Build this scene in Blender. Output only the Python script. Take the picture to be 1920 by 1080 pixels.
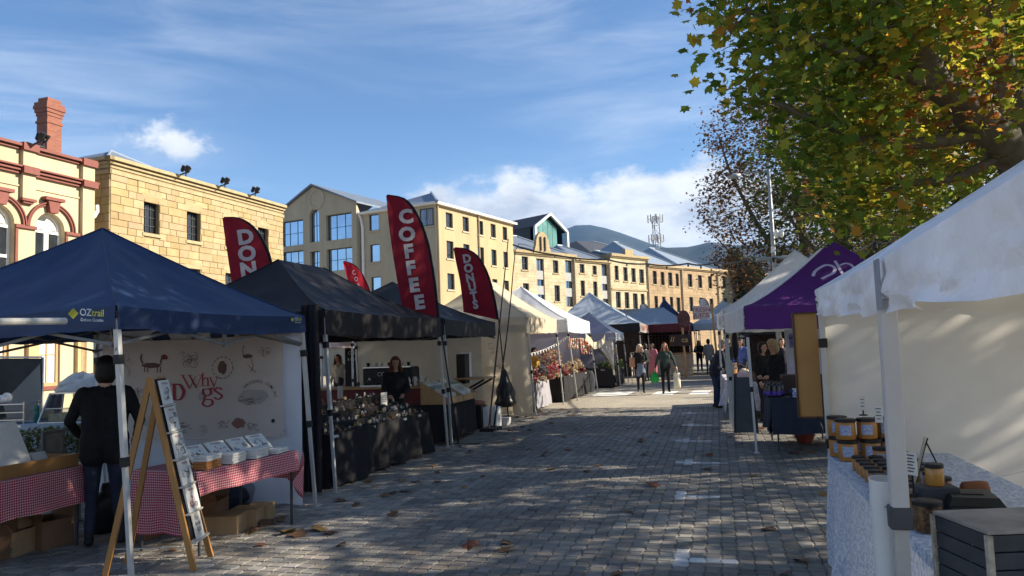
import bpy, bmesh, math, random
import numpy as np
from mathutils import Vector, Matrix, noise as mnoise
R = math.radians
random.seed(7); rng = np.random.default_rng(7)
scene = bpy.context.scene
for o in list(bpy.data.objects): bpy.data.objects.remove(o)
COL = scene.collection

# ------------------------------------------------------------------ camera
F, CH = 1400., 1.74
YAW, PIT, ROL = R(15.2), R(4.5), R(2.0)
FW = Vector((-math.sin(YAW)*math.cos(PIT), math.cos(YAW)*math.cos(PIT), math.sin(PIT)))
_r = Vector((math.cos(YAW), math.sin(YAW), 0)); _u = _r.cross(FW)
RT = _r*math.cos(ROL) - _u*math.sin(ROL); UP = _u*math.cos(ROL) + _r*math.sin(ROL)
EYE = Vector((0, 0, CH))
cam = bpy.data.cameras.new('camera'); camo = bpy.data.objects.new('camera', cam); COL.objects.link(camo)
cam.sensor_width = 36; cam.lens = 36*F/1920; cam.clip_start = .05; cam.clip_end = 20000
camo.matrix_world = Matrix(((RT.x, UP.x, -FW.x, EYE.x), (RT.y, UP.y, -FW.y, EYE.y), (RT.z, UP.z, -FW.z, EYE.z), (0, 0, 0, 1)))
scene.camera = camo
def ray(px, py): return FW + RT*((px-960)/F) + UP*((540-py)/F)
def g(px, py, z=0):
    d = ray(px, py); return EYE + d*((z-CH)/d.z)
def onX(px, py, X): d = ray(px, py); return EYE + d*(X/d.x)
def onY(px, py, Y): d = ray(px, py); return EYE + d*(Y/d.y)
def onP(px, py, p0, n):
    d = ray(px, py); n = Vector(n); return EYE + d*((Vector(p0)-EYE).dot(n)/d.dot(n))
def ad(px, py, dep): return EYE + ray(px, py)*dep

# ------------------------------------------------------------------ world, sun, exposure
SUN_EL, SUN_AZ = R(29.), math.atan2(.95, .31)          # azimuth measured from +Y towards +X
SUN = Vector((math.sin(SUN_AZ)*math.cos(SUN_EL), math.cos(SUN_AZ)*math.cos(SUN_EL), math.sin(SUN_EL)))
world = bpy.data.worlds.new('World'); scene.world = world; world.use_nodes = True
def build_world():
    nt = world.node_tree; nd = nt.nodes; ln = nt.links; nd.clear()
    def N(t, **k):
        n = nd.new(t)
        for a, b in k.items(): setattr(n, a, b)
        return n
    def math_(op, a, b=None, c=None, clamp=False):
        n = N('ShaderNodeMath', operation=op); n.use_clamp = clamp
        for i, v in enumerate((a, b, c)):
            if v is None: continue
            if isinstance(v, (int, float)): n.inputs[i].default_value = v
            else: ln.new(v, n.inputs[i])
        return n.outputs[0]
    out = N('ShaderNodeOutputWorld'); bg = N('ShaderNodeBackground'); bg.inputs[1].default_value = .060
    sky = N('ShaderNodeTexSky', sky_type='NISHITA', sun_disc=False, sun_elevation=SUN_EL, sun_rotation=SUN_AZ, altitude=10, air_density=1.0, dust_density=.4, ozone_density=2.2)
    tc = N('ShaderNodeTexCoord'); sep = N('ShaderNodeSeparateXYZ'); ln.new(tc.outputs['Generated'], sep.inputs[0])
    x, y, z = sep.outputs
    az = math_('ARCTAN2', x, y)                      # 0 along the street, negative to the left
    el = math_('ARCSINE', z)
    vec = N('ShaderNodeCombineXYZ'); ln.new(az, vec.inputs[0]); ln.new(el, vec.inputs[1])
    def noise(scale, sx, sy, detail=6, rough=.55, off=(0, 0, 0), dist=0):
        mp = N('ShaderNodeMapping'); mp.inputs['Scale'].default_value = (sx, sy, 1); mp.inputs['Location'].default_value = off
        ln.new(vec.outputs[0], mp.inputs[0])
        n = N('ShaderNodeTexNoise'); n.inputs['Scale'].default_value = scale; n.inputs['Detail'].default_value = detail
        n.inputs['Roughness'].default_value = rough; n.inputs['Distortion'].default_value = dist
        ln.new(mp.outputs[0], n.inputs['Vector']); return n.outputs[0]
    def smooth(v, a, b):
        m = N('ShaderNodeMapRange', interpolation_type='SMOOTHSTEP'); ln.new(v, m.inputs[0])
        m.inputs[1].default_value = a; m.inputs[2].default_value = b; return m.outputs[0]
    # a bank of cumulus all along the hills, its top rising and falling
    bil = noise(9, 1, 1.5, 8, .6, (1.3, .2, 0))
    big = noise(1.6, 1, .1, 2, .5, (4.1, 0, 0))
    az2 = math_('SUBTRACT', az, -.06)
    hump = math_('MULTIPLY', math_('COSINE', math_('MULTIPLY', az2, 1.0)), .03)
    top = math_('ADD', math_('ADD', .205, hump), math_('MULTIPLY', math_('SUBTRACT', big, .5), .03))
    lft = smooth(az, -.60, -.33)                     # the bank thins out towards the left-hand hills
    top = math_('MULTIPLY', top, math_('ADD', math_('MULTIPLY', lft, .62), .38))
    edge = math_('ADD', math_('SUBTRACT', top, el), math_('MULTIPLY', math_('SUBTRACT', bil, .5), .15))
    bank = smooth(edge, .0, .028)
    # one small cumulus
    dx = math_('DIVIDE', math_('SUBTRACT', az, -.683), .066); dy = math_('DIVIDE', math_('SUBTRACT', el, .256), .036)
    dyl = math_('MULTIPLY', math_('MINIMUM', dy, 0), 1.9); dyh = math_('MAXIMUM', dy, 0); dy2 = math_('ADD', dyl, dyh)
    rr = math_('SQRT', math_('ADD', math_('MULTIPLY', dx, dx), math_('MULTIPLY', dy2, dy2)))
    puff = noise(15, 1, 1.2, 8, .6, (.6, 2.1, 0))
    small = math_('MULTIPLY', smooth(math_('ADD', math_('SUBTRACT', 1.0, rr), math_('MULTIPLY', math_('SUBTRACT', puff, .5), 3.2)), .10, .75), .95)
    # thin cirrus streaks
    c1 = noise(2.2, 1.0, 5.5, 7, .6, (.4, 1.0, 0), .6); c2 = noise(1.1, 1, 2, 3, .5, (3, 1, 0))
    cir = math_('MULTIPLY', math_('MULTIPLY', smooth(c1, .40, .8), smooth(c2, .30, .62)), .62)
    hz = math_('MULTIPLY', smooth(el, .34, .02), .30)
    # shade in the cloud bank: grey bellies
    belly = noise(7, 1, 2.2, 6, .6, (7.3, 1.1, 0))
    lit = smooth(math_('ADD', math_('MULTIPLY', math_('SUBTRACT', belly, .5), 1.5), math_('MULTIPLY', edge, -2.2)), -.50, .12)
    def mix(f, a, b):
        m = N('ShaderNodeMix', data_type='RGBA'); ln.new(f, m.inputs[0])
        for s, v in ((6, a), (7, b)):
            if isinstance(v, tuple): m.inputs[s].default_value = (*v, 1)
            else: ln.new(v, m.inputs[s])
        return m.outputs[2]
    K = 8.4
    ccol = mix(lit, (.44*K, .48*K, .55*K), (.98*K, .98*K, .97*K))
    scol = mix(smooth(math_('ADD', dy, math_('MULTIPLY', math_('SUBTRACT', puff, .5), 2.4)), -.9, .5), (.50*K, .57*K, .68*K), (.93*K, .94*K, .95*K))
    tint = N('ShaderNodeMix', data_type='RGBA', blend_type='MULTIPLY'); tint.inputs[0].default_value = 1
    ln.new(sky.outputs[0], tint.inputs[6]); tint.inputs[7].default_value = (.86, 1.0, 1.16, 1)
    c = mix(hz, tint.outputs[2], (.55*K, .80*K, 1.1*K))
    c = mix(cir, c, (.80*K, .87*K, .96*K))
    c = mix(small, c, scol)
    c = mix(bank, c, ccol)
    ln.new(c, bg.inputs[0]); ln.new(bg.outputs[0], out.inputs[0])
build_world()
sl = bpy.data.lights.new('sun', 'SUN'); sl.energy = 5.0; sl.angle = R(.53); sl.color = (1, .90, .74)
so = bpy.data.objects.new('sun', sl); COL.objects.link(so); so.location = (30, 15, 40)
so.rotation_euler = (-SUN).to_track_quat('-Z', 'Y').to_euler()
vs = scene.view_settings; vs.view_transform = 'Standard'; vs.look = 'None'; vs.exposure = 1.25; vs.gamma = 1.0; vs.use_curve_mapping = False
scene.render.engine = 'CYCLES'

# ------------------------------------------------------------------ helpers
def tag(o, label=None, cat=None, group=None, kind=None):
    if label: o['label'] = label
    if cat: o['category'] = cat
    if group: o['group'] = group
    if kind: o['kind'] = kind
    return o
def thing(name, label, cat, loc=(0, 0, 0), rz=0, group=None):
    o = bpy.data.objects.new(name, None); COL.objects.link(o); o.empty_display_size = .2
    o.location = loc; o.rotation_euler = (0, 0, rz)
    return tag(o, label, cat, group)
def WM(o):
    def basis(q): return Matrix.LocRotScale(q.location, q.rotation_euler, q.scale)
    m = basis(o)
    while o.parent: o = o.parent; m = basis(o) @ m
    return m
def copy_tree(o, parent=None):
    c = o.copy(); COL.objects.link(c); c.parent = parent
    for ch in list(o.children):
        if ch is not c: copy_tree(ch, c)
    return c
class MB:
    """collects shapes; obj() links them as one mesh object"""
    def __init__(s): s.v = []; s.f = []; s.m = []; s.col = None
    def add(s, vs, fs, mi=0):
        b = len(s.v); s.v.extend([Vector(p) for p in vs]); s.f.extend([tuple(i+b for i in f) for f in fs]); s.m.extend([mi]*len(fs)); return s
    def box(s, c, d, rz=0, mi=0, M=None):
        M = M or (Matrix.Translation(c) @ Matrix.Rotation(rz, 4, 'Z'))
        x, y, z = d[0]/2, d[1]/2, d[2]/2
        vs = [M @ Vector(p) for p in ((-x,-y,-z),(x,-y,-z),(x,y,-z),(-x,y,-z),(-x,-y,z),(x,-y,z),(x,y,z),(-x,y,z))]
        return s.add(vs, [(0,3,2,1),(4,5,6,7),(0,1,5,4),(1,2,6,5),(2,3,7,6),(3,0,4,7)], mi)
    def bx(s, a, b, mi=0):
        a = Vector(a); b = Vector(b); return s.box((a+b)/2, [abs(q) for q in (b-a)], 0, mi)
    def beam(s, p, q, w, h=None, mi=0, up=(0, 0, 1)):
        p = Vector(p); q = Vector(q); h = h or w; d = (q-p); L = d.length; d.normalize()
        sx = d.cross(Vector(up))
        if sx.length < 1e-3: sx = d.cross(Vector((0, 1, 0)))
        sx.normalize(); uz = sx.cross(d)
        M = Matrix(((d.x, sx.x, uz.x, 0), (d.y, sx.y, uz.y, 0), (d.z, sx.z, uz.z, 0), (0, 0, 0, 1)))
        return s.box(None, (L, w, h), M=Matrix.Translation((p+q)/2) @ M, mi=mi)
    def tube(s, pts, r, n=8, mi=0, cap=True):
        pts = [Vector(p) for p in pts]; k = len(pts)
        if not isinstance(r, (list, tuple)): r = [r]*k
        ref = Vector((0, 0, 1)); d0 = (pts[-1]-pts[0])
        if d0.length > 0 and abs(d0.normalized().z) > .9: ref = Vector((0, 1, 0))
        vs = []
        for i, p in enumerate(pts):
            d = (pts[min(i+1, k-1)]-pts[max(i-1, 0)]).normalized(); a = d.cross(ref)
            if a.length < 1e-4: a = d.cross(Vector((1, 0, 0)))
            a.normalize(); b = a.cross(d)
            for j in range(n):
                t = 2*math.pi*j/n; vs.append(p+(a*math.cos(t)+b*math.sin(t))*r[i])
        fs = [(i*n+j, i*n+(j+1) % n, (i+1)*n+(j+1) % n, (i+1)*n+j) for i in range(k-1) for j in range(n)]
        if cap: fs += [tuple(range(n))[::-1], tuple(range((k-1)*n, k*n))]
        return s.add(vs, fs, mi)
    def lathe(s, prof, c=(0, 0, 0), n=16, mi=0, M=None):
        c = Vector(c); vs = []; k = len(prof)
        for r, z in prof:
            for j in range(n):
                t = 2*math.pi*j/n; p = Vector((r*math.cos(t), r*math.sin(t), z)); vs.append(c+(M @ p if M else p))
        fs = [(i*n+j, i*n+(j+1) % n, (i+1)*n+(j+1) % n, (i+1)*n+j) for i in range(k-1) for j in range(n)]
        fs += [tuple(range(n))[::-1], tuple(range((k-1)*n, k*n))]
        return s.add(vs, fs, mi)
    def ball(s, c, r, n=10, m=7, mi=0, M=None):
        if not isinstance(r, (list, tuple)): r = (r, r, r)
        c = Vector(c); vs = []; fs = []
        for i in range(m+1):
            ph = math.pi*i/m
            for j in range(n):
                t = 2*math.pi*j/n; p = Vector((r[0]*math.sin(ph)*math.cos(t), r[1]*math.sin(ph)*math.sin(t), -r[2]*math.cos(ph))); vs.append(c+(M @ p if M else p))
        fs = [(i*n+j, i*n+(j+1) % n, (i+1)*n+(j+1) % n, (i+1)*n+j) for i in range(m) for j in range(n)]
        return s.add(vs, fs, mi)
    def prism(s, poly, vec, mi=0):
        k = len(poly); vec = Vector(vec); vs = [Vector(p) for p in poly]; vs += [p+vec for p in vs]
        fs = [tuple(range(k))[::-1], tuple(range(k, 2*k))]+[(i, (i+1) % k, (i+1) % k+k, i+k) for i in range(k)]
        return s.add(vs, fs, mi)
    def grid(s, fn, nu, nv, mi=0):
        vs = [fn(i/nu, j/nv) for j in range(nv+1) for i in range(nu+1)]
        fs = [(j*(nu+1)+i, j*(nu+1)+i+1, (j+1)*(nu+1)+i+1, (j+1)*(nu+1)+i) for j in range(nv) for i in range(nu)]
        return s.add(vs, fs, mi)
    def obj(s, name, mats, parent=None, smooth=False, bevel=0, at=None, solid=0, auto=None):
        """vertices are world coordinates when parent is placed in the world, or when 'at' gives the origin"""
        M = Matrix()
        if parent is not None: M = WM(parent).inverted()
        elif at is not None: M = Matrix.Translation(-Vector(at))
        me = bpy.data.meshes.new(name); me.from_pydata([tuple(M @ p) for p in s.v], [], s.f)
        if not isinstance(mats, (list, tuple)): mats = [mats]
        for m in mats: me.materials.append(m)
        if len(mats) > 1: me.polygons.foreach_set('material_index', s.m)
        if smooth: me.polygons.foreach_set('use_smooth', [True]*len(me.polygons))
        if auto:
            me.polygons.foreach_set('use_smooth', [True]*len(me.polygons))
            me.set_sharp_from_angle(angle=R(auto))
        me.update(); o = bpy.data.objects.new(name, me); COL.objects.link(o)
        if parent is not None: o.parent = parent
        elif at is not None: o.location = at
        if bevel:
            b = o.modifiers.new('bevel', 'BEVEL'); b.width = bevel; b.segments = 2; b.limit_method = 'ANGLE'; b.angle_limit = R(40)
        if solid:
            b = o.modifiers.new('solid', 'SOLIDIFY'); b.thickness = solid; b.offset = 0
        return o
def lerp(a, b, t): return a+(b-a)*t
def V(*a): return Vector(a)
def fbm(p, o=3): return mnoise.fractal(Vector(p), 1.0, 2.0, o)

# ------------------------------------------------------------------ materials
MATS = {}
def mat(name, col, rough=.8, var=.12, scale=6, bump=0, bscale=60, metal=0, trans=0, col2=None, spec=.3, attr=None, tcol=None, alpha=None, stretch=None):
    """noise-varied principled surface; trans = share of light let through; attr = per-piece colour attribute multiplied in"""
    if name in MATS: return MATS[name]
    m = bpy.data.materials.new(name); m.use_nodes = True; nt = m.node_tree; nd = nt.nodes; ln = nt.links
    b = nd['Principled BSDF']; b.inputs['Roughness'].default_value = rough; b.inputs['Metallic'].default_value = metal
    b.inputs['Specular IOR Level'].default_value = spec
    tc = nd.new('ShaderNodeTexCoord'); src = tc.outputs['Object']
    if stretch:
        mp = nd.new('ShaderNodeMapping'); mp.inputs['Scale'].default_value = stretch; ln.new(src, mp.inputs[0]); src = mp.outputs[0]
    n = nd.new('ShaderNodeTexNoise'); n.inputs['Scale'].default_value = scale; n.inputs['Detail'].default_value = 6; n.inputs['Roughness'].default_value = .6
    ln.new(src, n.inputs['Vector'])
    mx = nd.new('ShaderNodeMix'); mx.data_type = 'RGBA'
    mr = nd.new('ShaderNodeMapRange'); mr.inputs[1].default_value = .3; mr.inputs[2].default_value = .7; ln.new(n.outputs[0], mr.inputs[0]); ln.new(mr.outputs[0], mx.inputs[0])
    c2 = col2 or tuple(min(1, c*(1+var)) for c in col); c1 = col if col2 else tuple(c*(1-var) for c in col)
    mx.inputs[6].default_value = (*c1, 1); mx.inputs[7].default_value = (*c2, 1); cout = mx.outputs[2]
    if attr:
        at = nd.new('ShaderNodeAttribute'); at.attribute_name = attr
        mm = nd.new('ShaderNodeMix'); mm.data_type = 'RGBA'; mm.blend_type = 'MULTIPLY'; mm.inputs[0].default_value = 1
        ln.new(cout, mm.inputs[6]); ln.new(at.outputs['Color'], mm.inputs[7]); cout = mm.outputs[2]
    ln.new(cout, b.inputs['Base Color'])
    if bump:
        n2 = nd.new('ShaderNodeTexNoise'); n2.inputs['Scale'].default_value = bscale; n2.inputs['Detail'].default_value = 5; ln.new(src, n2.inputs['Vector'])
        bp = nd.new('ShaderNodeBump'); bp.inputs['Strength'].default_value = bump; bp.inputs['Distance'].default_value = .02
        ln.new(n2.outputs[0], bp.inputs['Height']); ln.new(bp.outputs[0], b.inputs['Normal'])
    if trans:
        t = nd.new('ShaderNodeBsdfTranslucent'); ms = nd.new('ShaderNodeMixShader'); ms.inputs[0].default_value = trans
        if tcol: t.inputs[0].default_value = (*tcol, 1)
        else: ln.new(cout, t.inputs[0])
        ln.new(b.outputs[0], ms.inputs[1]); ln.new(t.outputs[0], ms.inputs[2]); ln.new(ms.outputs[0], nd['Material Output'].inputs[0])
    MATS[name] = m; return m
def glassmat(name, col=(.02, .025, .03), rough=.06):
    if name in MATS: return MATS[name]
    m = mat(name, col, rough, .3, 1.5, .06, 3, spec=.9); return m
def clearglass(name='clear_glass', tint=(.93, .97, .96)):
    if name in MATS: return MATS[name]
    m = bpy.data.materials.new(name); m.use_nodes = True; nd = m.node_tree.nodes; ln = m.node_tree.links
    tr = nd.new('ShaderNodeBsdfTransparent'); tr.inputs[0].default_value = (*tint, 1); gl = nd.new('ShaderNodeBsdfGlossy'); gl.inputs['Roughness'].default_value = .03
    fr = nd.new('ShaderNodeFresnel'); fr.inputs[0].default_value = 1.5; ms = nd.new('ShaderNodeMixShader')
    ln.new(fr.outputs[0], ms.inputs[0]); ln.new(tr.outputs[0], ms.inputs[1]); ln.new(gl.outputs[0], ms.inputs[2]); ln.new(ms.outputs[0], nd['Material Output'].inputs[0])
    MATS[name] = m; return m
def setcol(me, cols, name='tone'):
    """per-face colour attribute; cols: (nfaces,3)"""
    a = me.color_attributes.new(name, 'FLOAT_COLOR', 'CORNER')
    tot = np.empty(len(me.polygons), np.int32); me.polygons.foreach_get('loop_total', tot)
    c = np.ones((len(me.polygons), 4), np.float32); c[:, :3] = cols
    a.data.foreach_set('color', np.repeat(c, tot, axis=0).ravel())

# lettering, made once while the scene is still empty
TXT = {}
def textmesh(s, bold=0., space=1.0):
    k = (s, bold, space)
    if k in TXT: return TXT[k]
    cu = bpy.data.curves.new('t', 'FONT'); cu.body = s; cu.size = 1; cu.align_x = 'CENTER'; cu.align_y = 'CENTER'; cu.offset = bold; cu.resolution_u = 3; cu.space_character = space
    o = bpy.data.objects.new('t', cu); COL.objects.link(o); bpy.context.view_layer.update()
    me = bpy.data.meshes.new_from_object(o.evaluated_get(bpy.context.evaluated_depsgraph_get()))
    r = ([v.co.copy() for v in me.vertices], [tuple(p.vertices) for p in me.polygons])
    bpy.data.objects.remove(o); bpy.data.curves.remove(cu); bpy.data.meshes.remove(me)
    TXT[k] = r; return r
def lettering(s, org, ux, uy, h, material, parent, name='lettering', bold=0.02, wscale=1., off=.004, space=1.0, fn=None):
    """flat letters on a surface: org centre, ux/uy directions, h cap size; fn maps (x,y) to a point on a curved surface"""
    vs, fs = textmesh(s, bold, space); ux = Vector(ux).normalized(); uy = Vector(uy).normalized(); n = ux.cross(uy)
    mb = MB()
    if fn: mb.add([fn(p.x*h*wscale, p.y*h) for p in vs], fs)
    else: mb.add([Vector(org)+ux*(p.x*h*wscale)+uy*(p.y*h)+n*off for p in vs], fs)
    return mb.obj(name, material, parent)

# ------------------------------------------------------------------ ground
def ground_material():
    m = bpy.data.materials.new('paving'); m.use_nodes = True; nt = m.node_tree; nd = nt.nodes; ln = nt.links
    b = nd['Principled BSDF']; b.inputs['Roughness'].default_value = .9; b.inputs['Specular IOR Level'].default_value = .2
    tc = nd.new('ShaderNodeTexCoord'); br = nd.new('ShaderNodeTexBrick'); br.inputs['Scale'].default_value = 1.0
    br.inputs['Brick Width'].default_value = .125; br.inputs['Row Height'].default_value = .125; br.inputs['Mortar Size'].default_value = .006; br.inputs['Mortar Smooth'].default_value = .3
    br.inputs['Color1'].default_value = (.42, .37, .29, 1); br.inputs['Color2'].default_value = (.35, .31, .25, 1); br.inputs['Mortar'].default_value = (.10, .095, .09, 1)  # paler than the near pavers: the sunlit stretch is put into the colour
    ln.new(tc.outputs['Object'], br.inputs['Vector'])
    n = nd.new('ShaderNodeTexNoise'); n.inputs['Scale'].default_value = .6; n.inputs['Detail'].default_value = 7; ln.new(tc.outputs['Object'], n.inputs['Vector'])
    mr = nd.new('ShaderNodeMapRange'); mr.inputs[1].default_value = .3; mr.inputs[2].default_value = .7; mr.inputs[3].default_value = .82; mr.inputs[4].default_value = 1.12; ln.new(n.outputs[0], mr.inputs[0])
    mx = nd.new('ShaderNodeMix'); mx.data_type = 'RGBA'; mx.blend_type = 'MULTIPLY'; mx.inputs[0].default_value = 1
    ln.new(br.outputs[0], mx.inputs[6]); ln.new(mr.outputs[0], mx.inputs[7]); ln.new(mx.outputs[2], b.inputs['Base Color'])
    bp = nd.new('ShaderNodeBump'); bp.inputs['Strength'].default_value = .5; bp.inputs['Distance'].default_value = .01; ln.new(br.outputs[1], bp.inputs['Height']); bp.invert = True; ln.new(bp.outputs[0], b.inputs['Normal'])
    return m
MB().add([(-6000, -300, -.012), (6000, -300, -.012), (6000, 9000, -.012), (-6000, 9000, -.012)], [(0, 1, 2, 3)]).obj('ground', ground_material())
tag(bpy.data.objects['ground'], kind='structure')
paving = thing('road', None, None); del_ = paving; tag(paving, kind='structure')
M_paver = mat('paver_stone', (.235, .215, .188), .88, .14, 9, .35, 140, attr='tone', spec=.25)  # darker than the far paving: street shade is put into the colour
def paver_shapes():
    h = .0590; a, b = .0505, .0670
    sh = []
    for c, m in ((a, b), (b, a)):
        y1, y2 = h, h*.42
        outer = [(-c, -y1), (c, -y1), (m, -y2), (m, y2), (c, y1), (-c, y1), (-m, y2), (-m, -y2)]
        sh.append(np.array(outer))
    return sh
def build_pavers():
    PX = .125; sh = paver_shapes(); ch = .0055
    xs = np.arange(int(-9.5/PX), int(4.4/PX)); ys = np.arange(int(3.4/PX), int(20.5/PX))
    gx, gy = np.meshgrid(xs, ys); gx = gx.ravel(); gy = gy.ravel()
    cx = gx*PX+rng.normal(0, .0011, len(gx)); cy = gy*PX+rng.normal(0, .0011, len(gx)); cz = rng.normal(0, .0012, len(gx))
    # keep what the camera can see of the paving
    rel = np.stack([cx, cy, np.full(len(cx), -CH)], 1); fw = np.array(FW); rt = np.array(RT); up = np.array(UP)
    d = rel@fw; u = 960+F*(rel@rt)/d; v = 540-F*(rel@up)/d
    keep = (u > -250) & (u < 2150) & (v < 1300); gx, gy, cx, cy, cz, u, v, d = [q[keep] for q in (gx, gy, cx, cy, cz, u, v, d)]
    kind = (gx+gy) % 2; n = len(gx)
    tone = np.clip(rng.normal(.9, .13, n), .6, 1.25)[:, None]*np.array([1, 1, 1])+rng.normal(0, .02, (n, 1))*np.array([1.2, .2, -1.])
    tone *= np.array([1+.42*fbm((x*.35, y*.35, 1.), 4)+.16*fbm((x*1.6, y*1.6, 5.), 2) for x, y in zip(cx, cy)])[:, None]
    # worn white paint on some stones: a row of key shapes down the street
    for (kx, ky) in ((1268, 1050), (1278, 932), (1285, 866), (1290, 826), (1293, 797), (1295, 775)):
        p = g(kx, ky); ix = round(p.x/PX); iy = round(p.y/PX)
        cells = [(ix, iy+1, .8), (ix, iy, .95), (ix, iy-1, .7), (ix, iy+2, .75), (ix+1, iy, 1.), (ix+2, iy, .75), (ix+3, iy, .9)]
        if ky < 900: cells += [(ix-1, iy, .8), (ix-1, iy+1, .7), (ix+4, iy, .5)]
        for (a, b_, s_) in cells:
            tone[(gx == a) & (gy == b_)] = np.array([2.9, 3.1, 3.4])*s_
    stains = [(rng.uniform(-5, 1.5), rng.uniform(5, 17)) for _ in range(26)]
    for (sx, sy) in stains: tone[(abs(gx*PX-sx) < .07) & (abs(gy*PX-sy) < .07)] *= .7
    order = np.argsort(d); vis = (u > 540) & (u < 1555) & (v < 1095) & (v > 640)
    solo = [i for i in order if vis[i]][:300]; solos = set(solo)
    rest = np.array([i for i in range(n) if i not in solos])
    def shape(k):
        o = sh[k]; inn = o-np.sign(o)*ch
        vs = np.zeros((16, 3)); vs[:8, :2] = inn; vs[8:, :2] = o; vs[8:, 2] = -.0095
        return vs
    T = [shape(0), shape(1)]
    fbase = [tuple(range(8))]+[(8+j, 8+(j+1) % 8, (j+1) % 8, j) for j in range(8)]
    Vt = np.concatenate([T[kind[i]]+np.array([cx[i], cy[i], cz[i]]) for i in rest])
    Fs = []
    for q in range(len(rest)):
        b0 = q*16; Fs.extend([tuple(j+b0 for j in f) for f in fbase])
    me = bpy.data.meshes.new('paver'); me.from_pydata(Vt.tolist(), [], Fs); me.materials.append(M_paver)
    setcol(me, np.repeat(tone[rest], 9, axis=0)); me.update()
    o = bpy.data.objects.new('paver', me); COL.objects.link(o); o.parent = paving; tag(o, kind='stuff')
    cache = {}
    for i in solo:
        tq = tuple(np.round(tone[i]/.06)*.06); key = (kind[i], tq)
        if key not in cache:
            me = bpy.data.meshes.new('paver'); me.from_pydata(T[kind[i]].tolist(), [], fbase); me.materials.append(M_paver); setcol(me, np.repeat(np.array([tq]), 9, axis=0)); cache[key] = me
        o = bpy.data.objects.new('paver', cache[key]); COL.objects.link(o); o.parent = paving; o.location = (cx[i], cy[i], cz[i])
build_pavers()
M_line = mat('worn_white_paint', (.74, .72, .66), .8, .2, 14, .2, 40)
for px0, px1 in ((1112, 1178), (1222, 1262), (1291, 1326), (1344, 1372)):
    a = g(px0, 738); b = g(px1, 738)
    o = MB().add([(a.x, 25.15, -.006), (b.x, 25.15, -.006), (b.x+.12, 27.0, -.006), (a.x+.12, 27.0, -.006)], [(0, 1, 2, 3)]).obj('crosswalk_stripe', M_line); tag(o, kind='structure')
# kerb and lawn under the trees, strip of garden before the buildings
M_kerb = mat('kerb_stone', (.33, .31, .28), .85, .2, 5, .3, 60)
o = MB().bx((4.35, -6, -.02), (4.6, 120, .12)).obj('kerb', M_kerb, bevel=.02); tag(o, kind='structure')
M_lawn = mat('lawn', (.05, .085, .025), .95, .3, 3, .6, 30, col2=(.10, .11, .04))
o = MB().bx((4.6, -6, -.02), (90, 300, .09)).obj('lawn', M_lawn); tag(o, kind='structure')

# ------------------------------------------------------------------ buildings
M_cream = mat('cream_render', (.47, .395, .255), .85, .15, .7, .12, 60, stretch=(1, 1, .35))
M_red = mat('red_oxide_trim', (.19, .058, .042), .6, .12, 6)
M_sand = mat('sandstone_block', (.335, .255, .135), .9, .2, 2.2, .5, 25, col2=(.43, .335, .185), attr='tone')
M_sandm = mat('sandstone_mortar', (.27, .205, .11), .95, .15, 5)
M_sandtrim = mat('sandstone_trim', (.38, .30, .17), .9, .18, 4, .4, 30)
M_ochre = mat('ochre_render', (.40, .31, .175), .88, .15, .7, .15, 30, stretch=(1, 1, .3))
M_ochre2 = mat('shaded_ochre_render', (.40, .35, .25), .88, .15, .7, .15, 30, stretch=(1, 1, .3))  # greyer copy for the camera-side walls, their shade put into the colour
M_white = mat('white_joinery', (.78, .77, .73), .5, .05, 8)
M_dark = mat('dark_joinery', (.035, .036, .038), .5, .1, 8)
M_brick = mat('chimney_brick', (.42, .14, .07), .9, .25, 22, .5, 40, stretch=(1, 1, 3))
M_glass = glassmat('window_glass'); M_sky_glass = mat('reflective_glass', (.40, .50, .62), .04, .15, .5, .04, 1.2, metal=.9)
M_curtain = mat('curtain', (.62, .60, .55), .9, .2, 6, stretch=(8, 8, .3))
M_roof = mat('grey_metal_roof', (.15, .18, .225), .5, .15, 2, metal=.2, spec=.4)
M_slate = mat('dark_slate_roof', (.055, .06, .072), .7, .2, 3, .2, 20)
M_bluroof = mat('pale_blue_metal_roof', (.26, .31, .37), .5, .1, 2, metal=.2)
M_lead = mat('dark_iron', (.03, .03, .032), .5, .2, 10, metal=.4)
M_pipe = mat('down_pipe_paint', (.30, .24, .15), .6, .1, 6)
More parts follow.
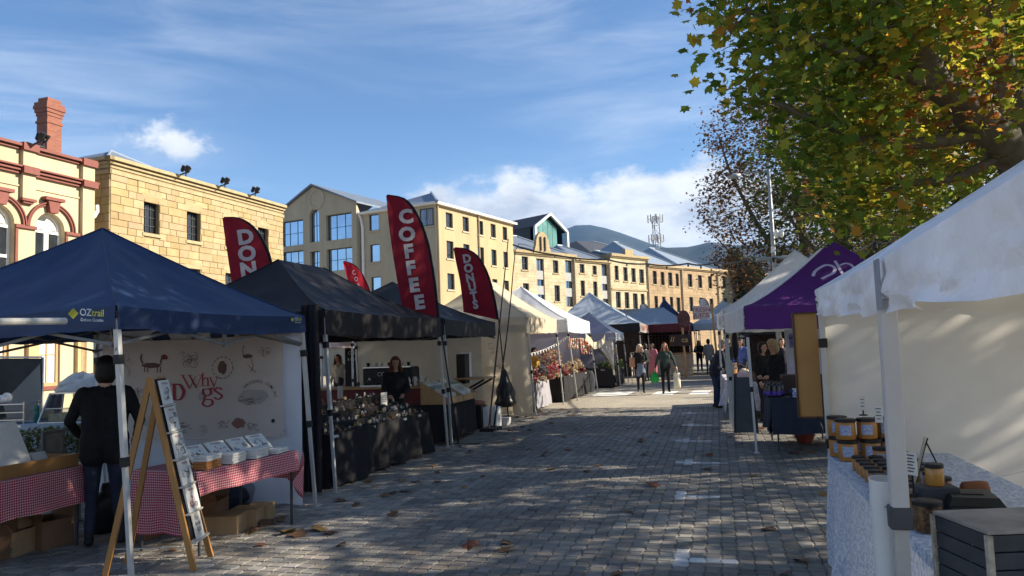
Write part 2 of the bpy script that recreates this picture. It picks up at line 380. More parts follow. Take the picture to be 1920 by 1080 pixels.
def stone_mat(name, c1, c2, mortar, bw=.62, rh=.31):
    m = bpy.data.materials.new(name); m.use_nodes = True; nt = m.node_tree; nd = nt.nodes; ln = nt.links
    b = nd['Principled BSDF']; b.inputs['Roughness'].default_value = .9; b.inputs['Specular IOR Level'].default_value = .2
    at = nd.new('ShaderNodeAttribute'); at.attribute_name = 'uz'
    br = nd.new('ShaderNodeTexBrick'); br.inputs['Scale'].default_value = 1.; br.inputs['Brick Width'].default_value = bw; br.inputs['Row Height'].default_value = rh
    br.inputs['Mortar Size'].default_value = .012; br.inputs['Color1'].default_value = (*c1, 1); br.inputs['Color2'].default_value = (*c2, 1); br.inputs['Mortar'].default_value = (*mortar, 1); br.inputs['Bias'].default_value = -.1
    ln.new(at.outputs['Vector'], br.inputs['Vector'])
    n = nd.new('ShaderNodeTexNoise'); n.inputs['Scale'].default_value = 1.1; n.inputs['Detail'].default_value = 8; ln.new(at.outputs['Vector'], n.inputs['Vector'])
    mr = nd.new('ShaderNodeMapRange'); mr.inputs[1].default_value = .3; mr.inputs[2].default_value = .7; mr.inputs[3].default_value = .72; mr.inputs[4].default_value = 1.15; ln.new(n.outputs[0], mr.inputs[0])
    mx = nd.new('ShaderNodeMix'); mx.data_type = 'RGBA'; mx.blend_type = 'MULTIPLY'; mx.inputs[0].default_value = 1; ln.new(br.outputs[0], mx.inputs[6]); ln.new(mr.outputs[0], mx.inputs[7]); ln.new(mx.outputs[2], b.inputs['Base Color'])
    bp = nd.new('ShaderNodeBump'); bp.inputs['Strength'].default_value = .6; bp.inputs['Distance'].default_value = .02; bp.invert = True; ln.new(br.outputs[1], bp.inputs['Height']); ln.new(bp.outputs[0], b.inputs['Normal'])
    return m
M_ter = stone_mat('terrace_sandstone', (.52, .45, .30), (.46, .39, .255), (.38, .325, .21), .7, .33)
M_terb = stone_mat('brown_sandstone', (.42, .30, .18), (.35, .25, .15), (.27, .19, .12), .7, .33)
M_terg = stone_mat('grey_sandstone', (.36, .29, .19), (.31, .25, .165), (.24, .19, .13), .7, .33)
class Face:
    """a vertical facade: u metres along it, z up, out = metres proud of it"""
    def __init__(s, p0, d, n): s.p = Vector(p0); s.p.z = 0; s.d = Vector(d).normalized(); s.n = Vector(n).normalized()
    def uz(s, px, py):
        q = onP(px, py, s.p, s.n)-s.p; return q.dot(s.d), q.z
    def pt(s, u, z, out=0): return s.p+s.d*u+Vector((0, 0, z))+s.n*out
    def slab(s, mb, u0, u1, z0, z1, o0, o1, mi=0):
        P = [s.pt(u, z, o) for o in (o0, o1) for (u, z) in ((u0, z0), (u1, z0), (u1, z1), (u0, z1))]
        return mb.add(P, [(0, 1, 2, 3), (7, 6, 5, 4), (0, 4, 5, 1), (1, 5, 6, 2), (2, 6, 7, 3), (3, 7, 4, 0)], mi)
    def wall(s, name, u0, u1, z0, z1, ops, m, parent, dep=.22, top=None):
        """wall with recessed openings (u0,u1,z0,z1[,arch])"""
        us = sorted({u0, u1, *[o[0] for o in ops], *[o[1] for o in ops]}); zs = sorted({z0, z1, *[o[2] for o in ops], *[o[3] for o in ops]})
        us = [u for u in us if u0 <= u <= u1]; zs = [z for z in zs if z0 <= z <= z1]
        mb = MB(); UZ = []
        def quad(a):
            mb.add([s.pt(*q) for q in a], [tuple(range(len(a)))]); UZ.append([(q[0], q[1], 0) for q in a])
        for i in range(len(us)-1):
            for j in range(len(zs)-1):
                uc = (us[i]+us[i+1])/2; zc = (zs[j]+zs[j+1])/2
                if any(o[0] < uc < o[1] and o[2] < zc < o[3] for o in ops): continue
                quad([(us[i], zs[j]), (us[i+1], zs[j]), (us[i+1], zs[j+1]), (us[i], zs[j+1])])
        for o in ops:
            a, b, c, d = o[:4]
            if len(o) > 4 and o[4]:
                r = (b-a)/2; zc = d-r; uc = (a+b)/2; N_ = 12
                arc = [(uc-r*math.cos(math.pi*k/N_), zc+r*math.sin(math.pi*k/N_)) for k in range(N_+1)]
                for k in range(N_):
                    e0, e1 = arc[k], arc[k+1]
                    quad([e0, e1, (e1[0], d+.001), (e0[0], d+.001)])
                    quad([(e0[0], e0[1], 0), (e0[0], e0[1], -dep), (e1[0], e1[1], -dep), (e1[0], e1[1], 0)])
                d = zc
            for q in ([(a, c), (a, c, -dep), (a, d, -dep), (a, d)], [(b, c), (b, d), (b, d, -dep), (b, c, -dep)], [(a, c), (b, c), (b, c, -dep), (a, c, -dep)], [(a, d), (a, d, -dep), (b, d, -dep), (b, d)]):
                if len(o) > 4 and o[4] and q[0][1] == d and q[1][1] == d: continue
                quad(q)
        if top: quad(top)
        ob = mb.obj(name, m, parent)
        at = ob.data.attributes.new('uz', 'FLOAT_VECTOR', 'CORNER'); at.data.foreach_set('vector', [c for f in UZ for q in f for c in q])
        return ob
    def window(s, parent, a, b, c, d, nu=2, nv=2, frame=None, glass=None, sill=None, dep=.14, fw=.06, arch=False, bars=.03, lintel=None):
        frame = frame or M_white; mb = MB(); o0, o1 = -dep-.05, -dep+.02
        s.slab(mb, a, a+fw, c, d, o0, o1); s.slab(mb, b-fw, b, c, d, o0, o1); s.slab(mb, a+fw, b-fw, c, c+fw, o0, o1); s.slab(mb, a+fw, b-fw, d-fw, d, o0, o1)
        w = mb.obj('window', frame, parent)
        MBp = MB(); s.slab(MBp, a+.01, b-.01, c+.01, d-.01, -dep-.045, -dep-.03); MBp.obj('pane', glass or M_glass, w)
        if nu*nv > 1:
            mg = MB()
            for i in range(1, nu): u = lerp(a, b, i/nu); s.slab(mg, u-bars/2, u+bars/2, c+fw, d-fw, -dep-.04, -dep+.005)
            for j in range(1, nv): z = lerp(c, d, j/nv); s.slab(mg, a+fw, b-fw, z-bars/2, z+bars/2, -dep-.042, -dep+.003)
            mg.obj('glazing_bars', frame, w)
        if sill:
            ms = MB(); s.slab(ms, a-.1, b+.1, c-.14, c-.002, -.05, .07); ms.obj('sill', sill, w)
        if lintel:
            ms = MB(); s.slab(ms, a-.12, b+.12, d+.002, d+.3, -.05, .03); ms.obj('lintel', lintel, w)
        return w

# --- cream heritage building with red trim
ang = R(2.4); D1 = V(math.sin(ang), math.cos(ang), 0); N1 = V(math.cos(ang), -math.sin(ang), 0)
b1 = thing('heritage_building', 'cream rendered two storey building with red oxide mouldings and arched windows', 'building', (-26, 18, 0))
f1 = Face((-23.75, 20, 0), D1, N1)
uR, zT = f1.uz(173, 306); zB = f1.uz(173, 349)[1]; uL = uR-20
uc, zcr = f1.uz(95, 390); uw0 = f1.uz(66, 460)[0]; uw1 = f1.uz(121, 460)[0]; uc = (uw0+uw1)/2; rw = (uw1-uw0)/2; zim = f1.uz(95, 430)[1]
pit = uc-f1.uz(-4, 430)[0]
zcr = zim+rw
ops = []
cents = [uc-pit*k for k in range(5)]
for u in cents: ops.append((u-rw, u+rw, zim-2.3, zcr, True))
gf = [(u-rw*.8, u+rw*.8, .9, 3.2) for u in cents]
f1.wall('wall', uL, uR, 0, zT, ops+gf, M_cream, b1, .28)
mb = MB()
for z, h, o in ((zT, .10, .20), (zT-.16, .04, .09), (zB+.12, .06, .24), (zB, .06, .17), (zB-.12, .05, .11)): f1.slab(mb, uL, uR+o*.6, z-h, z, .0, o)
mb.obj('cornice', M_red, b1)
mb = MB(); f1.slab(mb, uL, uR, zB-.62, zB-.56, 0, .04); mb.obj('string_course', M_cream, b1)
prev = uL
segs = [(uL, cents[-1]-rw-.45)]+[(cents[k]+rw+.0, cents[k-1]-rw-.0) for k in range(4, 0, -1)]+[(cents[0]+rw, uR)]
for a, b in segs: mb = MB(); f1.slab(mb, a, b, zim-.12, zim, 0, .09); mb.obj('impost_band', M_red, b1)
for px0, px1 in ((37, 61), (150, 172)):
    a = f1.uz(px0, 330)[0]; b = f1.uz(px1, 330)[0]; lo = f1.uz(48, 373)[1] if px0 < 100 else 0
    mb = MB(); f1.slab(mb, a, b, lo, zT-.14, 0, .16); pl = mb.obj('pilaster', M_cream, b1)
    if px0 < 100:
        mb = MB(); f1.slab(mb, a+.05, b-.05, lo-.18, lo-.002, 0, .14); f1.slab(mb, a-.03, b+.03, lo-.10, lo-.003, 0, .20); mb.obj('corbel', M_red, pl)
    mb = MB(); f1.slab(mb, a-.06, b+.06, zT-.22, zT+.05, 0, .26); mb.obj('capital', M_red, pl); mb = MB(); f1.slab(mb, a-.06, b+.06, zB-.14, zB+.12, 0, .29); mb.obj('band_block', M_red, pl)
for k, u in enumerate(cents):
    # round hood moulding and keystone
    mb = MB(); r0, r1 = rw*1.45, rw*1.76; N_ = 20
    for (ra, rb, o) in ((r0, r0+.05, .09), (r0+.08, r0+.13, .12)):
        for q in range(N_):
            t0 = math.pi*q/N_; t1 = math.pi*(q+1)/N_
            A = [f1.pt(u-r_*math.cos(t), zim+r_*math.sin(t)*.98, oo) for oo in (0, o) for (r_, t) in ((ra, t0), (rb, t0), (rb, t1), (ra, t1))]
            mb.add(A, [(0, 1, 2, 3), (7, 6, 5, 4), (0, 4, 5, 1), (2, 6, 7, 3), (1, 5, 6, 2), (3, 7, 4, 0)])
    mb.obj('hood_moulding', M_red, b1)
    zt_ = zim+r0+.28
    P = [(u-.16, zcr-.02), (u+.16, zcr-.02), (u+.26, zt_-.12), (u-.26, zt_-.12)]
    mb = MB(); mb.prism([f1.pt(a, z, 0) for a, z in P], N1*.20); f1.slab(mb, u-.40, u+.40, zt_-.12, zt_, 0, .26); mb.obj('keystone', M_red, b1)
    # window: arched fanlight over paired sashes
    mb = MB(); dp = -.22
    f1.slab(mb, u-rw, u-rw+.1, zim-2.3, zim, dp-.06, dp); f1.slab(mb, u+rw-.1, u+rw, zim-2.3, zim, dp-.06, dp); f1.slab(mb, u-.09, u+.09, zim-2.3, zim, dp-.06, dp+.02)
    for z in (zim-.14, zim-1.2, zim-2.3): f1.slab(mb, u-rw+.1, u+rw-.1, z, z+.1, dp-.06, dp+.01)
    for q in range(12):
        t0 = math.pi*q/12; t1 = math.pi*(q+1)/12
        A = [f1.pt(u-r_*math.cos(t), zim+r_*math.sin(t), oo) for oo in (dp-.06, dp) for (r_, t) in ((rw-.1, t0), (rw, t0), (rw, t1), (rw-.1, t1))]
        mb.add(A, [(0, 1, 2, 3), (7, 6, 5, 4), (0, 4, 5, 1), (2, 6, 7, 3), (1, 5, 6, 2), (3, 7, 4, 0)])
    w = mb.obj('window', M_white, b1)
    mb = MB(); f1.slab(mb, u-rw+.02, u+rw-.02, zim-2.28, zim, dp-.05, dp-.04); mb.obj('pane', M_glass, w)
    mb = MB(); mb.add([f1.pt(u-(rw-.02)*math.cos(math.pi*q/12), zim+(rw-.02)*math.sin(math.pi*q/12), dp-.045) for q in range(13)], [tuple(range(13))]); mb.obj('fanlight', M_curtain, w)
    for a, b in ((u-rw+.1, u-rw+.32), (u+rw-.38, u+rw-.1)):
        mb = MB(); f1.slab(mb, a, b, zim-2.25, zim-.1, dp-.11, dp-.07); mb.obj('curtain', M_curtain, w)
    mb = MB(); f1.slab(mb, u+rw, u+rw+.10, zim-2.3, zim-.16, -.01, .07); f1.slab(mb, u-rw-.2, u+rw+.2, zim-2.46, zim-2.3, -.02, .12); mb.obj('architrave', M_red, w)
    a, b, c, d = gf[k]; f1.window(b1, a, b, c, d, 2, 2, mat('tan_joinery', (.40, .25, .12), .6), M_curtain, M_red, .1, .12)
for u0_ in (cents[0]+rw+.7, cents[1]+rw+.7):
    mb = MB(); f1.slab(mb, u0_-.2, u0_+.2, 0, zim-2.6, 0, .16); mb.obj('pilaster', mat('tan_stone', (.50, .34, .18), .8), b1)
mb = MB(); d_ = f1
mb.add([f1.pt(uL, 0, -14), f1.pt(uR, 0, -14), f1.pt(uR, zT-.2, -14), f1.pt(uL, zT-.2, -14), f1.pt(uL, 0, 0), f1.pt(uR, 0, 0), f1.pt(uR, zT, 0), f1.pt(uL, zT, 0)], [(3, 2, 1, 0), (5, 1, 2, 6), (0, 4, 7, 3)]); mb.obj('side_walls', M_cream, b1)
mb = MB(); mb.add([f1.pt(uL, zT-.5, -.1), f1.pt(uR-.1, zT-.5, -.1), f1.pt(uR-4, zT+1.35, -6.5), f1.pt(uL, zT+1.35, -6.5), f1.pt(uR-.1, zT-.5, -13), f1.pt(uL, zT-.5, -13)], [(0, 1, 2, 3), (1, 4, 2), (2, 4, 5, 3)]); mb.obj('roof', M_roof, b1)
mb = MB(); mb.tube([f1.pt(uR+.12, zB-.75, .1), f1.pt(uR+.14, zB-1.0, .1), f1.pt(uR+.02, zB-1.25, .05)], .09, 8); mb.obj('rainwater_head', M_white, b1)
# brick chimney with real projecting courses
c0 = f1.uz(75, 280)[0]; cc = onP(92, 270, f1.pt(0, 0, -2.2), N1); cw = .66
ch_ = MB(); cz0 = zT-1.; ztop = onP(92, 187, f1.pt(0, 0, -2.2), N1).z
bx_ = lambda mbb, w, z0, z1: mbb.box((cc.x, cc.y, (z0+z1)/2), (w*.85, w, z1-z0), -ang)
bx_(ch_, cw, cz0, ztop-.75); bx_(ch_, cw+.08, ztop-1.05, ztop-.95)
for k, e in enumerate((.06, .14, .22, .16)): bx_(ch_, cw+e, ztop-.75+k*.14, ztop-.75+(k+1)*.14)
bx_(ch_, cw-.05, ztop-.19, ztop)
def brick_mat():
    m = bpy.data.materials.new('chimney_bricks'); m.use_nodes = True; nt = m.node_tree; nd = nt.nodes; ln = nt.links; b = nd['Principled BSDF']; b.inputs['Roughness'].default_value = .9
    tc = nd.new('ShaderNodeTexCoord'); sp = nd.new('ShaderNodeSeparateXYZ'); ln.new(tc.outputs['Object'], sp.inputs[0]); ad_ = nd.new('ShaderNodeMath'); ln.new(sp.outputs[0], ad_.inputs[0]); ln.new(sp.outputs[1], ad_.inputs[1])
    cb = nd.new('ShaderNodeCombineXYZ'); ln.new(ad_.outputs[0], cb.inputs[0]); ln.new(sp.outputs[2], cb.inputs[1])
    br = nd.new('ShaderNodeTexBrick'); br.inputs['Scale'].default_value = 1; br.inputs['Brick Width'].default_value = .23; br.inputs['Row Height'].default_value = .085; br.inputs['Mortar Size'].default_value = .009
    br.inputs['Color1'].default_value = (.29, .098, .062, 1); br.inputs['Color2'].default_value = (.22, .07, .046, 1); br.inputs['Mortar'].default_value = (.26, .15, .10, 1); ln.new(cb.outputs[0], br.inputs['Vector']); ln.new(br.outputs[0], b.inputs['Base Color'])
    bp = nd.new('ShaderNodeBump'); bp.invert = True; bp.inputs['Distance'].default_value = .015; ln.new(br.outputs[1], bp.inputs['Height']); ln.new(bp.outputs[0], b.inputs['Normal']); return m
ch_.obj('chimney', brick_mat(), b1)
def floodlight(label, p, n, grp='floodlights on the roof edges'):
    t = thing('floodlight', label, 'floodlight', p, 0, grp); n = Vector(n); d = V(-n.y, n.x, 0)
    mb = MB(); mb.beam(p, Vector(p)+n*.55+V(0, 0, .12), .05); mb.beam(Vector(p)-d*.3, Vector(p)+d*.45, .05); mb.beam(Vector(p)+d*.4, Vector(p)+d*.4+V(0, 0, .3), .04); mb.obj('bracket', M_lead, t)
    for k, (a, h) in enumerate(((-.05, .22), (.42, .3), (.12, .3))):
        c = Vector(p)+d*a+n*(.45 if k == 0 else .08)+V(0, 0, h); M_ = Matrix.Rotation(.6, 3, d)
        mb = MB(); mb.lathe([(.03, -.14), (.08, -.1), (.10, .08), (.11, .16)], c, 10, M=M_); mb.obj('lamp_head', M_lead, t, auto=40)
floodlight('black floodlight cluster on the cream parapet beside the brick chimney', f1.pt(f1.uz(55, 270)[0], zT+.05, .2), N1)

# --- sandstone warehouse, stone by stone
b2 = thing('sandstone_warehouse', 'honey coloured sandstone block warehouse with small barred windows', 'building', (-26, 30, 0))
f2 = Face((-23.35, 24.25, 0), D1, N1)
u0 = f2.uz(207, 300)[0]; u1, zc2 = f2.uz(530, 401); z2 = f2.uz(207, 300)[1]
wc = [f2.uz(x, 420)[0] for x in (284, 363, 433, 493)]; wz1 = f2.uz(363, 394)[1]; wz0 = f2.uz(363, 452)[1]; wz3 = f2.uz(363, 504)[1]; wz2 = wz3-(wz1-wz0)-.1
wid = f2.uz(299, 420)[0]-f2.uz(270, 420)[0]
ops = [(u-wid/2, u+wid/2, wz0, wz1) for u in wc]+[(u-wid/2, u+wid/2, wz2, wz3) for u in wc]+[(u-wid/2, u+wid/2, .6, 2.6) for u in wc]
f2.wall('wall', u0, u1, 0, z2, ops, M_sandm, b2, .3)
mb = MB(); mb.add([f2.pt(u0, 0, 0), f2.pt(u0, 0, -14), f2.pt(u0, z2, -14), f2.pt(u0, z2, 0), f2.pt(u1, 0, 0), f2.pt(u1, 0, -14), f2.pt(u1, z2, -14), f2.pt(u1, z2, 0)], [(0, 3, 2, 1), (4, 5, 6, 7)])
mb.obj('side_walls', M_sandm, b2)
def stones(face, ops, U0, U1, Z0, Z1, parent, limit, zsolo):
    rows = []; z = Z0
    while z < Z1-.05:
        h = random.choice((.27, .30, .33, .36)); h = min(h, Z1-z)
        if Z1-z-h < .12: h = Z1-z
        rows.append((z, z+h)); z += h
    pcs = []
    for (a, b) in rows:
        u = U0
        while u < U1-.02:
            w = random.uniform(.38, .95); e = min(u+w, U1)
            if U1-e < .15: e = U1
            zc_ = (a+b)/2; cut = [(o[0]-.01, o[1]+.01) for o in ops if o[2]-.12 < zc_ < o[3]+.02]
            parts = [(u, e)]
            for (c0_, c1_) in cut:
                nx = []
                for (p, q) in parts:
                    if q <= c0_ or p >= c1_: nx.append((p, q)); continue
                    if p < c0_: nx.append((p, c0_))
                    if q > c1_: nx.append((c1_, q))
                parts = nx
            for (p, q) in parts:
                if q-p > .06: pcs.append((p, q, a, b))
            u = e
    random.shuffle(pcs)
    pcs.sort(key=lambda s_: 0 if s_[2] > zsolo else 1)
    bulk = MB(); tones = []
    for k, (p, q, a, b) in enumerate(pcs):
        gp = .008; o = random.uniform(.02, .045); ins = .02; s_ = random.uniform(.84, 1.08)
        P = [face.pt(p+gp, a+gp, -.02), face.pt(q-gp, a+gp, -.02), face.pt(q-gp, b-gp, -.02), face.pt(p+gp, b-gp, -.02), face.pt(p+gp, a+gp, o-.012), face.pt(q-gp, a+gp, o-.012), face.pt(q-gp, b-gp, o-.012), face.pt(p+gp, b-gp, o-.012), face.pt(p+gp+ins, a+gp+ins, o), face.pt(q-gp-ins, a+gp+ins, o), face.pt(q-gp-ins, b-gp-ins, o), face.pt(p+gp+ins, b-gp-ins, o)]
        Fs = [(0, 1, 5, 4), (1, 2, 6, 5), (2, 3, 7, 6), (3, 0, 4, 7), (4, 5, 9, 8), (5, 6, 10, 9), (6, 7, 11, 10), (7, 4, 8, 11), (8, 9, 10, 11)]
        tn = (s_, s_*random.uniform(.93, 1.02), s_*random.uniform(.88, 1.05))
        if k < limit:
            m_ = MB().add(P, Fs); ob = m_.obj('stone', M_sand, parent); setcol(ob.data, np.repeat(np.array([tn]), 9, axis=0))
        else: bulk.add(P, Fs); tones += [tn]*9
    if tones:
        ob = bulk.obj('stone', M_sand, parent); setcol(ob.data, np.array(tones)); tag(ob, kind='stuff')
stones(f2, ops, u0, u1, 0, z2-.55, b2, 300, 4.0)
f2s = Face(f2.pt(u0, 0, -8), N1, -D1)            # the flank seen up the lane
stones(f2s, [], 0, 8, 3.0, z2-.55, b2, 0, 0)
mb = MB()
for zz, hh, oo in ((z2-.55, .16, .07), (z2-.30, .28, .04), (z2-.02, .14, .26), (z2-.16, .1, .14)): f2.slab(mb, u0-oo, u1+.05, zz, zz+hh, -.02, oo)
for zz, hh, oo in ((z2-.55, .16, .07), (z2-.30, .28, .04), (z2-.02, .14, .26), (z2-.16, .1, .14)): f2s.slab(mb, 0, 8.+oo, zz+.002, zz+hh-.002, -.02, oo)
mb.obj('cornice', M_sandtrim, b2)
mb = MB(); f2.slab(mb, u0-.06, u1, wz2-.75, wz2-.55, 0, .08); mb.obj('string_course', M_sandtrim, b2)
for (a, b, c, d) in ops: f2.window(b2, a, b, c, d, 3, 4, M_dark, M_glass, M_sandtrim, .2, .05, bars=.035, lintel=M_sandtrim)
rz = z2+.1
ra = onP(207, 284, f2.pt(0, 0, -5), N1); rb = onP(424, 368, f2.pt(0, 0, -5), N1)
ua = (ra-f2.p).dot(D1); zr = ra.z; ub = (rb-f2.p).dot(D1)+1.2; zrb = rb.z-.25
mb = MB(); mb.add([f2.pt(u0, rz-.1, -.2), f2.pt(u1, rz-.1, -.2), f2.pt(ub, zrb, -5), f2.pt(ua, zr, -5), f2.pt(u0, rz-.1, -10), f2.pt(u1, rz-.1, -10)], [(0, 1, 2, 3), (0, 3, 4), (1, 5, 2), (3, 2, 5, 4)]); rf = mb.obj('roof', M_roof, b2)
mb = MB(); mb.tube([f2.pt(u0, rz-.05, -.2), f2.pt(ua, zr+.03, -5), f2.pt(ub, zrb+.03, -5)], .06, 6); mb.obj('ridge_capping', M_bluroof, rf)
for px, txt in ((330, 'left'), (405, 'middle'), (463, 'right')):
    u = f2.uz(px, 340)[0]; floodlight('black floodlight cluster, %s one on the sandstone warehouse cornice' % {'left': 'leftmost', 'middle': 'middle', 'right': 'rightmost'}[txt], f2.pt(u, z2+.12, .2), N1)

# --- ochre apartment building with gable
b3 = thing('apartment_building', 'four storey ochre rendered apartment block with gabled end and metal roofs', 'building', (-24, 60, 0))
C3 = ad(824, 655, 57.6); A3 = R(13.2); dR = V(math.sin(A3), math.cos(A3), 0); nR = V(math.cos(A3), -math.sin(A3), 0)
fR = Face(C3, dR, nR); fF = Face(C3, -nR, -dR)
zE = fR.uz(824, 382)[1]; LR = fR.uz(961, 417)[0]
ys = []
cols_ = [((836, 849), 413), ((867.5, 879), 420), ((895, 906), 427), ((920, 929.5), 433), ((942.5, 951), 438)]
colu = [(fR.uz(a, y)[0], fR.uz(b, y)[0]) for (a, b), y in cols_]
rows_ = [(fR.uz(842, 427)[1], fR.uz(842, 399)[1]), (fR.uz(844, 485)[1], fR.uz(844, 452)[1]), (fR.uz(846, 543)[1], fR.uz(846, 513)[1])]
dz = rows_[0][0]-rows_[1][0]; rows_.append((rows_[2][0]-dz, rows_[2][1]-dz))
ops = [(a, b, c, d) for (a, b) in colu for (c, d) in rows_]
fR.wall('wall', 0, LR, 0, zE, ops, M_ochre, b3, .22)
for o in ops: fR.window(b3, *o, 1, 2, M_dark, M_glass, M_ochre2, .16, .05)
# camera-side walls
uCh = fF.uz(787, 420)[0]; uG0 = fF.uz(676, 430)[0]; uG1 = fF.uz(530, 440)[0]
def rng_(a, b, y0, y1): 
    p = fF.uz(a, (y0+y1)/2)[0]; q = fF.uz(b, (y0+y1)/2)[0]; return (min(p, q), max(p, q), fF.uz((a+b)/2, y1)[1], fF.uz((a+b)/2, y0)[1])
wsm = [rng_(692, 710, 402, 432), rng_(694, 712, 458, 491), rng_(696, 714, 519, 547)]
big = [rng_(533, 576, 415, 462), rng_(619, 667, 402, 450), rng_(535, 577, 472, 515), rng_(620, 668, 466, 508)]
arc = rng_(588, 606, 393, 455); arc2 = rng_(589, 607, 472, 515)
fF.wall('wall', 0, uG0, 0, zE, wsm, M_ochre2, b3, .22)
for o in wsm: fF.window(b3, *o, 1, 1, M_dark, M_sky_glass, M_ochre2, .14, .05)
zg = fF.uz(672, 381)[1]; ap_u, ap_z = fF.uz(594, 352); fG = Face(fF.pt(0, 0, .5), fF.d, fF.n)
fG.wall('gable_wall', uG0, uG1, 0, zg, big+[arc+(True,), arc2], M_ochre2, b3, .4, top=[(uG0, zg), (uG1, zg), (ap_u, ap_z)])
for o in big: fG.window(b3, *o, 3, 2, M_dark, M_sky_glass, None, .3, .06)
for o in (arc, arc2): fG.window(b3, *o, 2, 2, M_dark, M_sky_glass, None, .3, .06)
mb = MB()
cu_, cz_ = fG.uz(594, 374)
for q in range(20):
    t0 = 2*math.pi*q/20; t1 = 2*math.pi*(q+1)/20
    mb.add([fG.pt(cu_+r_*math.cos(t), cz_+r_*math.sin(t), oo) for oo in (0, .06) for (r_, t) in ((.72, t0), (.9, t0), (.9, t1), (.72, t1))], [(7, 6, 5, 4), (0, 4, 5, 1), (2, 6, 7, 3), (1, 5, 6, 2), (3, 7, 4, 0)])
mb.obj('round_moulding', M_ochre2, b3)
mb = MB(); mb.add([fG.pt(uG0, 0, 0), fF.pt(uG0, 0, 0), fF.pt(uG0, zE, 0), fG.pt(uG0, zg, 0), fG.pt(uG1, 0, 0), fG.pt(uG1, 0, -8), fG.pt(uG1, zg, -8), fG.pt(uG1, zg, 0)], [(0, 1, 2, 3), (4, 7, 6, 5)]); mb.obj('return_wall', M_ochre2, b3)
def raf(o0, o1): return None
mb = MB()
for (ua_, za_, ub_, zb_) in ((uG0-.25, zg-.12, ap_u, ap_z+.1), (uG1+.25, zg-.12, ap_u, ap_z+.1)):
    P = [fG.pt(ua_, za_, .25), fG.pt(ub_, zb_, .25), fG.pt(ub_, zb_, -9), fG.pt(ua_, za_, -9)]; mb.prism(P, (0, 0, .14))
mb.obj('gable_roof', M_roof, b3)
mb = MB(); e = .4; hz_ = fF.uz(781, 360)[1]
apx = fF.pt(fF.uz(781, 360)[0]+2.0, zE+2.1, -5.0)
Q = [fF.pt(-e, zE, e), fF.pt(uG0, zE, e), fF.pt(uG0, zE+1.7, -5), apx, fR.pt(LR+e, zE, e), fR.pt(LR-2, zE+2.1, -6.5), fR.pt(LR+e, zE, -12)]
mb.add(Q, [(0, 3, 2, 1), (0, 4, 5, 3), (4, 6, 5)]); mb.obj('roof', M_roof, b3)
mb = MB(); mb.tube([Q[0]+V(0, 0, .04), apx+V(0, 0, .05)], .12, 6); mb.tube([apx+V(0, 0, .05), Q[5]+V(0, 0, .05)], .12, 6); mb.obj('ridge_capping', M_bluroof, b3)
mb = MB(); fR.slab(mb, -.2, LR+.3, zE-.12, zE+.06, 0, .35); fF.slab(mb, -.2, uG0, zE-.121, zE+.059, 0, .35); mb.obj('eaves_gutter', M_white, b3)
for ff, u in ((fR, .15), (fR, LR*.5)):
    mb = MB(); mb.tube([ff.pt(u, 0, .1), ff.pt(u, zE-.1, .1)], .07, 6); mb.obj('down_pipe', M_pipe, b3)
mb = MB(); mb.tube([fF.pt(uG0-.3, 0, .1), fF.pt(uG0-.3, zE-1.2, .1), fF.pt(uG0-.1, zE-.4, .1), fF.pt(uG0+.1, zE+.2, .3)], .12, 6); mb.obj('down_pipe', M_white, b3)
# corner bay window
mb = MB(); k0 = fF.pt(fF.uz(787, 420)[0], 0, .02); bz0, bz1 = fF.uz(800, 424)[1], fF.uz(800, 391)[1]
cw_ = rng_(788, 813, 391, 424); fF.window(b3, cw_[0], cw_[1], cw_[2], cw_[3], 2, 1, M_dark, M_sky_glass, M_ochre2, -.03, .06)

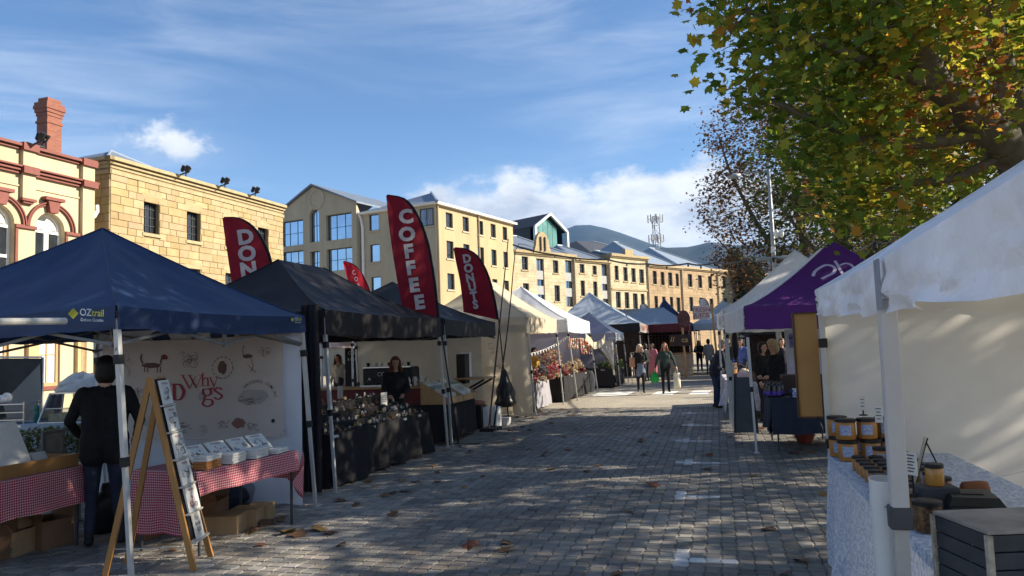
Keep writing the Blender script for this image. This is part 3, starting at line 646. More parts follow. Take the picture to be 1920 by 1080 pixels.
# --- sandstone terrace closing the view
TA = R(45-15.2); dT = V(math.sin(TA), math.cos(TA), 0); nT = V(math.cos(TA), -math.sin(TA), 0)
fT = Face(ad(962, 650, 68.8), dT, nT)
def TU(px, y=520): return fT.uz(px, y)[0]
def twin(x0_, x1_, y0_, y1_):
    y = (y0_+y1_)/2; return (TU(x0_, y), TU(x1_, y), fT.uz((x0_+x1_)/2, y1_)[1], fT.uz((x0_+x1_)/2, y0_)[1])
def terrace(label, px0, px1, ytop, wins, m, bays=(), parapet=None, glassm=None, roofm=None, roofh=2.2, rdep=9):
    u0, u1 = TU(px0, ytop), TU(px1, ytop); zt = fT.uz(px0+2, ytop)[1]
    t = thing('terrace_building', label, 'building', fT.pt((u0+u1)/2, 0, -4), 0, 'sandstone terraces at the end of the market')
    ops = [twin(*w) for w in wins]; by = [twin(*w) for w in bays]
    fT.wall('wall', u0, u1, 0, zt, ops+by, m, t, .3)
    for o in ops: fT.window(t, *o, 2, 2, M_dark, M_glass, M_sandtrim, .18, .07, bars=.05)
    for (a, b, c, d) in by:
        w = fT.window(t, a, b, c, d, 2, 1, M_dark, M_sky_glass, None, .22, .1, bars=.08)
        nb = 3
        for k in range(1, nb): 
            mbb = MB(); z = lerp(c, d, k/nb); fT.slab(mbb, a, b, z-.55, z+.3, -.2, -.08); mbb.obj('spandrel_panel', mat('grey_panel', (.34, .34, .33), .6), w)
    mb = MB(); fT.slab(mb, u0-.03, u1+.03, zt-.22, zt+.05, 0, .28); fT.slab(mb, u0, u1, zt-.36, zt-.22, 0, .14); mb.obj('cornice', M_sandtrim if m is M_ter else mat('brown_trim', (.44, .33, .2), .9), t)
    mb = MB(); mb.add([fT.pt(u0, 0, 0), fT.pt(u0, 0, -rdep), fT.pt(u0, zt, -rdep), fT.pt(u0, zt, 0), fT.pt(u1, 0, 0), fT.pt(u1, 0, -rdep), fT.pt(u1, zt, -rdep), fT.pt(u1, zt, 0)], [(0, 3, 2, 1), (4, 5, 6, 7)]); mb.obj('party_walls', M_sandm, t)
    rm = roofm or M_roof; w_ = (u1-u0); e_ = min(w_*.42, rdep*.5)
    mb = MB(); mb.add([fT.pt(u0, zt-.05, -.1), fT.pt(u1, zt-.05, -.1), fT.pt(u1, zt-.05, -rdep), fT.pt(u0, zt-.05, -rdep), fT.pt(u0+e_, zt+roofh, -rdep/2), fT.pt(u1-e_, zt+roofh, -rdep/2)], [(0, 1, 5, 4), (1, 2, 5), (2, 3, 4, 5), (3, 0, 4)]); rf = mb.obj('roof', rm, t)
    mb = MB(); mb.tube([fT.pt(u0, zt, -.1), fT.pt(u0+e_, zt+roofh+.04, -rdep/2), fT.pt(u1-e_, zt+roofh+.04, -rdep/2), fT.pt(u1, zt, -.1)], .1, 5); mb.obj('ridge_capping', M_bluroof, rf)
    mb = MB(); mb.tube([fT.pt(u1-.25, 0, .12), fT.pt(u1-.25, zt-.3, .12)], .09, 6); mb.obj('down_pipe', M_pipe, t)
    return t, u0, u1, zt
tA, ua0, ua1, zA = terrace('pale sandstone terrace with curved pediment next to the ochre apartment block', 961, 1077, 468, [(978.5, 990, 481, 506), (1037, 1047, 488, 512), (981, 992, 531, 553), (1040, 1050, 535, 565), (983, 993, 580, 604), (1042, 1052, 586, 606)], M_ter, [(1007, 1021, 485, 570), (1061, 1075, 488, 575)], roofm=M_roof)
mb = MB(); pa, pb = TU(998, 470), TU(1029, 470); pc = (pa+pb)/2; pr_ = (pb-pa)/2
P = [fT.pt(pa, zA, 0)]+[fT.pt(pc-pr_*.78*math.cos(math.pi*k/10), zA+.7+1.25*math.sin(math.pi*k/10), 0) for k in range(11)]+[fT.pt(pb, zA, 0)]
mb.prism(P, nT*.3); mb.obj('pediment', M_sandtrim, tA)
for k in (-.3, .3):
    mb = MB(); fT.slab(mb, pc+k-.07, pc+k+.07, zA+.1, zA+1.45, .30, .42); mb.obj('pediment_rib', M_lead, tA)
terrace('pale sandstone terrace with two windows per floor and glazed bay', 1077, 1143, 484, [(1087, 1096, 495, 512), (1111, 1119, 498, 515), (1089, 1097, 526, 555), (1112.6, 1120.5, 528, 557), (1115, 1123, 572, 596), (1091, 1099, 570, 594)], M_ter, [(1129, 1141, 495, 578)], roofm=M_roof, roofh=2.0)
tC, uc0, uc1, zC = terrace('yellow sandstone terrace with high plain parapet and eight tall windows', 1143.5, 1214, 476, [(1152.6, 1160, 498, 525), (1169, 1177, 501, 527), (1184, 1192, 503, 529), (1199, 1207.6, 505, 531), (1155, 1164, 547, 577), (1171.5, 1180, 548, 578), (1187, 1196, 550, 579), (1202, 1209, 551, 580)], M_ter, roofm=M_slate, roofh=1.0)
mb = MB(); fT.slab(mb, uc0, uc1, fT.uz(1180, 543)[1]-.1, fT.uz(1180, 543)[1]+.1, 0, .1); mb.obj('string_course', M_sandtrim, tC)
mb = MB(); fT.slab(mb, TU(1171, 470), TU(1186, 470), zC+.06, zC+.7, -.3, .1); mb.obj('parapet_block', M_sandtrim, tC)
terrace('brown sandstone terrace with four close windows and pale blue metal roof', 1214.2, 1278, 495, [(1224, 1231.6, 508, 533), (1239, 1246, 510, 535), (1253, 1260.7, 511, 536), (1267, 1273, 513, 537), (1227.5, 1234, 555, 584), (1242, 1248.5, 556, 585), (1256.5, 1262.5, 557, 586), (1269, 1276, 558, 586)], M_terb, roofm=M_bluroof, roofh=3.6, rdep=14)
terrace('brown sandstone terrace with three wide-set windows behind the juice sign', 1278.2, 1345, 500, [(1290, 1298, 514, 538), (1309, 1316.5, 516, 540), (1328, 1335, 518, 541), (1293, 1300, 557, 584), (1312, 1319, 558, 585), (1331, 1338, 560, 586)], M_terb, roofm=M_bluroof, roofh=3.3, rdep=14)
terrace('shaded grey sandstone terrace furthest right behind the purple tent', 1345.2, 1470, 506, [(1355, 1362, 518, 542), (1372, 1379, 520, 543), (1389, 1396, 521, 544), (1406, 1414, 522, 545), (1423, 1430, 524, 546), (1440, 1447, 525, 547), (1358, 1365, 559, 581), (1375, 1382, 560, 582), (1392, 1399, 561, 583), (1409, 1416, 562, 583)], M_terg, roofm=M_roof, roofh=.8, rdep=12)
# slate roofed house behind the terraces
t = thing('roofed_house', 'dark slate hipped roof house rising behind the pale terraces', 'building', fT.pt(TU(1112), 0, -22))
ub = TU(1112); a, b = ub-8, ub+7; zr_ = 13.6; 
ap = onP(1112, 453, fT.pt(0, 0, -22), nT); uu = (ap-fT.p).dot(dT)
mb = MB(); fT.slab(mb, uu-10, uu+8, 0, ap.z-3.6, -30, -14); mb.obj('wall', M_sandm, t)
mb = MB(); mb.add([fT.pt(uu-10.4, ap.z-3.6, -13.6), fT.pt(uu+8.4, ap.z-3.6, -13.6), fT.pt(uu+8.4, ap.z-3.6, -30.4), fT.pt(uu-10.4, ap.z-3.6, -30.4), fT.pt(uu, ap.z, -22), fT.pt(uu-4, ap.z-.2, -22)], [(0, 1, 4, 5), (1, 2, 4), (2, 3, 5, 4), (3, 0, 5)]); rf = mb.obj('roof', M_slate, t)
mb = MB(); mb.tube([fT.pt(uu+8.4, ap.z-3.55, -13.6), fT.pt(uu, ap.z+.05, -22)], .12, 6); mb.obj('ridge_capping', M_bluroof, rf)
# dark gabled building with a glass end
t = thing('glass_gabled_building', 'dark metal clad building with a green glass gable end above the terraces', 'building', fT.pt(TU(1027), 0, -16))
gA = onP(1027, 402, fT.pt(0, 0, -16), nT); GL = onP(999, 425, fT.pt(0, 0, -16), nT); GR = onP(1059, 436, fT.pt(0, 0, -16), nT)
fg = Face(fT.pt(0, 0, -16), dT, nT); uA = (gA-fg.p).dot(dT); uL_ = (GL-fg.p).dot(dT); uR_ = (GR-fg.p).dot(dT); zl = GL.z; zr_ = GR.z
M_clad = mat('dark_cladding', (.035, .038, .045), .6, .1, 3)
Pf = [(uL_, 0), (uR_, 0), (uR_, zr_), (uA, gA.z), (uL_, zl)]
mb = MB(); bk = [fg.pt(u, z, -16) for u, z in Pf]; fr = [fg.pt(u, z, -.5) for u, z in Pf]
mb.add(fr+bk, [(0, 5, 9, 4), (1, 2, 7, 6), (9, 8, 7, 6, 5)]); mb.obj('wall', M_clad, t)
mb = MB(); mb.add([fg.pt(uL_, zl, .4), fg.pt(uA, gA.z, .4), fg.pt(uA, gA.z, -16), fg.pt(uL_, zl, -16), fg.pt(uR_, zr_, .4), fg.pt(uR_, zr_, -16)], [(0, 1, 2, 3), (1, 4, 5, 2)]); mb.obj('roof', M_clad, t, solid=.2)
mb = MB()
for (p, q) in (((uL_, 2), (uL_, zl)), ((uL_, zl), (uA, gA.z)), ((uA, gA.z), (uR_, zr_)), ((uR_, zr_), (uR_, 2))): mb.beam(fg.pt(*p, .42), fg.pt(*q, .42), .3, .3, up=nT)
mb.obj('gable_frame', M_white, t)
nG = 5
M_green = mat('green_glass', (.35, .62, .46), .08, .35, .35, .1, .8, metal=.85)
for k in range(nG):
    a = lerp(uL_+.3, uR_-1.4, k/nG); b = lerp(uL_+.3, uR_-1.4, (k+1)/nG)-.06
    zz = lambda u: (lerp(zl, gA.z, (u-uL_)/(uA-uL_)) if u < uA else lerp(gA.z, zr_, (u-uA)/(uR_-uA)))-.35
    P = [fg.pt(a, 8, -.2), fg.pt(b, 8, -.2), fg.pt(b, zz(b), -.2)]+([fg.pt(uA, zz(uA), -.2)] if a < uA < b else [])+[fg.pt(a, zz(a), -.2)]
    mb = MB(); mb.prism(P, nT*.04); mb.obj('pane', M_green, t)
mb = MB(); fg.slab(mb, uL_, uR_, 0, 8, -.45, -.2); mb.obj('base_wall', M_clad, t)

# --- hills, phone mast
def hill(name, pts, dist, depth, m, seed):
    """pts: silhouette pixels; a long ridge at 'dist' metres"""
    mb = MB(); n = 160; P = [ad(px, py, dist) for px, py in pts]
    fwd = V(-math.sin(YAW), math.cos(YAW), 0); rt = V(math.cos(YAW), math.sin(YAW), 0)
    L = [(p-EYE).dot(rt) for p in P]; Z = [p.z for p in P]
    def f(u, v):
        s = lerp(L[0], L[-1], u); z = float(np.interp(s, L, Z))
        w = (v-.5)*2; prof = max(0, 1-abs(w)**1.4) if w > 0 else max(0, 1-abs(w)**1.15)
        q = EYE+fwd*(dist+w*depth)+rt*(s*(1+w*depth/dist*.6)); nz = fbm((s*.004, w*3+seed, seed), 5)
        return V(q.x, q.y, -1+max(0, z*prof*(1+.0*nz)+nz*dist*.006*(1-abs(w))*min(1, abs(w)*4)+nz*dist*.0012))
    mb.grid(f, n, 30); o = mb.obj(name, m, None, smooth=True); tag(o, kind='structure'); return o
M_hill = mat('forested_hill', (.010, .017, .018), .95, .3, .02, 0, col2=(.034, .044, .040))  # darker than real forest: cloud shadow put into the colour
hill('hill', [(-1500, 680), (-400, 640), (400, 560), (850, 470), (1000, 452), (1040, 436), (1058, 428), (1072, 421), (1088, 418), (1112, 420), (1140, 427), (1180, 440), (1210, 452), (1250, 462), (1330, 474), (1500, 490), (2100, 540), (3000, 600)], 2600, 900, M_hill, 3)
hill('hill', [(900, 560), (1150, 480), (1245, 462), (1290, 461), (1312, 457), (1332, 451), (1348, 453), (1380, 458), (1450, 455), (1600, 462), (2000, 470), (3000, 560)], 1700, 420, M_hill, 8)
t = thing('phone_mast', 'lattice phone mast with antenna panels rising above the terrace roofs', 'mast', ad(1240, 640, 170).to_3d()*1)
B = ad(1240, 640, 170); B.z = 0; t.location = B; zt = ad(1240, 402, 170).z; M_galv = mat('galvanised_steel', (.30, .31, .32), .5, .1, 5, metal=.5)
mb = MB(); lg = []
for k in range(3):
    a = 2*math.pi*k/3+.4; lg.append((math.cos(a), math.sin(a)))
def LP(k, z): r = lerp(1.5, .85, z/zt); return B+V(lg[k][0]*r, lg[k][1]*r, z)
for k in range(3): mb.beam(LP(k, 0), LP(k, zt), .16)
mb.obj('mast_leg', M_galv, t)
mb = MB(); nz = 14
for i in range(nz):
    for k in range(3): mb.beam(LP(k, zt*i/nz), LP((k+1) % 3, zt*(i+1)/nz), .09); mb.beam(LP(k, zt*(i+1)/nz), LP((k+1) % 3, zt*(i+1)/nz), .09)
mb.obj('lattice_bracing', M_galv, t)
for zc_ in (zt-.6, zt-5.2):
    for k in range(9):
        a = 2*math.pi*k/9; c = B+V(math.cos(a)*1.7, math.sin(a)*1.7, zc_); mb = MB(); mb.box(c, (.18, .35, 1.7), a); mb.beam(c, B+V(0, 0, zc_), .06); mb.obj('antenna_panel', mat('antenna_grey', (.4, .41, .42), .6), t)

# ------------------------------------------------------------------ trees
M_bark = mat('plane_bark', (.075, .058, .042), .9, .4, 4, .5, 30, col2=(.15, .125, .095))
M_leaf = mat('plane_leaf', (.95, .95, .95), .55, .1, 30, trans=.62, attr='tone', spec=.35)
LEAF = np.array([(0, -.45), (.16, -.20), (.42, -.24), (.34, .02), (.54, .20), (.32, .26), (.19, .38), (0, .60), (-.17, .40), (-.34, .24), (-.52, .22), (-.32, .04), (-.44, -.22), (-.18, -.22)])
def leaf_local(simple=False):
    if simple: P = np.array([(0, -.5), (.34, 0), (.1, .22), (0, .55), (-.1, .22), (-.34, 0)])
    else: P = LEAF
    v = np.zeros((len(P), 3)); v[:, :2] = P; v[:, 2] = -.34*np.abs(P[:, 0])-.35*P[:, 1]**2
    return v
def rand_rot(n, tilt, r=rng):
    """rotation matrices whose z axes lean from straight up by a random tilt"""
    az = r.uniform(0, 2*np.pi, n); t = np.abs(r.normal(0, tilt, n)); sp = r.uniform(0, 2*np.pi, n)
    def Rz(a):
        m = np.zeros((n, 3, 3)); m[:, 0, 0] = np.cos(a); m[:, 0, 1] = -np.sin(a); m[:, 1, 0] = np.sin(a); m[:, 1, 1] = np.cos(a); m[:, 2, 2] = 1; return m
    Rx = np.zeros((n, 3, 3)); Rx[:, 0, 0] = 1; Rx[:, 1, 1] = np.cos(t); Rx[:, 1, 2] = -np.sin(t); Rx[:, 2, 1] = np.sin(t); Rx[:, 2, 2] = np.cos(t)
    return Rz(az) @ Rx @ Rz(sp)
PAL_A = np.array([(.12, .20, .028), (.19, .27, .035), (.30, .32, .04), (.52, .42, .045), (.55, .28, .04), (.44, .15, .035), (.26, .12, .045)])
WT_A = [.20, .26, .20, .15, .07, .07, .05]
PAL_B = np.array([(.15, .075, .035), (.20, .10, .04), (.11, .065, .03), (.24, .14, .05), (.10, .09, .03)])
WT_B = [.3, .25, .2, .1, .15]
PAL_C = np.array([(.05, .075, .02), (.08, .095, .025), (.13, .12, .03), (.17, .11, .035)]); WT_C = [.35, .35, .2, .1]
def tree(name, label, base, limbs, blobs, nattr, lpa, lsize, pal, wt, spread=.38, solo=0, simple=False, group='plane trees along the right of the market', seed=1, r0=.3, twig=.006):
    r = np.random.default_rng(seed)
    t = thing(name, label, 'tree', base, 0, group); base = Vector(base)
    N_ = []; Rr = []; tubes = MB()
    def polyline(pts, ra, rb, n=10):
        pts = [Vector(p) for p in pts]
        # smooth the polyline
        q = [pts[0]]
        for i in range(len(pts)-1):
            for k in range(1, 5):
                s = k/4; p0, p1, p2, p3 = pts[max(i-1, 0)], pts[i], pts[i+1], pts[min(i+2, len(pts)-1)]
                q.append(.5*((2*p1)+(p2-p0)*s+(2*p0-5*p1+4*p2-p3)*s*s+(3*p1-p0-3*p2+p3)*s**3))
        rr = [lerp(ra, rb, i/(len(q)-1)) for i in range(len(q))]; q = [p+V(*r.normal(0, rr[i]*.12, 3)) for i, p in enumerate(q)]
        tubes.tube(q, rr, n); N_.extend([tuple(p) for p in q]); Rr.extend(rr); return q
    for (pts, ra, rb) in limbs: polyline(pts, ra, rb, 12)
    lim = tubes.obj('trunk', M_bark, t, smooth=True)
    tot = sum(b[1]**2.4 for b in blobs); A = []
    for (c, rad) in blobs:
        n = max(3, int(nattr*rad**2.4/tot)); d = r.normal(0, 1, (n, 3)); d /= np.linalg.norm(d, axis=1)[:, None]; A.append(np.array(c)+d*rad*(r.uniform(.12, 1, n)**.42)[:, None]*np.array([1, 1, .85]))
    A = np.concatenate(A); A = A[A[:, 2] > 2.9]
    P = np.array(N_); RR = np.array(Rr); tw = MB(); L = []
    buf = np.zeros((len(P)+len(A)*6, 3)); rb_ = np.zeros(len(buf)); buf[:len(P)] = P; rb_[:len(P)] = RR; cnt = len(P)
    d0 = np.array([np.min(np.linalg.norm(P-a, axis=1)) for a in A]); order = np.argsort(d0)
    for i in order:
        a = A[i]; dd = np.linalg.norm(buf[:cnt]-a, axis=1)+np.maximum(0, buf[:cnt, 2]-a[2])*.8; j = int(np.argmin(dd)); p0 = buf[j]; dist = np.linalg.norm(a-p0)
        if dist < .05: continue
        rs = min(rb_[j]*.7, .012+.014*dist); mid = (p0+a)/2+np.array([0, 0, .12*dist])+r.normal(0, .08*dist, 3)
        pts = [p0*(1-s)**2+2*mid*s*(1-s)+a*s*s for s in (0, .3, .55, .8, 1)]; rad = [max(twig, rs*(1-s)+twig*s) for s in (0, .3, .55, .8, 1)]
        tw.tube(pts, rad, 5 if rs > .015 else 4, cap=False)
        for s, q in zip(rad[1:], pts[1:]): buf[cnt] = q; rb_[cnt] = s; cnt += 1
        k = r.poisson(lpa); 
        if k: 
            s = r.uniform(.35, 1.05, k)[:, None]; L.append((1-s)**2*p0+2*mid*s*(1-s)+a*s*s+r.normal(0, spread, (k, 3))*np.array([1, 1, .7]))
    lo = tw.obj('branches', M_bark, t, smooth=True); tag(lo, kind='stuff')
    L = np.concatenate(L); L = L[L[:, 2] > 2.75]; n = len(L)
    rel = L-np.array(EYE); dep = rel@np.array(FW); u = 960+F*(rel@np.array(RT))/dep; v = 540-F*(rel@np.array(UP))/dep
    # clumps of like colour
    nz = np.array([mnoise.noise(Vector(p*.45)+V(seed, 0, 0)) for p in L]); cum = np.cumsum(wt)
    ci = np.clip(np.searchsorted(cum, np.clip(r.uniform(0, 1, n)*.72+.14+nz*.42, 0, .999)), 0, len(pal)-1)
    col = pal[ci]*r.uniform(.75, 1.25, (n, 1)); sz = lsize*r.uniform(.6, 1.25, n); rot = rand_rot(n, .85, r)
    lv = leaf_local(simple); m_ = len(lv)
    solos = np.zeros(n, bool)
    if solo:
        inv = np.where((u > 1285) & (u < 1915) & (v > 5) & (v < 450) & (dep > 2))[0]; sel = inv[np.argsort(dep[inv])][:solo]; solos[sel] = True
        cache = {}
        for i in sel:
            k = int(ci[i])
            if k not in cache:
                me = bpy.data.meshes.new('leaf'); me.from_pydata(lv.tolist(), [], [tuple(range(m_))]); me.materials.append(M_leaf); setcol(me, pal[k][None, :]); cache[k] = me
            o = bpy.data.objects.new('leaf', cache[k]); COL.objects.link(o); o.parent = t
            M4 = Matrix(rot[i].tolist()).to_4x4(); M4 = Matrix.Translation(Vector(L[i])-base) @ M4 @ Matrix.Scale(float(sz[i]), 4); lc, rq, sc = M4.decompose(); o.location = lc; o.rotation_euler = rq.to_euler(); o.scale = sc
    keep = ~solos; Lk = L[keep]; nk = len(Lk)
    VV = (np.einsum('nij,mj->nmi', rot[keep], lv)*sz[keep][:, None, None]+Lk[:, None, :]-np.array(base)).reshape(-1, 3)
    me = bpy.data.meshes.new('crown'); me.vertices.add(len(VV)); me.vertices.foreach_set('co', VV.ravel()); me.loops.add(nk*m_); me.loops.foreach_set('vertex_index', np.arange(nk*m_, dtype=np.int32))
    me.polygons.add(nk); me.polygons.foreach_set('loop_start', np.arange(nk, dtype=np.int32)*m_); me.polygons.foreach_set('loop_total', np.full(nk, m_, np.int32)); me.update(); me.validate()
    me.materials.append(M_leaf); setcol(me, col[keep]); o = bpy.data.objects.new('crown', me); COL.objects.link(o); o.parent = t; tag(o, kind='stuff')
    return t
T1 = V(5.6, 12.6, 0)
tree('plane_tree', 'near plane tree with thick dark limbs and green to orange autumn leaves', T1,
     [([T1, T1+V(-.1, -.1, 1.6), ad(1935, 330, 10.6), ad(1900, 285, 10.4), ad(1835, 235, 10.0), ad(1770, 165, 9.6), ad(1690, 70, 9.2), ad(1600, -60, 8.8), ad(1500, -250, 8.5)], .40, .07),
      ([ad(1960, 400, 10.6), ad(1905, 250, 11.0), ad(1880, 120, 11.2), ad(1850, -20, 11.2), ad(1830, -300, 11.4)], .24, .08),
      ([ad(1850, 250, 10.1), ad(1740, 268, 9.7), ad(1660, 262, 9.4), ad(1560, 240, 9.0), ad(1450, 190, 8.7)], .10, .03),
      ([ad(1770, 165, 9.6), ad(1660, 130, 9.0), ad(1520, 70, 8.4), ad(1400, 20, 8.2)], .09, .025),
      ([ad(1890, 280, 10.4), ad(1800, 330, 10.0), ad(1700, 345, 9.7), ad(1620, 370, 9.6)], .07, .02),
      ([ad(1940, 320, 10.6), V(6.5, 11, 6), V(6.6, 9.2, 8.5), V(6, 7.5, 10.5)], .22, .06), ([ad(1940, 320, 10.6), V(6.5, 13.2, 6.5), V(7.2, 14, 10), V(7.3, 14.4, 13)], .24, .06)],
     [(ad(1730, 90, 9.4), 1.7), (ad(1560, 110, 8.7), 1.45), (ad(1400, 10, 8.3), .55), (ad(1500, 50, 8.4), .95), (ad(1545, 190, 9.0), .75), (ad(1550, 290, 9.3), .62), (ad(1580, 360, 9.6), .6), (ad(1580, 280, 9.4), 1.0), (ad(1640, 370, 9.8), .8), (ad(1690, 310, 10.6), 1.0), (ad(1790, 380, 12.5), .9), (ad(1840, 300, 12.8), 1.3), (ad(1890, 80, 13), 2.4), (ad(1650, -150, 9.3), 2.5), (ad(1480, -120, 8.6), 1.2), (V(3.4, 9.2, 9.5), 2.4), (V(6, 8.2, 10.), 3.2), (V(7, 13.5, 11.5), 3.6), (V(4.6, 12.5, 11.5), 3.0), (V(6.8, 6.4, 7.6), 2.2), (V(8, 9.5, 7), 2.5), (V(9.3, 11, 5.6), 2.2), (V(10, 13.2, 6), 2.4), (V(9.8, 8.6, 5.2), 1.2)],  # outermost lobes lie out of view, added to shade the street
     3900, 15, .134, PAL_A, WT_A, .24, solo=300, seed=11)
T2 = V(5.9, 18.4, 0)
tree('plane_tree', 'second plane tree with leaning trunk between the near tree and the purple tent', T2,
     [([T2, V(5.85, 18.3, 2.2), ad(1838, 400, 16.2), ad(1800, 320, 16), ad(1765, 250, 15.7), ad(1720, 150, 15.2), ad(1690, 20, 15), ad(1650, -150, 15)], .36, .06),
      ([ad(1838, 400, 16.2), V(6.8, 19, 6), V(7.4, 20, 9), V(7.6, 20.6, 13)], .2, .05), ([ad(1800, 320, 16), ad(1700, 300, 15.5), ad(1600, 290, 15), ad(1520, 270, 14.6)], .10, .03),
      ([ad(1765, 250, 15.7), V(4.8, 20.6, 8), V(4.2, 22, 10)], .12, .04)],
     [(V(5.6, 18, 8), 3.0), (V(3.6, 17.4, 7), 2.2), (V(5.2, 20.6, 8.6), 2.6), (V(7.6, 20, 11), 3.6), (V(4.6, 18.4, 11.5), 3.0), (V(3.4, 16.6, 5.2), 1.5), (V(4.6, 21.4, 6), 2.0), (V(8, 17, 7), 2.6)],
     2100, 12, .17, PAL_A, WT_A, .42, seed=5)
T3 = V(5.7, 34.0, 0)
tree('plane_tree', 'plane tree with upright grey trunk standing behind the purple tent', T3,
     [([T3, T3+V(0, 0, 3), T3+V(-.2, .2, 6), T3+V(-.1, 0, 10), T3+V(.2, 0, 14)], .34, .07), ([T3+V(0, 0, 3.4), T3+V(-1.8, -1, 5.6), T3+V(-3.4, -1.6, 8)], .14, .04), ([T3+V(0, 0, 4.2), T3+V(2, -1, 7), T3+V(3.4, -1, 10)], .15, .04), ([T3+V(-.1, .1, 6.5), T3+V(-1, 2, 9), T3+V(-2, 3.4, 11)], .12, .04)],
     [(T3+V(-2.2, -1, 6.6), 2.3), (T3+V(1.6, -1, 7), 2.8), (T3+V(0, 0, 10.5), 3.2), (T3+V(-1.4, 2, 9), 2.8), (T3+V(3, 1, 6), 2.5), (T3+V(.5, -2.4, 4.6), 1.7)],
     900, 12, .24, PAL_C, WT_C, .5, simple=True, seed=8)
T4 = V(4.9, 43., 0)
tree('plane_tree', 'tall half bare plane tree with sparse rusty leaves behind the lamp post', T4,
     [([T4, T4+V(0, 0, 3.5), T4+V(-.2, 0, 8), T4+V(-.6, 0, 12), T4+V(-1, 0, 15.6)], .36, .05), ([T4+V(0, 0, 3.5), T4+V(-2, -.6, 7), T4+V(-3.6, -.8, 10.5), T4+V(-4.2, -.6, 13)], .18, .03), ([T4+V(0, 0, 4.5), T4+V(2, 0, 8), T4+V(3.4, .4, 12), T4+V(4, .4, 15)], .18, .03), ([T4+V(0, 0, 3.2), T4+V(-2.6, .2, 5), T4+V(-4.6, .3, 7.4)], .12, .03), ([T4+V(-.2, 0, 8), T4+V(.6, -1.6, 11), T4+V(.8, -2.6, 14)], .12, .03)],
     [(T4+V(-2.4, 0, 12.8), 2.9), (T4+V(-3.5, 0, 9.2), 2.6), (T4+V(-.4, 0, 14.6), 2.7), (T4+V(1.8, 0, 10), 3), (T4+V(3, 0, 13), 2.6), (T4+V(-3.0, 0, 5.9), 2.2), (T4+V(.5, 0, 7), 2.8), (T4+V(4, 0, 7), 2.2)],
     2100, 9, .23, PAL_B, WT_B, .42, simple=True, seed=3, twig=.010)
for i, (p, s_, lab) in enumerate(((V(8.6, 57, 0), 1.0, 'dark leafy tree far down the right side, nearest the half bare one'), (V(12.5, 49, 0), .9, 'dark leafy tree seen between trunks beyond the purple tent'), (V(20, 33, 0), .9, 'leafy tree on the lawn right of the upright grey trunk'), (V(19, 24, 0), .85, 'leafy tree on the lawn behind the near white tent'), (V(17, 17, 0), .8, 'leafy tree on the lawn nearest the right edge'))):
    tree('lawn_tree', lab, p, [([p, p+V(0, 0, 3), p+V(.2, .1, 7), p+V(.1, 0, 11)], .28, .06), ([p+V(0, 0, 3), p+V(-2, -.6, 6), p+V(-3, -.8, 8)], .12, .03), ([p+V(0, 0, 3.4), p+V(2, .6, 6), p+V(3, .8, 9)], .12, .03)],
         [(p+V(-2, -.5, 6.2)*s_, 2.4*s_), (p+V(2, .4, 6.6), 2.6*s_), (p+V(0, 0, 9.6*s_), 3*s_), (p+V(0, -1.4, 4.8), 2.2*s_), (p+V(0, 1.6, 6), 2.4)], 420, 13, .32, PAL_C, WT_C, .6, simple=True, seed=20+i, group='trees on the lawn')
def conifer(label, p, h, rad, seed):
    r = np.random.default_rng(seed); t = thing('rounded_conifer', label, 'tree', p, 0, 'rounded dark conifers by the terraces'); p = Vector(p)
    mb = MB(); mb.tube([p, p+V(0, 0, h*.9)], [.35, .05], 8); mb.obj('trunk', M_bark, t)
    n = 7000; d = r.normal(0, 1, (n, 3)); d /= np.linalg.norm(d, axis=1)[:, None]; L = d*(r.uniform(.55, 1, n)**.5)[:, None]*np.array([rad, rad, h*.52])+np.array([0, 0, h*.5]); L = L[L[:, 2] > .4]; n = len(L)
    lv = leaf_local(True); m_ = len(lv); rot = rand_rot(n, 1.2, r); VV = (np.einsum('nij,mj->nmi', rot, lv)*(r.uniform(.5, 1.1, n)*.5)[:, None, None]+L[:, None, :]).reshape(-1, 3)
    me = bpy.data.meshes.new('crown'); me.from_pydata(VV.tolist(), [], [tuple(range(i*m_, i*m_+m_)) for i in range(n)]); me.materials.append(M_leaf); setcol(me, np.array([(.035, .06, .018)])*r.uniform(.6, 1.5, (n, 1))); o = bpy.data.objects.new('crown', me); COL.objects.link(o); o.parent = t; tag(o, kind='stuff')
q = ad(1388, 640, 100); conifer('taller rounded conifer left of its twin above the shaded terrace', V(q.x, q.y, 0), ad(1388, 468, 100).z, 2.4, 1)
q = ad(1416, 640, 98); conifer('lower rounded conifer right of its twin above the shaded terrace', V(q.x, q.y, 0), ad(1416, 482, 98).z, 2.2, 2)

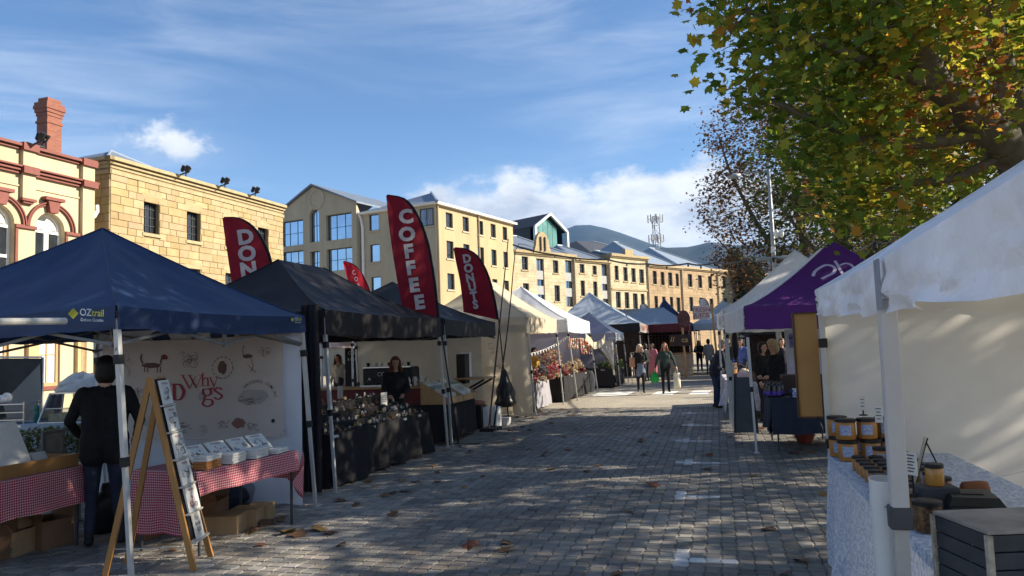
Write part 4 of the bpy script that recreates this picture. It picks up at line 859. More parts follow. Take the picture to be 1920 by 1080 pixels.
# ------------------------------------------------------------------ tents
M_alu = mat('tent_frame_alloy', (.48, .48, .46), .45, .1, 8, metal=.25); M_blk = mat('black_plastic', (.015, .015, .016), .5, .2, 20); M_steel = mat('dark_tent_frame', (.16, .16, .155), .5, .1, 8)
C_blue = mat('navy_canvas', (.018, .040, .105), .6, .15, 3, .25, 9, trans=.10, spec=.35); C_black = mat('black_canvas', (.016, .0135, .015), .68, .2, 3, .25, 9, trans=.03, spec=.3); C_char = mat('charcoal_canvas', (.028, .030, .032), .65, .2, 3, .3, 8, trans=.04)
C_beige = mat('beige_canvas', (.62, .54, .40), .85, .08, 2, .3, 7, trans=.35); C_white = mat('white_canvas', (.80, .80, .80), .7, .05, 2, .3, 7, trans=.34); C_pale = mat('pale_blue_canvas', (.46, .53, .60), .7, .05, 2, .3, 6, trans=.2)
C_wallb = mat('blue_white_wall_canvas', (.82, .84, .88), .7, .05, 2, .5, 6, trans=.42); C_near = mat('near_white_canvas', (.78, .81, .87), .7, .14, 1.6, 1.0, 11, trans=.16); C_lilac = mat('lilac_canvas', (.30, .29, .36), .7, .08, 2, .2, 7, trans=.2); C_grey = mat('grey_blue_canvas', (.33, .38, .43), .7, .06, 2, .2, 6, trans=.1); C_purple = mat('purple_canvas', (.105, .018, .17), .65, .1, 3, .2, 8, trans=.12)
C_maroon = mat('maroon_canvas', (.115, .022, .03), .75, .1, 4, .2, 8, trans=.08); C_wall = mat('white_wall_canvas', (.80, .77, .71), .75, .05, 2, .35, 5, trans=.50)
def tent(name, label, corners, zt, zp, peak, vd, mats, lean=(0, 0), ridge=None, legm=None, vmats=None, group='market tents', truss=True, legs=(0, 1, 2, 3), pw=1.18, sag=.05, seed=0, wr=1.0):
    """corners: front-near, front-far, back-far, back-near eave points (x,y); zt eave height(s); peak: (x,y); mats per side front,far,back,near; lean: foot offset from eave"""
    c = [Vector((p[0], p[1], (zt[i] if isinstance(zt, (list, tuple)) else zt))) for i, p in enumerate(corners)]
    cen = sum(c, V(0, 0, 0))/4; t = thing(name, label, 'tent', V(cen.x, cen.y, 0), 0, group)
    zm = sum(q.z for q in c)/4
    if ridge: r0, r1 = V(ridge[0][0], ridge[0][1], zp), V(ridge[1][0], ridge[1][1], zp)
    else: r0 = r1 = V(peak[0], peak[1], zp)
    tops = [(r0, r1), (r1, r1), (r1, r0), (r0, r0)]
    vmats = vmats or mats; names = 4*['canopy_panel']
    for k in range(4):
        A, B = c[k], c[(k+1) % 4]; TA, TB = tops[k]
        def f(u, v, A=A, B=B, TA=TA, TB=TB, k=k):
            e = A.lerp(B, u); tt = TA.lerp(TB, u); p = e.lerp(tt, v); ez = e.z; p.z = ez+(tt.z-ez)*(v**pw)
            w = math.sin(math.pi*u)*(1-v)
            p.z -= sag*math.sin(math.pi*u)*math.sin(math.pi*min(1, v*1.0+.0))*(1 if not ridge else .8)+.03*w
            nn = fbm((p.x*1.3+seed, p.y*1.3, 3+p.z), 3)*.045*wr+fbm((p.x*4+seed, p.y*4, p.z*4), 2)*.011*wr
            p.z += nn*min(1, 6*v*(1-v)+.0)*min(1, 5*u*(1-u)); return p
        m = MB(); m.grid(f, 30, 20); po = m.obj('canopy_panel', mats[k], t, smooth=True)
        m = MB(); m.tube([f(0, i/12)+V(0, 0, .003) for i in range(13)], .009, 6); m.obj('hip_seam', mats[k], po, smooth=True)
        n = (B-A).cross(V(0, 0, 1)).normalized()
        if n.dot((A+B)/2-cen) < 0: n = -n
        L = (B-A).length
        def fv(u, v, A=A, B=B, n=n, L=L, k=k):
            e = f(u, 0, A, B, *tops[k]); w = math.sin(u*L*5.1+k)*.010+fbm((u*L*1.7, k*3+seed, v), 3)*.028+(wr-1)*.03*fbm((u*L*2.6+v*2, v*3.5+k, seed), 4); p = e-V(0, 0, vd*v)+n*(.012+w*(v*v if wr < 2 else v**.8))
            p.z += v*(fbm((u*L*2.2+k*7, seed, 0), 3)*.022); return p
        m = MB(); m.grid(fv, 60, 8); m.obj('valance', vmats[k], po, smooth=True)
    legm = legm or M_alu
    for k in legs:
        e = c[k]; ft = V(e.x+lean[0], e.y+lean[1], 0); top = e-V(0, 0, .04); top = top.lerp(V(cen.x, cen.y, top.z), .015); ft = ft.lerp(V(cen.x, cen.y, 0), .015); mid = ft.lerp(top, .44)
        m = MB(); m.beam(mid-(top-ft)*.01, top, .044, up=(0, 1, 0)); lo = m.obj('leg', legm, t, bevel=.004)
        m = MB(); m.beam(ft, mid, .034, up=(0, 1, 0)); m.obj('lower_leg', legm, lo)
        m = MB(); m.box(ft+V(0, 0, .006), (.085, .085, .008)); m.obj('foot_plate', legm, lo)
        m = MB(); m.beam(mid-(top-ft)*.02, mid+(top-ft)*.016, .056, up=(0, 1, 0)); m.obj('clamp', M_blk, lo, bevel=.005)
        m = MB(); a = ft.lerp(top, .80); m.beam(a, a+(top-ft)*.035, .06, up=(0, 1, 0)); m.obj('slider', M_blk, lo); m = MB(); m.beam(top-(top-ft)*.03, top, .058, up=(0, 1, 0)); m.obj('corner_bracket', M_blk, lo)
    if truss:
        for k in range(4):
            A, B = c[k]-V(0, 0, .06), c[(k+1) % 4]-V(0, 0, .06); m = MB(); d = .26; ns = 2; off = (V(cen.x, cen.y, A.z)-(A+B)/2).normalized()*.035
            for s in range(ns):
                p0, p1 = A.lerp(B, s/ns)+off, A.lerp(B, (s+1)/ns)+off; m.beam(p0, p1-V(0, 0, d), .014, .026); m.beam(p0-V(0, 0, d)+off*.5, p1+off*.5, .014, .026)
            mm = A.lerp(B, .5)+off; m.box(mm-V(0, 0, d*.5), (.032, .032, d+.05))
            tag(m.obj('scissor_truss', M_steel, t), kind='stuff')
        hub = V(cen.x, cen.y, zm+.18); m = MB(); m.beam(hub-V(0, 0, .25), V(cen.x, cen.y, zp-.05), .035); m.obj('centre_mast', M_steel, t)
        for k in range(4): m = MB(); m.beam(c[k]-V(0, 0, .35), hub, .014, .028); m.obj('rafter', M_steel, t)
    return t, c
def side_wall(parent, A, B, z0, z1, m, name='side_wall', amp=.03, seed=0, bow=0.):
    """hanging fabric wall between A and B"""
    A = Vector((*A, 0)) if len(A) == 2 else Vector(A); B = Vector((*B, 0)) if len(B) == 2 else Vector(B); n = (B-A).cross(V(0, 0, 1)).normalized(); L = (B-A).length
    def f(u, v):
        p = A.lerp(B, u); p.z = lerp(z0, z1, v); fold = math.sin(u*L*7+fbm((u*3, seed, 0), 2)*4)*amp*.4+fbm((u*L*1.4+seed, v*1.2, seed), 3)*amp*1.6
        return p+n*(fold*(1-.6*v)*min(1, 12*u*(1-u))+bow*math.sin(math.pi*u))
    mb = MB(); mb.grid(f, 40, 20); return mb.obj(name, m, parent, smooth=True)
def rect(x0, y0, x1, y1): return [(x0, y0), (x0, y1), (x1, y1), (x1, y0)]
LG = 'tents along the left of the market'; RG = 'tents along the right of the market'
tB, _ = tent('market_tent', 'navy blue pop-up tent with pale legs in the left foreground', rect(-4.63, 4.93, -7.6, 7.75), 2.18, 3.12, (-6.13, 6.33), .19, [C_blue]*4, (.14, .03), group=LG, seed=1, pw=1.12, sag=.03)
t2, _ = tent('market_tent', 'black pop-up tent with hip ridge over the jewellery table', rect(-4.80, 8.52, -7.8, 12.62), 2.30, 3.17, None, .33, [C_black]*4, (.12, .02), ridge=((-6.3, 9.85), (-6.3, 11.2)), group=LG, seed=2, pw=1.3)
t3, _ = tent('market_tent', 'charcoal pop-up tent over the coffee counter between black and beige tents', rect(-4.85, 13.0, -8.35, 16.25), 2.30, 3.2, (-6.6, 14.6), .30, [C_char]*4, (.1, 0), group=LG, seed=3, pw=1.25, legs=(0, 2, 3))
t4, _ = tent('market_tent', 'beige canvas tent with creased side wall facing the camera', rect(-4.66, 18.5, -7.7, 22.1), 2.52, 3.62, None, .40, [C_beige]*4, (.18, -.1), ridge=((-6.15, 19.6), (-6.15, 20.9)), group=LG, seed=4)
t5, _ = tent('market_tent', 'tall white peaked tent over the flower stall', rect(-4.5, 23.0, -8.5, 27.2), 2.55, 3.82, (-6.5, 25.1), .40, [C_white]*4, (.22, .2), group=LG, seed=5)
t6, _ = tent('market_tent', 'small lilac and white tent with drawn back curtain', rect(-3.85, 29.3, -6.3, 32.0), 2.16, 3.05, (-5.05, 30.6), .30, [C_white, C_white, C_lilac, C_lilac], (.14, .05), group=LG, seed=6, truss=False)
t7, _ = tent('market_tent', 'pale blue peaked tent with dark printed valance', rect(-3.35, 34.0, -7.6, 38.4), 2.62, 4.25, (-5.9, 36.0), .40, [C_pale]*4, (.1, 0), group=LG, seed=7, truss=False, vmats=[mat('printed_valance', (.30, .26, .24), .8, .5, 14), C_black, C_black, C_black])
t8, _ = tent('market_tent', 'wide grey roofed tent with maroon valance closing the street', rect(-1.35, 38.6, -6.0, 42.6), 2.65, 3.55, None, .42, [C_grey]*4, (.05, 0), ridge=((-2.7, 40.6), (-5.1, 40.6)), group=LG, seed=8, truss=False, vmats=[C_maroon]*4)
t9, _ = tent('market_tent', 'dark navy tent behind the grey roofed stall', rect(-1.0, 44.0, -4.4, 47.4), 2.6, 4.3, (-2.95, 45.6), .3, [C_blue]*4, (.05, 0), group=LG, seed=9, truss=False, pw=1.5)
t10, _ = tent('market_tent', 'pale blue tent behind the fresh juice sign', rect(-1.2, 41.4, 2.4, 44.6), 2.65, 3.9, (.4, 43.0), .35, [C_pale]*4, (.05, 0), group='tents at the end of the market', seed=10, truss=False)
tR1, cR1 = tent('market_tent', 'near white tent on the right with slender grey pole and translucent wall', [(.45, .45), (.78, 6.39), (3.8, 6.3), (3.5, .4)], [1.99, 2.10, 2.15, 2.1], 2.94, None, .19, [C_near]*4, (0, 0), ridge=((2.1, 2.0), (2.15, 4.8)), group=RG, seed=11, pw=1.05, sag=.03, legs=(1, 2, 3), truss=False, wr=2.6)
tR2, cR2 = tent('market_tent', 'tent with purple end and white front beside the sign boards', [(.42, 12.05), (.16, 15.5), (3.4, 15.5), (3.4, 12.05)], 2.24, 3.36, (1.95, 13.6), .36, [C_white, C_white, C_white, C_purple], (.04, .0), group=RG, seed=12, pw=1.3, sag=.04)
tR3, _ = tent('market_tent', 'plain white tent directly behind the purple one', [(.14, 15.9), (.02, 19.2), (3.3, 19.2), (3.4, 15.9)], 2.36, 3.66, (1.75, 17.5), .36, [C_white]*4, (.0, .0), group=RG, seed=13, pw=1.25)

# ------------------------------------------------------------------ people
def skin(c=(.52, .30, .21)): return mat('skin_%d' % int(c[0]*1000), c, .55, .08, 8, spec=.4)
def person(label, loc, rz, h=1.7, top=(.02, .02, .022), pants=(.03, .035, .06), shoe=(.02, .02, .02), sk=(.52, .30, .21), hair=(.04, .025, .015), longhair=0, arms=None, legs=None, lean=0, coat=0, wide=1., headturn=0, nod=0, vox=.014, group=None, bald=False, hairpuff=1.0):
    """a figure facing local +Y; arms/legs: ((elbow, wrist) left, right) in metres for a 1.75 m body"""
    loc = Vector((loc[0], loc[1], loc[2] if len(loc) > 2 else 0)); root = thing('person', label, 'person', loc, rz, group); s = h/1.75
    A = arms or (((-.25, -.03, 1.14), (-.26, .06, .89)), ((.25, -.03, 1.14), (.26, .06, .89)))
    Lg = legs or (((-.105, .02, .50), (-.11, -.02, .085)), ((.105, .02, .50), (.11, -.02, .085)))
    pv = V(0, 0, .95)
    def up_(p):
        p = Vector(p); q = p-pv; q.rotate(Matrix.Rotation(-lean, 3, 'X')); return q+pv
    w = wide; prim = []
    def cap(a, b, ra, rb, tg): prim.append((Vector(a), Vector(b), ra, rb, tg))
    for sx in (-1, 1):
        cap(up_((sx*.075*w, -.01, 1.02)), up_((sx*.085*w, .0, 1.30)), .105*w, .112*w, 'top'); cap(up_((sx*.06, 0, 1.30)), up_((sx*.165*w, -.01, 1.415)), .10, .072, 'top')
        cap((sx*.075*w, -.015, .93), up_((sx*.07*w, 0, 1.06)), .118*w, .108*w, 'top' if coat else 'pants')
        if coat: cap((sx*.085*w, -.01, .95-coat), (sx*.08*w, -.01, 1.0), .118*w, .12*w, 'top')
    cap(up_((0, .01, 1.0)), up_((0, .02, 1.36)), .12*w, .115*w, 'top')
    cap(up_((-.1, -.01, 1.425)), up_((.1, -.01, 1.425)), .062, .062, 'top'); cap(up_((0, 0, 1.42)), up_((0, .015, 1.56)), .056, .05, 'skin')
    hc = up_((0, .035, 1.645)); HR = Matrix.Rotation(headturn, 3, 'Z') @ Matrix.Rotation(-lean*.6-nod, 3, 'X')
    def hd(x, y, z): return hc+HR @ V(x, y, z)
    cap(hd(0, -.012, .03), hd(0, .0, .03), .083, .083, 'skin'); cap(hd(0, .01, -.03), hd(0, .03, -.065), .066, .045, 'skin'); cap(hd(0, .082, -.005), hd(0, .098, -.022), .011, .016, 'skin')
    for sx in (-1, 1): cap(hd(sx*.078, 0, .0), hd(sx*.08, -.01, -.03), .014, .012, 'skin')
    for k, sx in enumerate((-1, 1)):
        sh = up_((sx*.185*w, -.01, 1.405)); el, wr = up_(A[k][0]), up_(A[k][1]); cap(sh, el, .062, .05, 'top'); cap(el, wr.lerp(el, .08), .048, .036, 'top'); cap(wr.lerp(el, .1), wr, .029, .026, 'skin')
        hip = V(sx*.088*w, -.01, .90); kn, an = Vector(Lg[k][0]), Vector(Lg[k][1]); cap(hip, kn, .092*w, .062, 'pants'); cap(kn, an.lerp(kn, .12), .060, .046, 'pants'); toe = an+V(sx*.02, .15, -.045); cap(an+V(0, -.03, -.03), toe, .042, .034, 'shoe'); cap(an+V(0, 0, .05), an-V(0, 0, .02), .04, .044, 'shoe')
    mb = MB()
    for (a, b, ra, rb, tg) in prim:
        d = (b-a); n = 12
        if d.length < 1e-4: mb.ball(a, ra); continue
        e = d.normalized(); pts = [a-e*ra*c for c in (.98, .7, .3)]+[a, b]+[b+e*rb*c for c in (.3, .7, .98)]; rr = [ra*.2, ra*.714, ra*.954, ra, rb, rb*.954, rb*.714, rb*.2]; mb.tube(pts, rr, n)
    tmp = mb.obj('tmp', M_blk); md = tmp.modifiers.new('r', 'REMESH'); md.mode = 'VOXEL'; md.voxel_size = vox; sm = tmp.modifiers.new('s', 'SMOOTH'); sm.iterations = 4; sm.factor = .5
    dg = bpy.context.evaluated_depsgraph_get(); dg.update(); me0 = bpy.data.meshes.new_from_object(tmp.evaluated_get(dg)); bpy.data.objects.remove(tmp)
    nv = len(me0.vertices); co = np.empty(nv*3); me0.vertices.foreach_get('co', co); co = co.reshape(-1, 3)
    fs = [tuple(p.vertices) for p in me0.polygons]; bpy.data.meshes.remove(me0)
    order = {'top': 0, 'pants': 1, 'shoe': 2, 'skin': 3}
    cen = np.array([co[list(f)].mean(0) for f in fs]); best = np.full(len(fs), 1e9); mi = np.zeros(len(fs), int)
    for (a, b, ra, rb, tg) in prim:
        a_, b_ = np.array(a), np.array(b); ab = b_-a_; t_ = np.clip(((cen-a_)@ab)/max(ab@ab, 1e-9), 0, 1); d = np.linalg.norm(cen-a_-t_[:, None]*ab, axis=1)-(ra+(rb-ra)*t_)
        m = d < best; best[m] = d[m]; mi[m] = order[tg]
    # folds in the cloth
    co2 = co.copy()
    for i in range(nv): 
        p = co[i]
        if p[2] < 1.46 or lean > .3: nn = mnoise.noise(Vector((p[0]*9, p[1]*9, p[2]*13)))*.007+mnoise.noise(Vector((p[0]*20, p[1]*20, p[2]*26)))*.0035; co2[i] = p+np.array([p[0], p[1], 0])*nn/max(.06, math.hypot(p[0], p[1]))
    out = MB(); out.v = [Vector(p) for p in co2]; out.f = fs; out.m = mi.tolist()
    for k, sx in enumerate((-1, 1)):        # hands: palm, four curled fingers and a thumb
        el, wr = up_(A[k][0]), up_(A[k][1]); d = (wr-el).normalized(); sd = d.cross(V(0, 1, 0)); sd = sd.normalized() if sd.length > .1 else V(1, 0, 0); nrm = sd.cross(d)
        out.tube([wr-d*.01, wr+d*.03, wr+d*.085], [.024, .036, .034], 8, 3)
        for q in range(4):
            b0 = wr+d*.08+nrm*(.026-.0175*q); ln_ = (.062, .072, .068, .052)[q]; c1 = b0+d*ln_*.45+sd*.006*sx; c2 = c1+(d*.8-sd*sx*.5)*ln_*.35; c3 = c2+(d*.3-sd*sx*.8)*ln_*.3; out.tube([b0, c1, c2, c3], [.0095, .009, .008, .006], 6, 3)
        tb = wr+d*.025+nrm*.028; out.tube([tb, tb+d*.03+nrm*.02, tb+d*.06+nrm*.018], [.012, .0105, .008], 6, 3)
    for p in out.v: p *= s
    Mw = WM(root); out.v = [Mw @ p for p in out.v]
    nm = lambda c: '%d_%d_%d' % tuple(int(x*1000) for x in c)
    ms = [mat('cloth_'+nm(top), top, .85, .18, 14, .35, 22), mat('cloth_'+nm(pants), pants, .85, .18, 14, .3, 26), mat('shoe_'+nm(shoe), shoe, .6, .1, 10), skin(sk)]
    out.obj('body', ms, root, smooth=True)
    if not bald:
        hb = MB(); n_, m_ = 22, 14
        for i in range(m_+1):
            ph = math.pi*i/m_
            for j in range(n_):
                th = 2*math.pi*j/n_; d = V(math.sin(ph)*math.cos(th), math.sin(ph)*math.sin(th), math.cos(ph)); face = max(0, d.y-.15)*max(0, .62-d.z)*2.2; under = max(0, -d.z-.25) if d.y > .1 else 0; r_b = (.9*max(0, -d.z-.25)) if d.y < .1 else 0
                r_ = 1.13*hairpuff+.07*fbm((d.x*3+h, d.y*3, d.z*3), 3)-face*.85-under*.6+r_b
                hb.v.append(Mw @ ((hd(d.x*.085*r_, d.y*.098*r_-.012, .022+d.z*.098*r_))*s))
        hb.f = [(i*n_+j, i*n_+(j+1) % n_, (i+1)*n_+(j+1) % n_, (i+1)*n_+j) for i in range(m_) for j in range(n_)]; hb.m = [0]*len(hb.f)
        if longhair:
            for (ox, oy, ln_, rr) in ((-.062, -.02, 1., .034), (.062, -.02, 1., .034), (-.03, -.075, 1.08, .045), (.03, -.075, 1.08, .045), (-.075, .025, .8, .024), (.075, .025, .8, .024)):
                q0 = hd(ox, oy, .06); q1 = hd(ox*1.25, oy*1.15, -.07); q2 = q1+V(ox*.35, -.01, -longhair*.6*ln_); q3 = q1+V(ox*.1, .0, -longhair*ln_); hb.tube([Mw @ (q*s) for q in (q0, q1, q2, q3)], [rr*s, rr*1.15*s, rr*s, rr*.45*s], 8)
        hb.obj('hair', mat('hair_'+nm(hair), hair, .6, .3, 40, .3, 80, stretch=(1, 1, .2)), root, smooth=True)
    for sx in (-1, 1): mb = MB(); mb.ball(Mw @ (hd(sx*.033, .074, .012)*s), .010*s, 8, 6); mb.obj('eye', M_blk, root, smooth=True)
    mb = MB(); mb.ball(Mw @ (hd(0, .072, -.052)*s), (.024*s, .012*s, .007*s), 8, 6); mb.obj('mouth', mat('lips', (.30, .09, .08), .5), root, smooth=True)
    root['_hd'] = 0; del root['_hd']; return root

# ------------------------------------------------------------------ shared stall furniture
def checker_mat():
    m = bpy.data.materials.new('red_gingham'); m.use_nodes = True; nt = m.node_tree; nd = nt.nodes; ln = nt.links; b = nd['Principled BSDF']; b.inputs['Roughness'].default_value = .9; b.inputs['Specular IOR Level'].default_value = .15
    at = nd.new('ShaderNodeAttribute'); at.attribute_name = 'weave'; sp = nd.new('ShaderNodeSeparateXYZ'); ln.new(at.outputs['Vector'], sp.inputs[0]); S = []
    for k in (0, 1):
        f = nd.new('ShaderNodeMath'); f.operation = 'MULTIPLY'; f.inputs[1].default_value = 1/.022; ln.new(sp.outputs[k], f.inputs[0]); fr = nd.new('ShaderNodeMath'); fr.operation = 'FRACT'; ln.new(f.outputs[0], fr.inputs[0]); gt = nd.new('ShaderNodeMath'); gt.operation = 'GREATER_THAN'; gt.inputs[1].default_value = .42; ln.new(fr.outputs[0], gt.inputs[0]); S.append(gt.outputs[0])
    a = nd.new('ShaderNodeMath'); a.operation = 'ADD'; ln.new(S[0], a.inputs[0]); ln.new(S[1], a.inputs[1]); cr = nd.new('ShaderNodeValToRGB'); h = nd.new('ShaderNodeMath'); h.operation = 'MULTIPLY'; h.inputs[1].default_value = .5; ln.new(a.outputs[0], h.inputs[0]); ln.new(h.outputs[0], cr.inputs[0])
    e = cr.color_ramp; e.interpolation = 'CONSTANT'; e.elements[0].color = (.66, .60, .58, 1); e.elements[1].position = .3; e.elements[1].color = (.46, .13, .15, 1); k = e.elements.new(.8); k.color = (.36, .035, .06, 1); ln.new(cr.outputs[0], b.inputs['Base Color']); return m
M_ging = checker_mat()
def drape(name, label, c, ztop, drop, m, seed=0, wav=.03, group=None, weave=False, parent=None, drops=None, cat='tablecloth'):
    """cloth over a table: c = four top corners (x,y) in order; hangs by drop (or drops per side; corner points hang lower)"""
    c = [V(p[0], p[1], ztop) for p in c]; cen = sum(c, V(0, 0, 0))/4; drops = drops or [drop]*4; mb = MB(); W = []
    def top(u, v): return c[0].lerp(c[1], u).lerp(c[3].lerp(c[2], u), v)+V(0, 0, .004+fbm((u*5, v*5, seed), 2)*.004)
    mb.grid(top, 10, 10); L1 = (c[1]-c[0]).length; L2 = (c[3]-c[0]).length
    wv = [(u/10*L1, v/10*L2, 0) for v in range(11) for u in range(11)]
    for k in range(4):
        A, B = c[k], c[(k+1) % 4]; L = (B-A).length; n = (B-A).cross(V(0, 0, 1)).normalized(); d = drops[k]
        if d <= 0: continue
        if n.dot((A+B)/2-cen) < 0: n = -n
        nu = max(16, int(L*14))
        def f(u, v): 
            p = A.lerp(B, u); fo = math.sin(u*L*11+seed+k*2+fbm((u*4, seed, k), 2)*2.5); w = fbm((u*L*2.3+seed, k*5., v*.8), 3)
            return p+V(0, 0, .004)+n*((.012+wav*(fo*.6+w*1.2+.5))*v**1.2)-V(0, 0, d*v*(1+.05*w))
        mb.grid(f, nu, 10); wv += [(u/nu*L+k*.3, v/10*d, 0) for v in range(11) for u in range(nu+1)]
    if parent: o = mb.obj(name, m, parent, smooth=True)
    else: o = tag(mb.obj(name, m, at=V(cen.x, cen.y, ztop-drop), smooth=True), label, cat, group)
    if weave:
        at = o.data.attributes.new('weave', 'FLOAT_VECTOR', 'POINT'); at.data.foreach_set('vector', [q for p in wv for q in p])
    return o
M_tabtop = mat('folding_table_top', (.5, .5, .48), .6); M_tleg = mat('table_leg_steel', (.06, .06, .065), .5, metal=.4)
def table(label, c, z, group=None, legm=None, topm=None):
    """c: four corners"""
    c = [V(p[0], p[1], z) for p in c]; cen = sum(c, V(0, 0, 0))/4; t = thing('folding_table', label, 'table', V(cen.x, cen.y, 0), 0, group)
    mb = MB(); mb.prism([p-V(0, 0, .035) for p in c], (0, 0, .034)); mb.obj('table_top', topm or M_tabtop, t)
    for p in c: q = p.lerp(V(cen.x, cen.y, z), .10); mb = MB(); mb.tube([V(q.x, q.y, 0), V(q.x, q.y, z-.035)], .014, 8); mb.obj('leg', legm or M_tleg, t)
    return t
M_card = mat('cardboard', (.36, .24, .125), .9, .15, 5, .15, 30); M_cardd = mat('brown_cardboard', (.20, .11, .06), .9, .15, 5); M_paper = mat('printed_paper', (.66, .64, .58), .7, .1, 9); M_ink = mat('ink', (.05, .045, .045), .8); M_redink = mat('red_ink', (.30, .03, .05), .8); M_wood = mat('varnished_pine', (.36, .18, .055), .5, .25, 5, .1, 30, stretch=(1, 1, .15)); M_tan = mat('tan_board', (.42, .23, .075), .7, .12, 3); M_woodl = mat('pale_wood', (.45, .27, .12), .6, .2, 6)
def carton(label, p, d, rz=0, m=None, flaps=True, group='cartons under the stalls', mark=None):
    p = Vector((p[0], p[1], p[2] if len(p) > 2 else 0)); t = thing('carton', label, 'box', p, rz, group); m = m or M_card; x, y, z = d; Mw = WM(t)
    mb = MB(); T_ = .006
    for (c, q) in (((0, -y/2, z/2), (x, T_, z)), ((0, y/2, z/2), (x, T_, z)), ((-x/2, 0, z/2), (T_, y-T_, z)), ((x/2, 0, z/2), (T_, y-T_, z)), ((0, 0, T_/2), (x, y, T_))): mb.box(Mw @ V(*c), q, rz)
    mb.obj('body', m, t)
    for sy in (-1, 1):
        a = [V(-x/2, sy*y/2, z), V(x/2, sy*y/2, z), V(x/2*.98, sy*(y/2+y*.28)*(.9 if flaps else .0), z+(.08 if flaps else .003)), V(-x/2*.98, sy*(y/2+y*.28)*(.9 if flaps else .0), z+(.08 if flaps else .003))]
        mb = MB(); mb.prism([Mw @ q for q in a], (0, 0, .005)); mb.obj('flap', m, t)
    if mark: 
        mb = MB(); mb.box(Mw @ V(0, -y/2-.005, z*.3), (x*.99, .003, z*.22), rz); mb.obj('printed_band', mark, t)
    return t
def scribble(mb, org, ux, uy, w, h, n, seed, wd=.004, off=.003):
    """a loose line drawing inside a w x h patch"""
    r = random.Random(seed); ux = Vector(ux).normalized(); uy = Vector(uy).normalized(); nn = ux.cross(uy)
    for _ in range(n):
        cx, cy = r.uniform(-.4, .4)*w, r.uniform(-.4, .4)*h; a0 = r.uniform(0, 6.3); rr = r.uniform(.08, .28)*min(w, h); pts = []
        for k in range(7):
            t = a0+k*r.uniform(.35, .6); pts.append((cx+rr*math.cos(t)*(1+.4*math.sin(k)), cy+rr*math.sin(t)))
        stroke(mb, [Vector(org)+ux*max(-w/2, min(w/2, p[0]))+uy*max(-h/2, min(h/2, p[1]))+nn*off for p in pts], wd, nn)
def stroke(mb, pts, wd, nn, mi=0, pen=None):
    """flat ribbon along pts; wd number or per-point list"""
    k = len(pts); vs = []
    for i, p in enumerate(pts):
        d = pts[min(i+1, k-1)]-pts[max(i-1, 0)]; s_ = d.cross(nn); s_ = s_.normalized() if s_.length > 1e-9 else V(1, 0, 0); w = wd[i] if isinstance(wd, (list, tuple)) else wd; vs += [p+s_*w/2, p-s_*w/2]
    mb.add(vs, [(2*i, 2*i+1, 2*i+3, 2*i+2) for i in range(k-1)], mi)
def book(label, M4, w, h, th, seed, group, cover=None, art=M_ink):
    """M4 maps book-local (x right, y up the cover, z out of the cover) to the world"""
    t = thing('book', label, 'book', M4 @ V(0, 0, 0), 0, group)
    mb = MB(); mb.box(None, (w, h, th), M=M4 @ Matrix.Translation((0, h/2, th/2))); mb.obj('cover', cover or M_paper, t)
    mb = MB(); R3 = M4.to_3x3(); o = M4 @ V(0, h*.42, th); scribble(mb, o, R3 @ V(1, 0, 0), R3 @ V(0, 1, 0), w*.8, h*.6, 9, seed, .006); tag(mb.obj('cover_drawing', art, t), kind='stuff')
    lettering('Why Dogs', M4 @ V(0, h*.87, th), R3 @ V(1, 0, 0), R3 @ V(0, 1, 0), h*.13, M_redink, t, 'title', .01, off=.003); return t
def frame_M(o, x, y):
    x = Vector(x).normalized(); z = x.cross(Vector(y)).normalized(); y = z.cross(x); o = Vector(o); return Matrix(((x.x, y.x, z.x, o.x), (x.y, y.y, z.y, o.y), (x.z, y.z, z.z, o.z), (0, 0, 0, 1)))

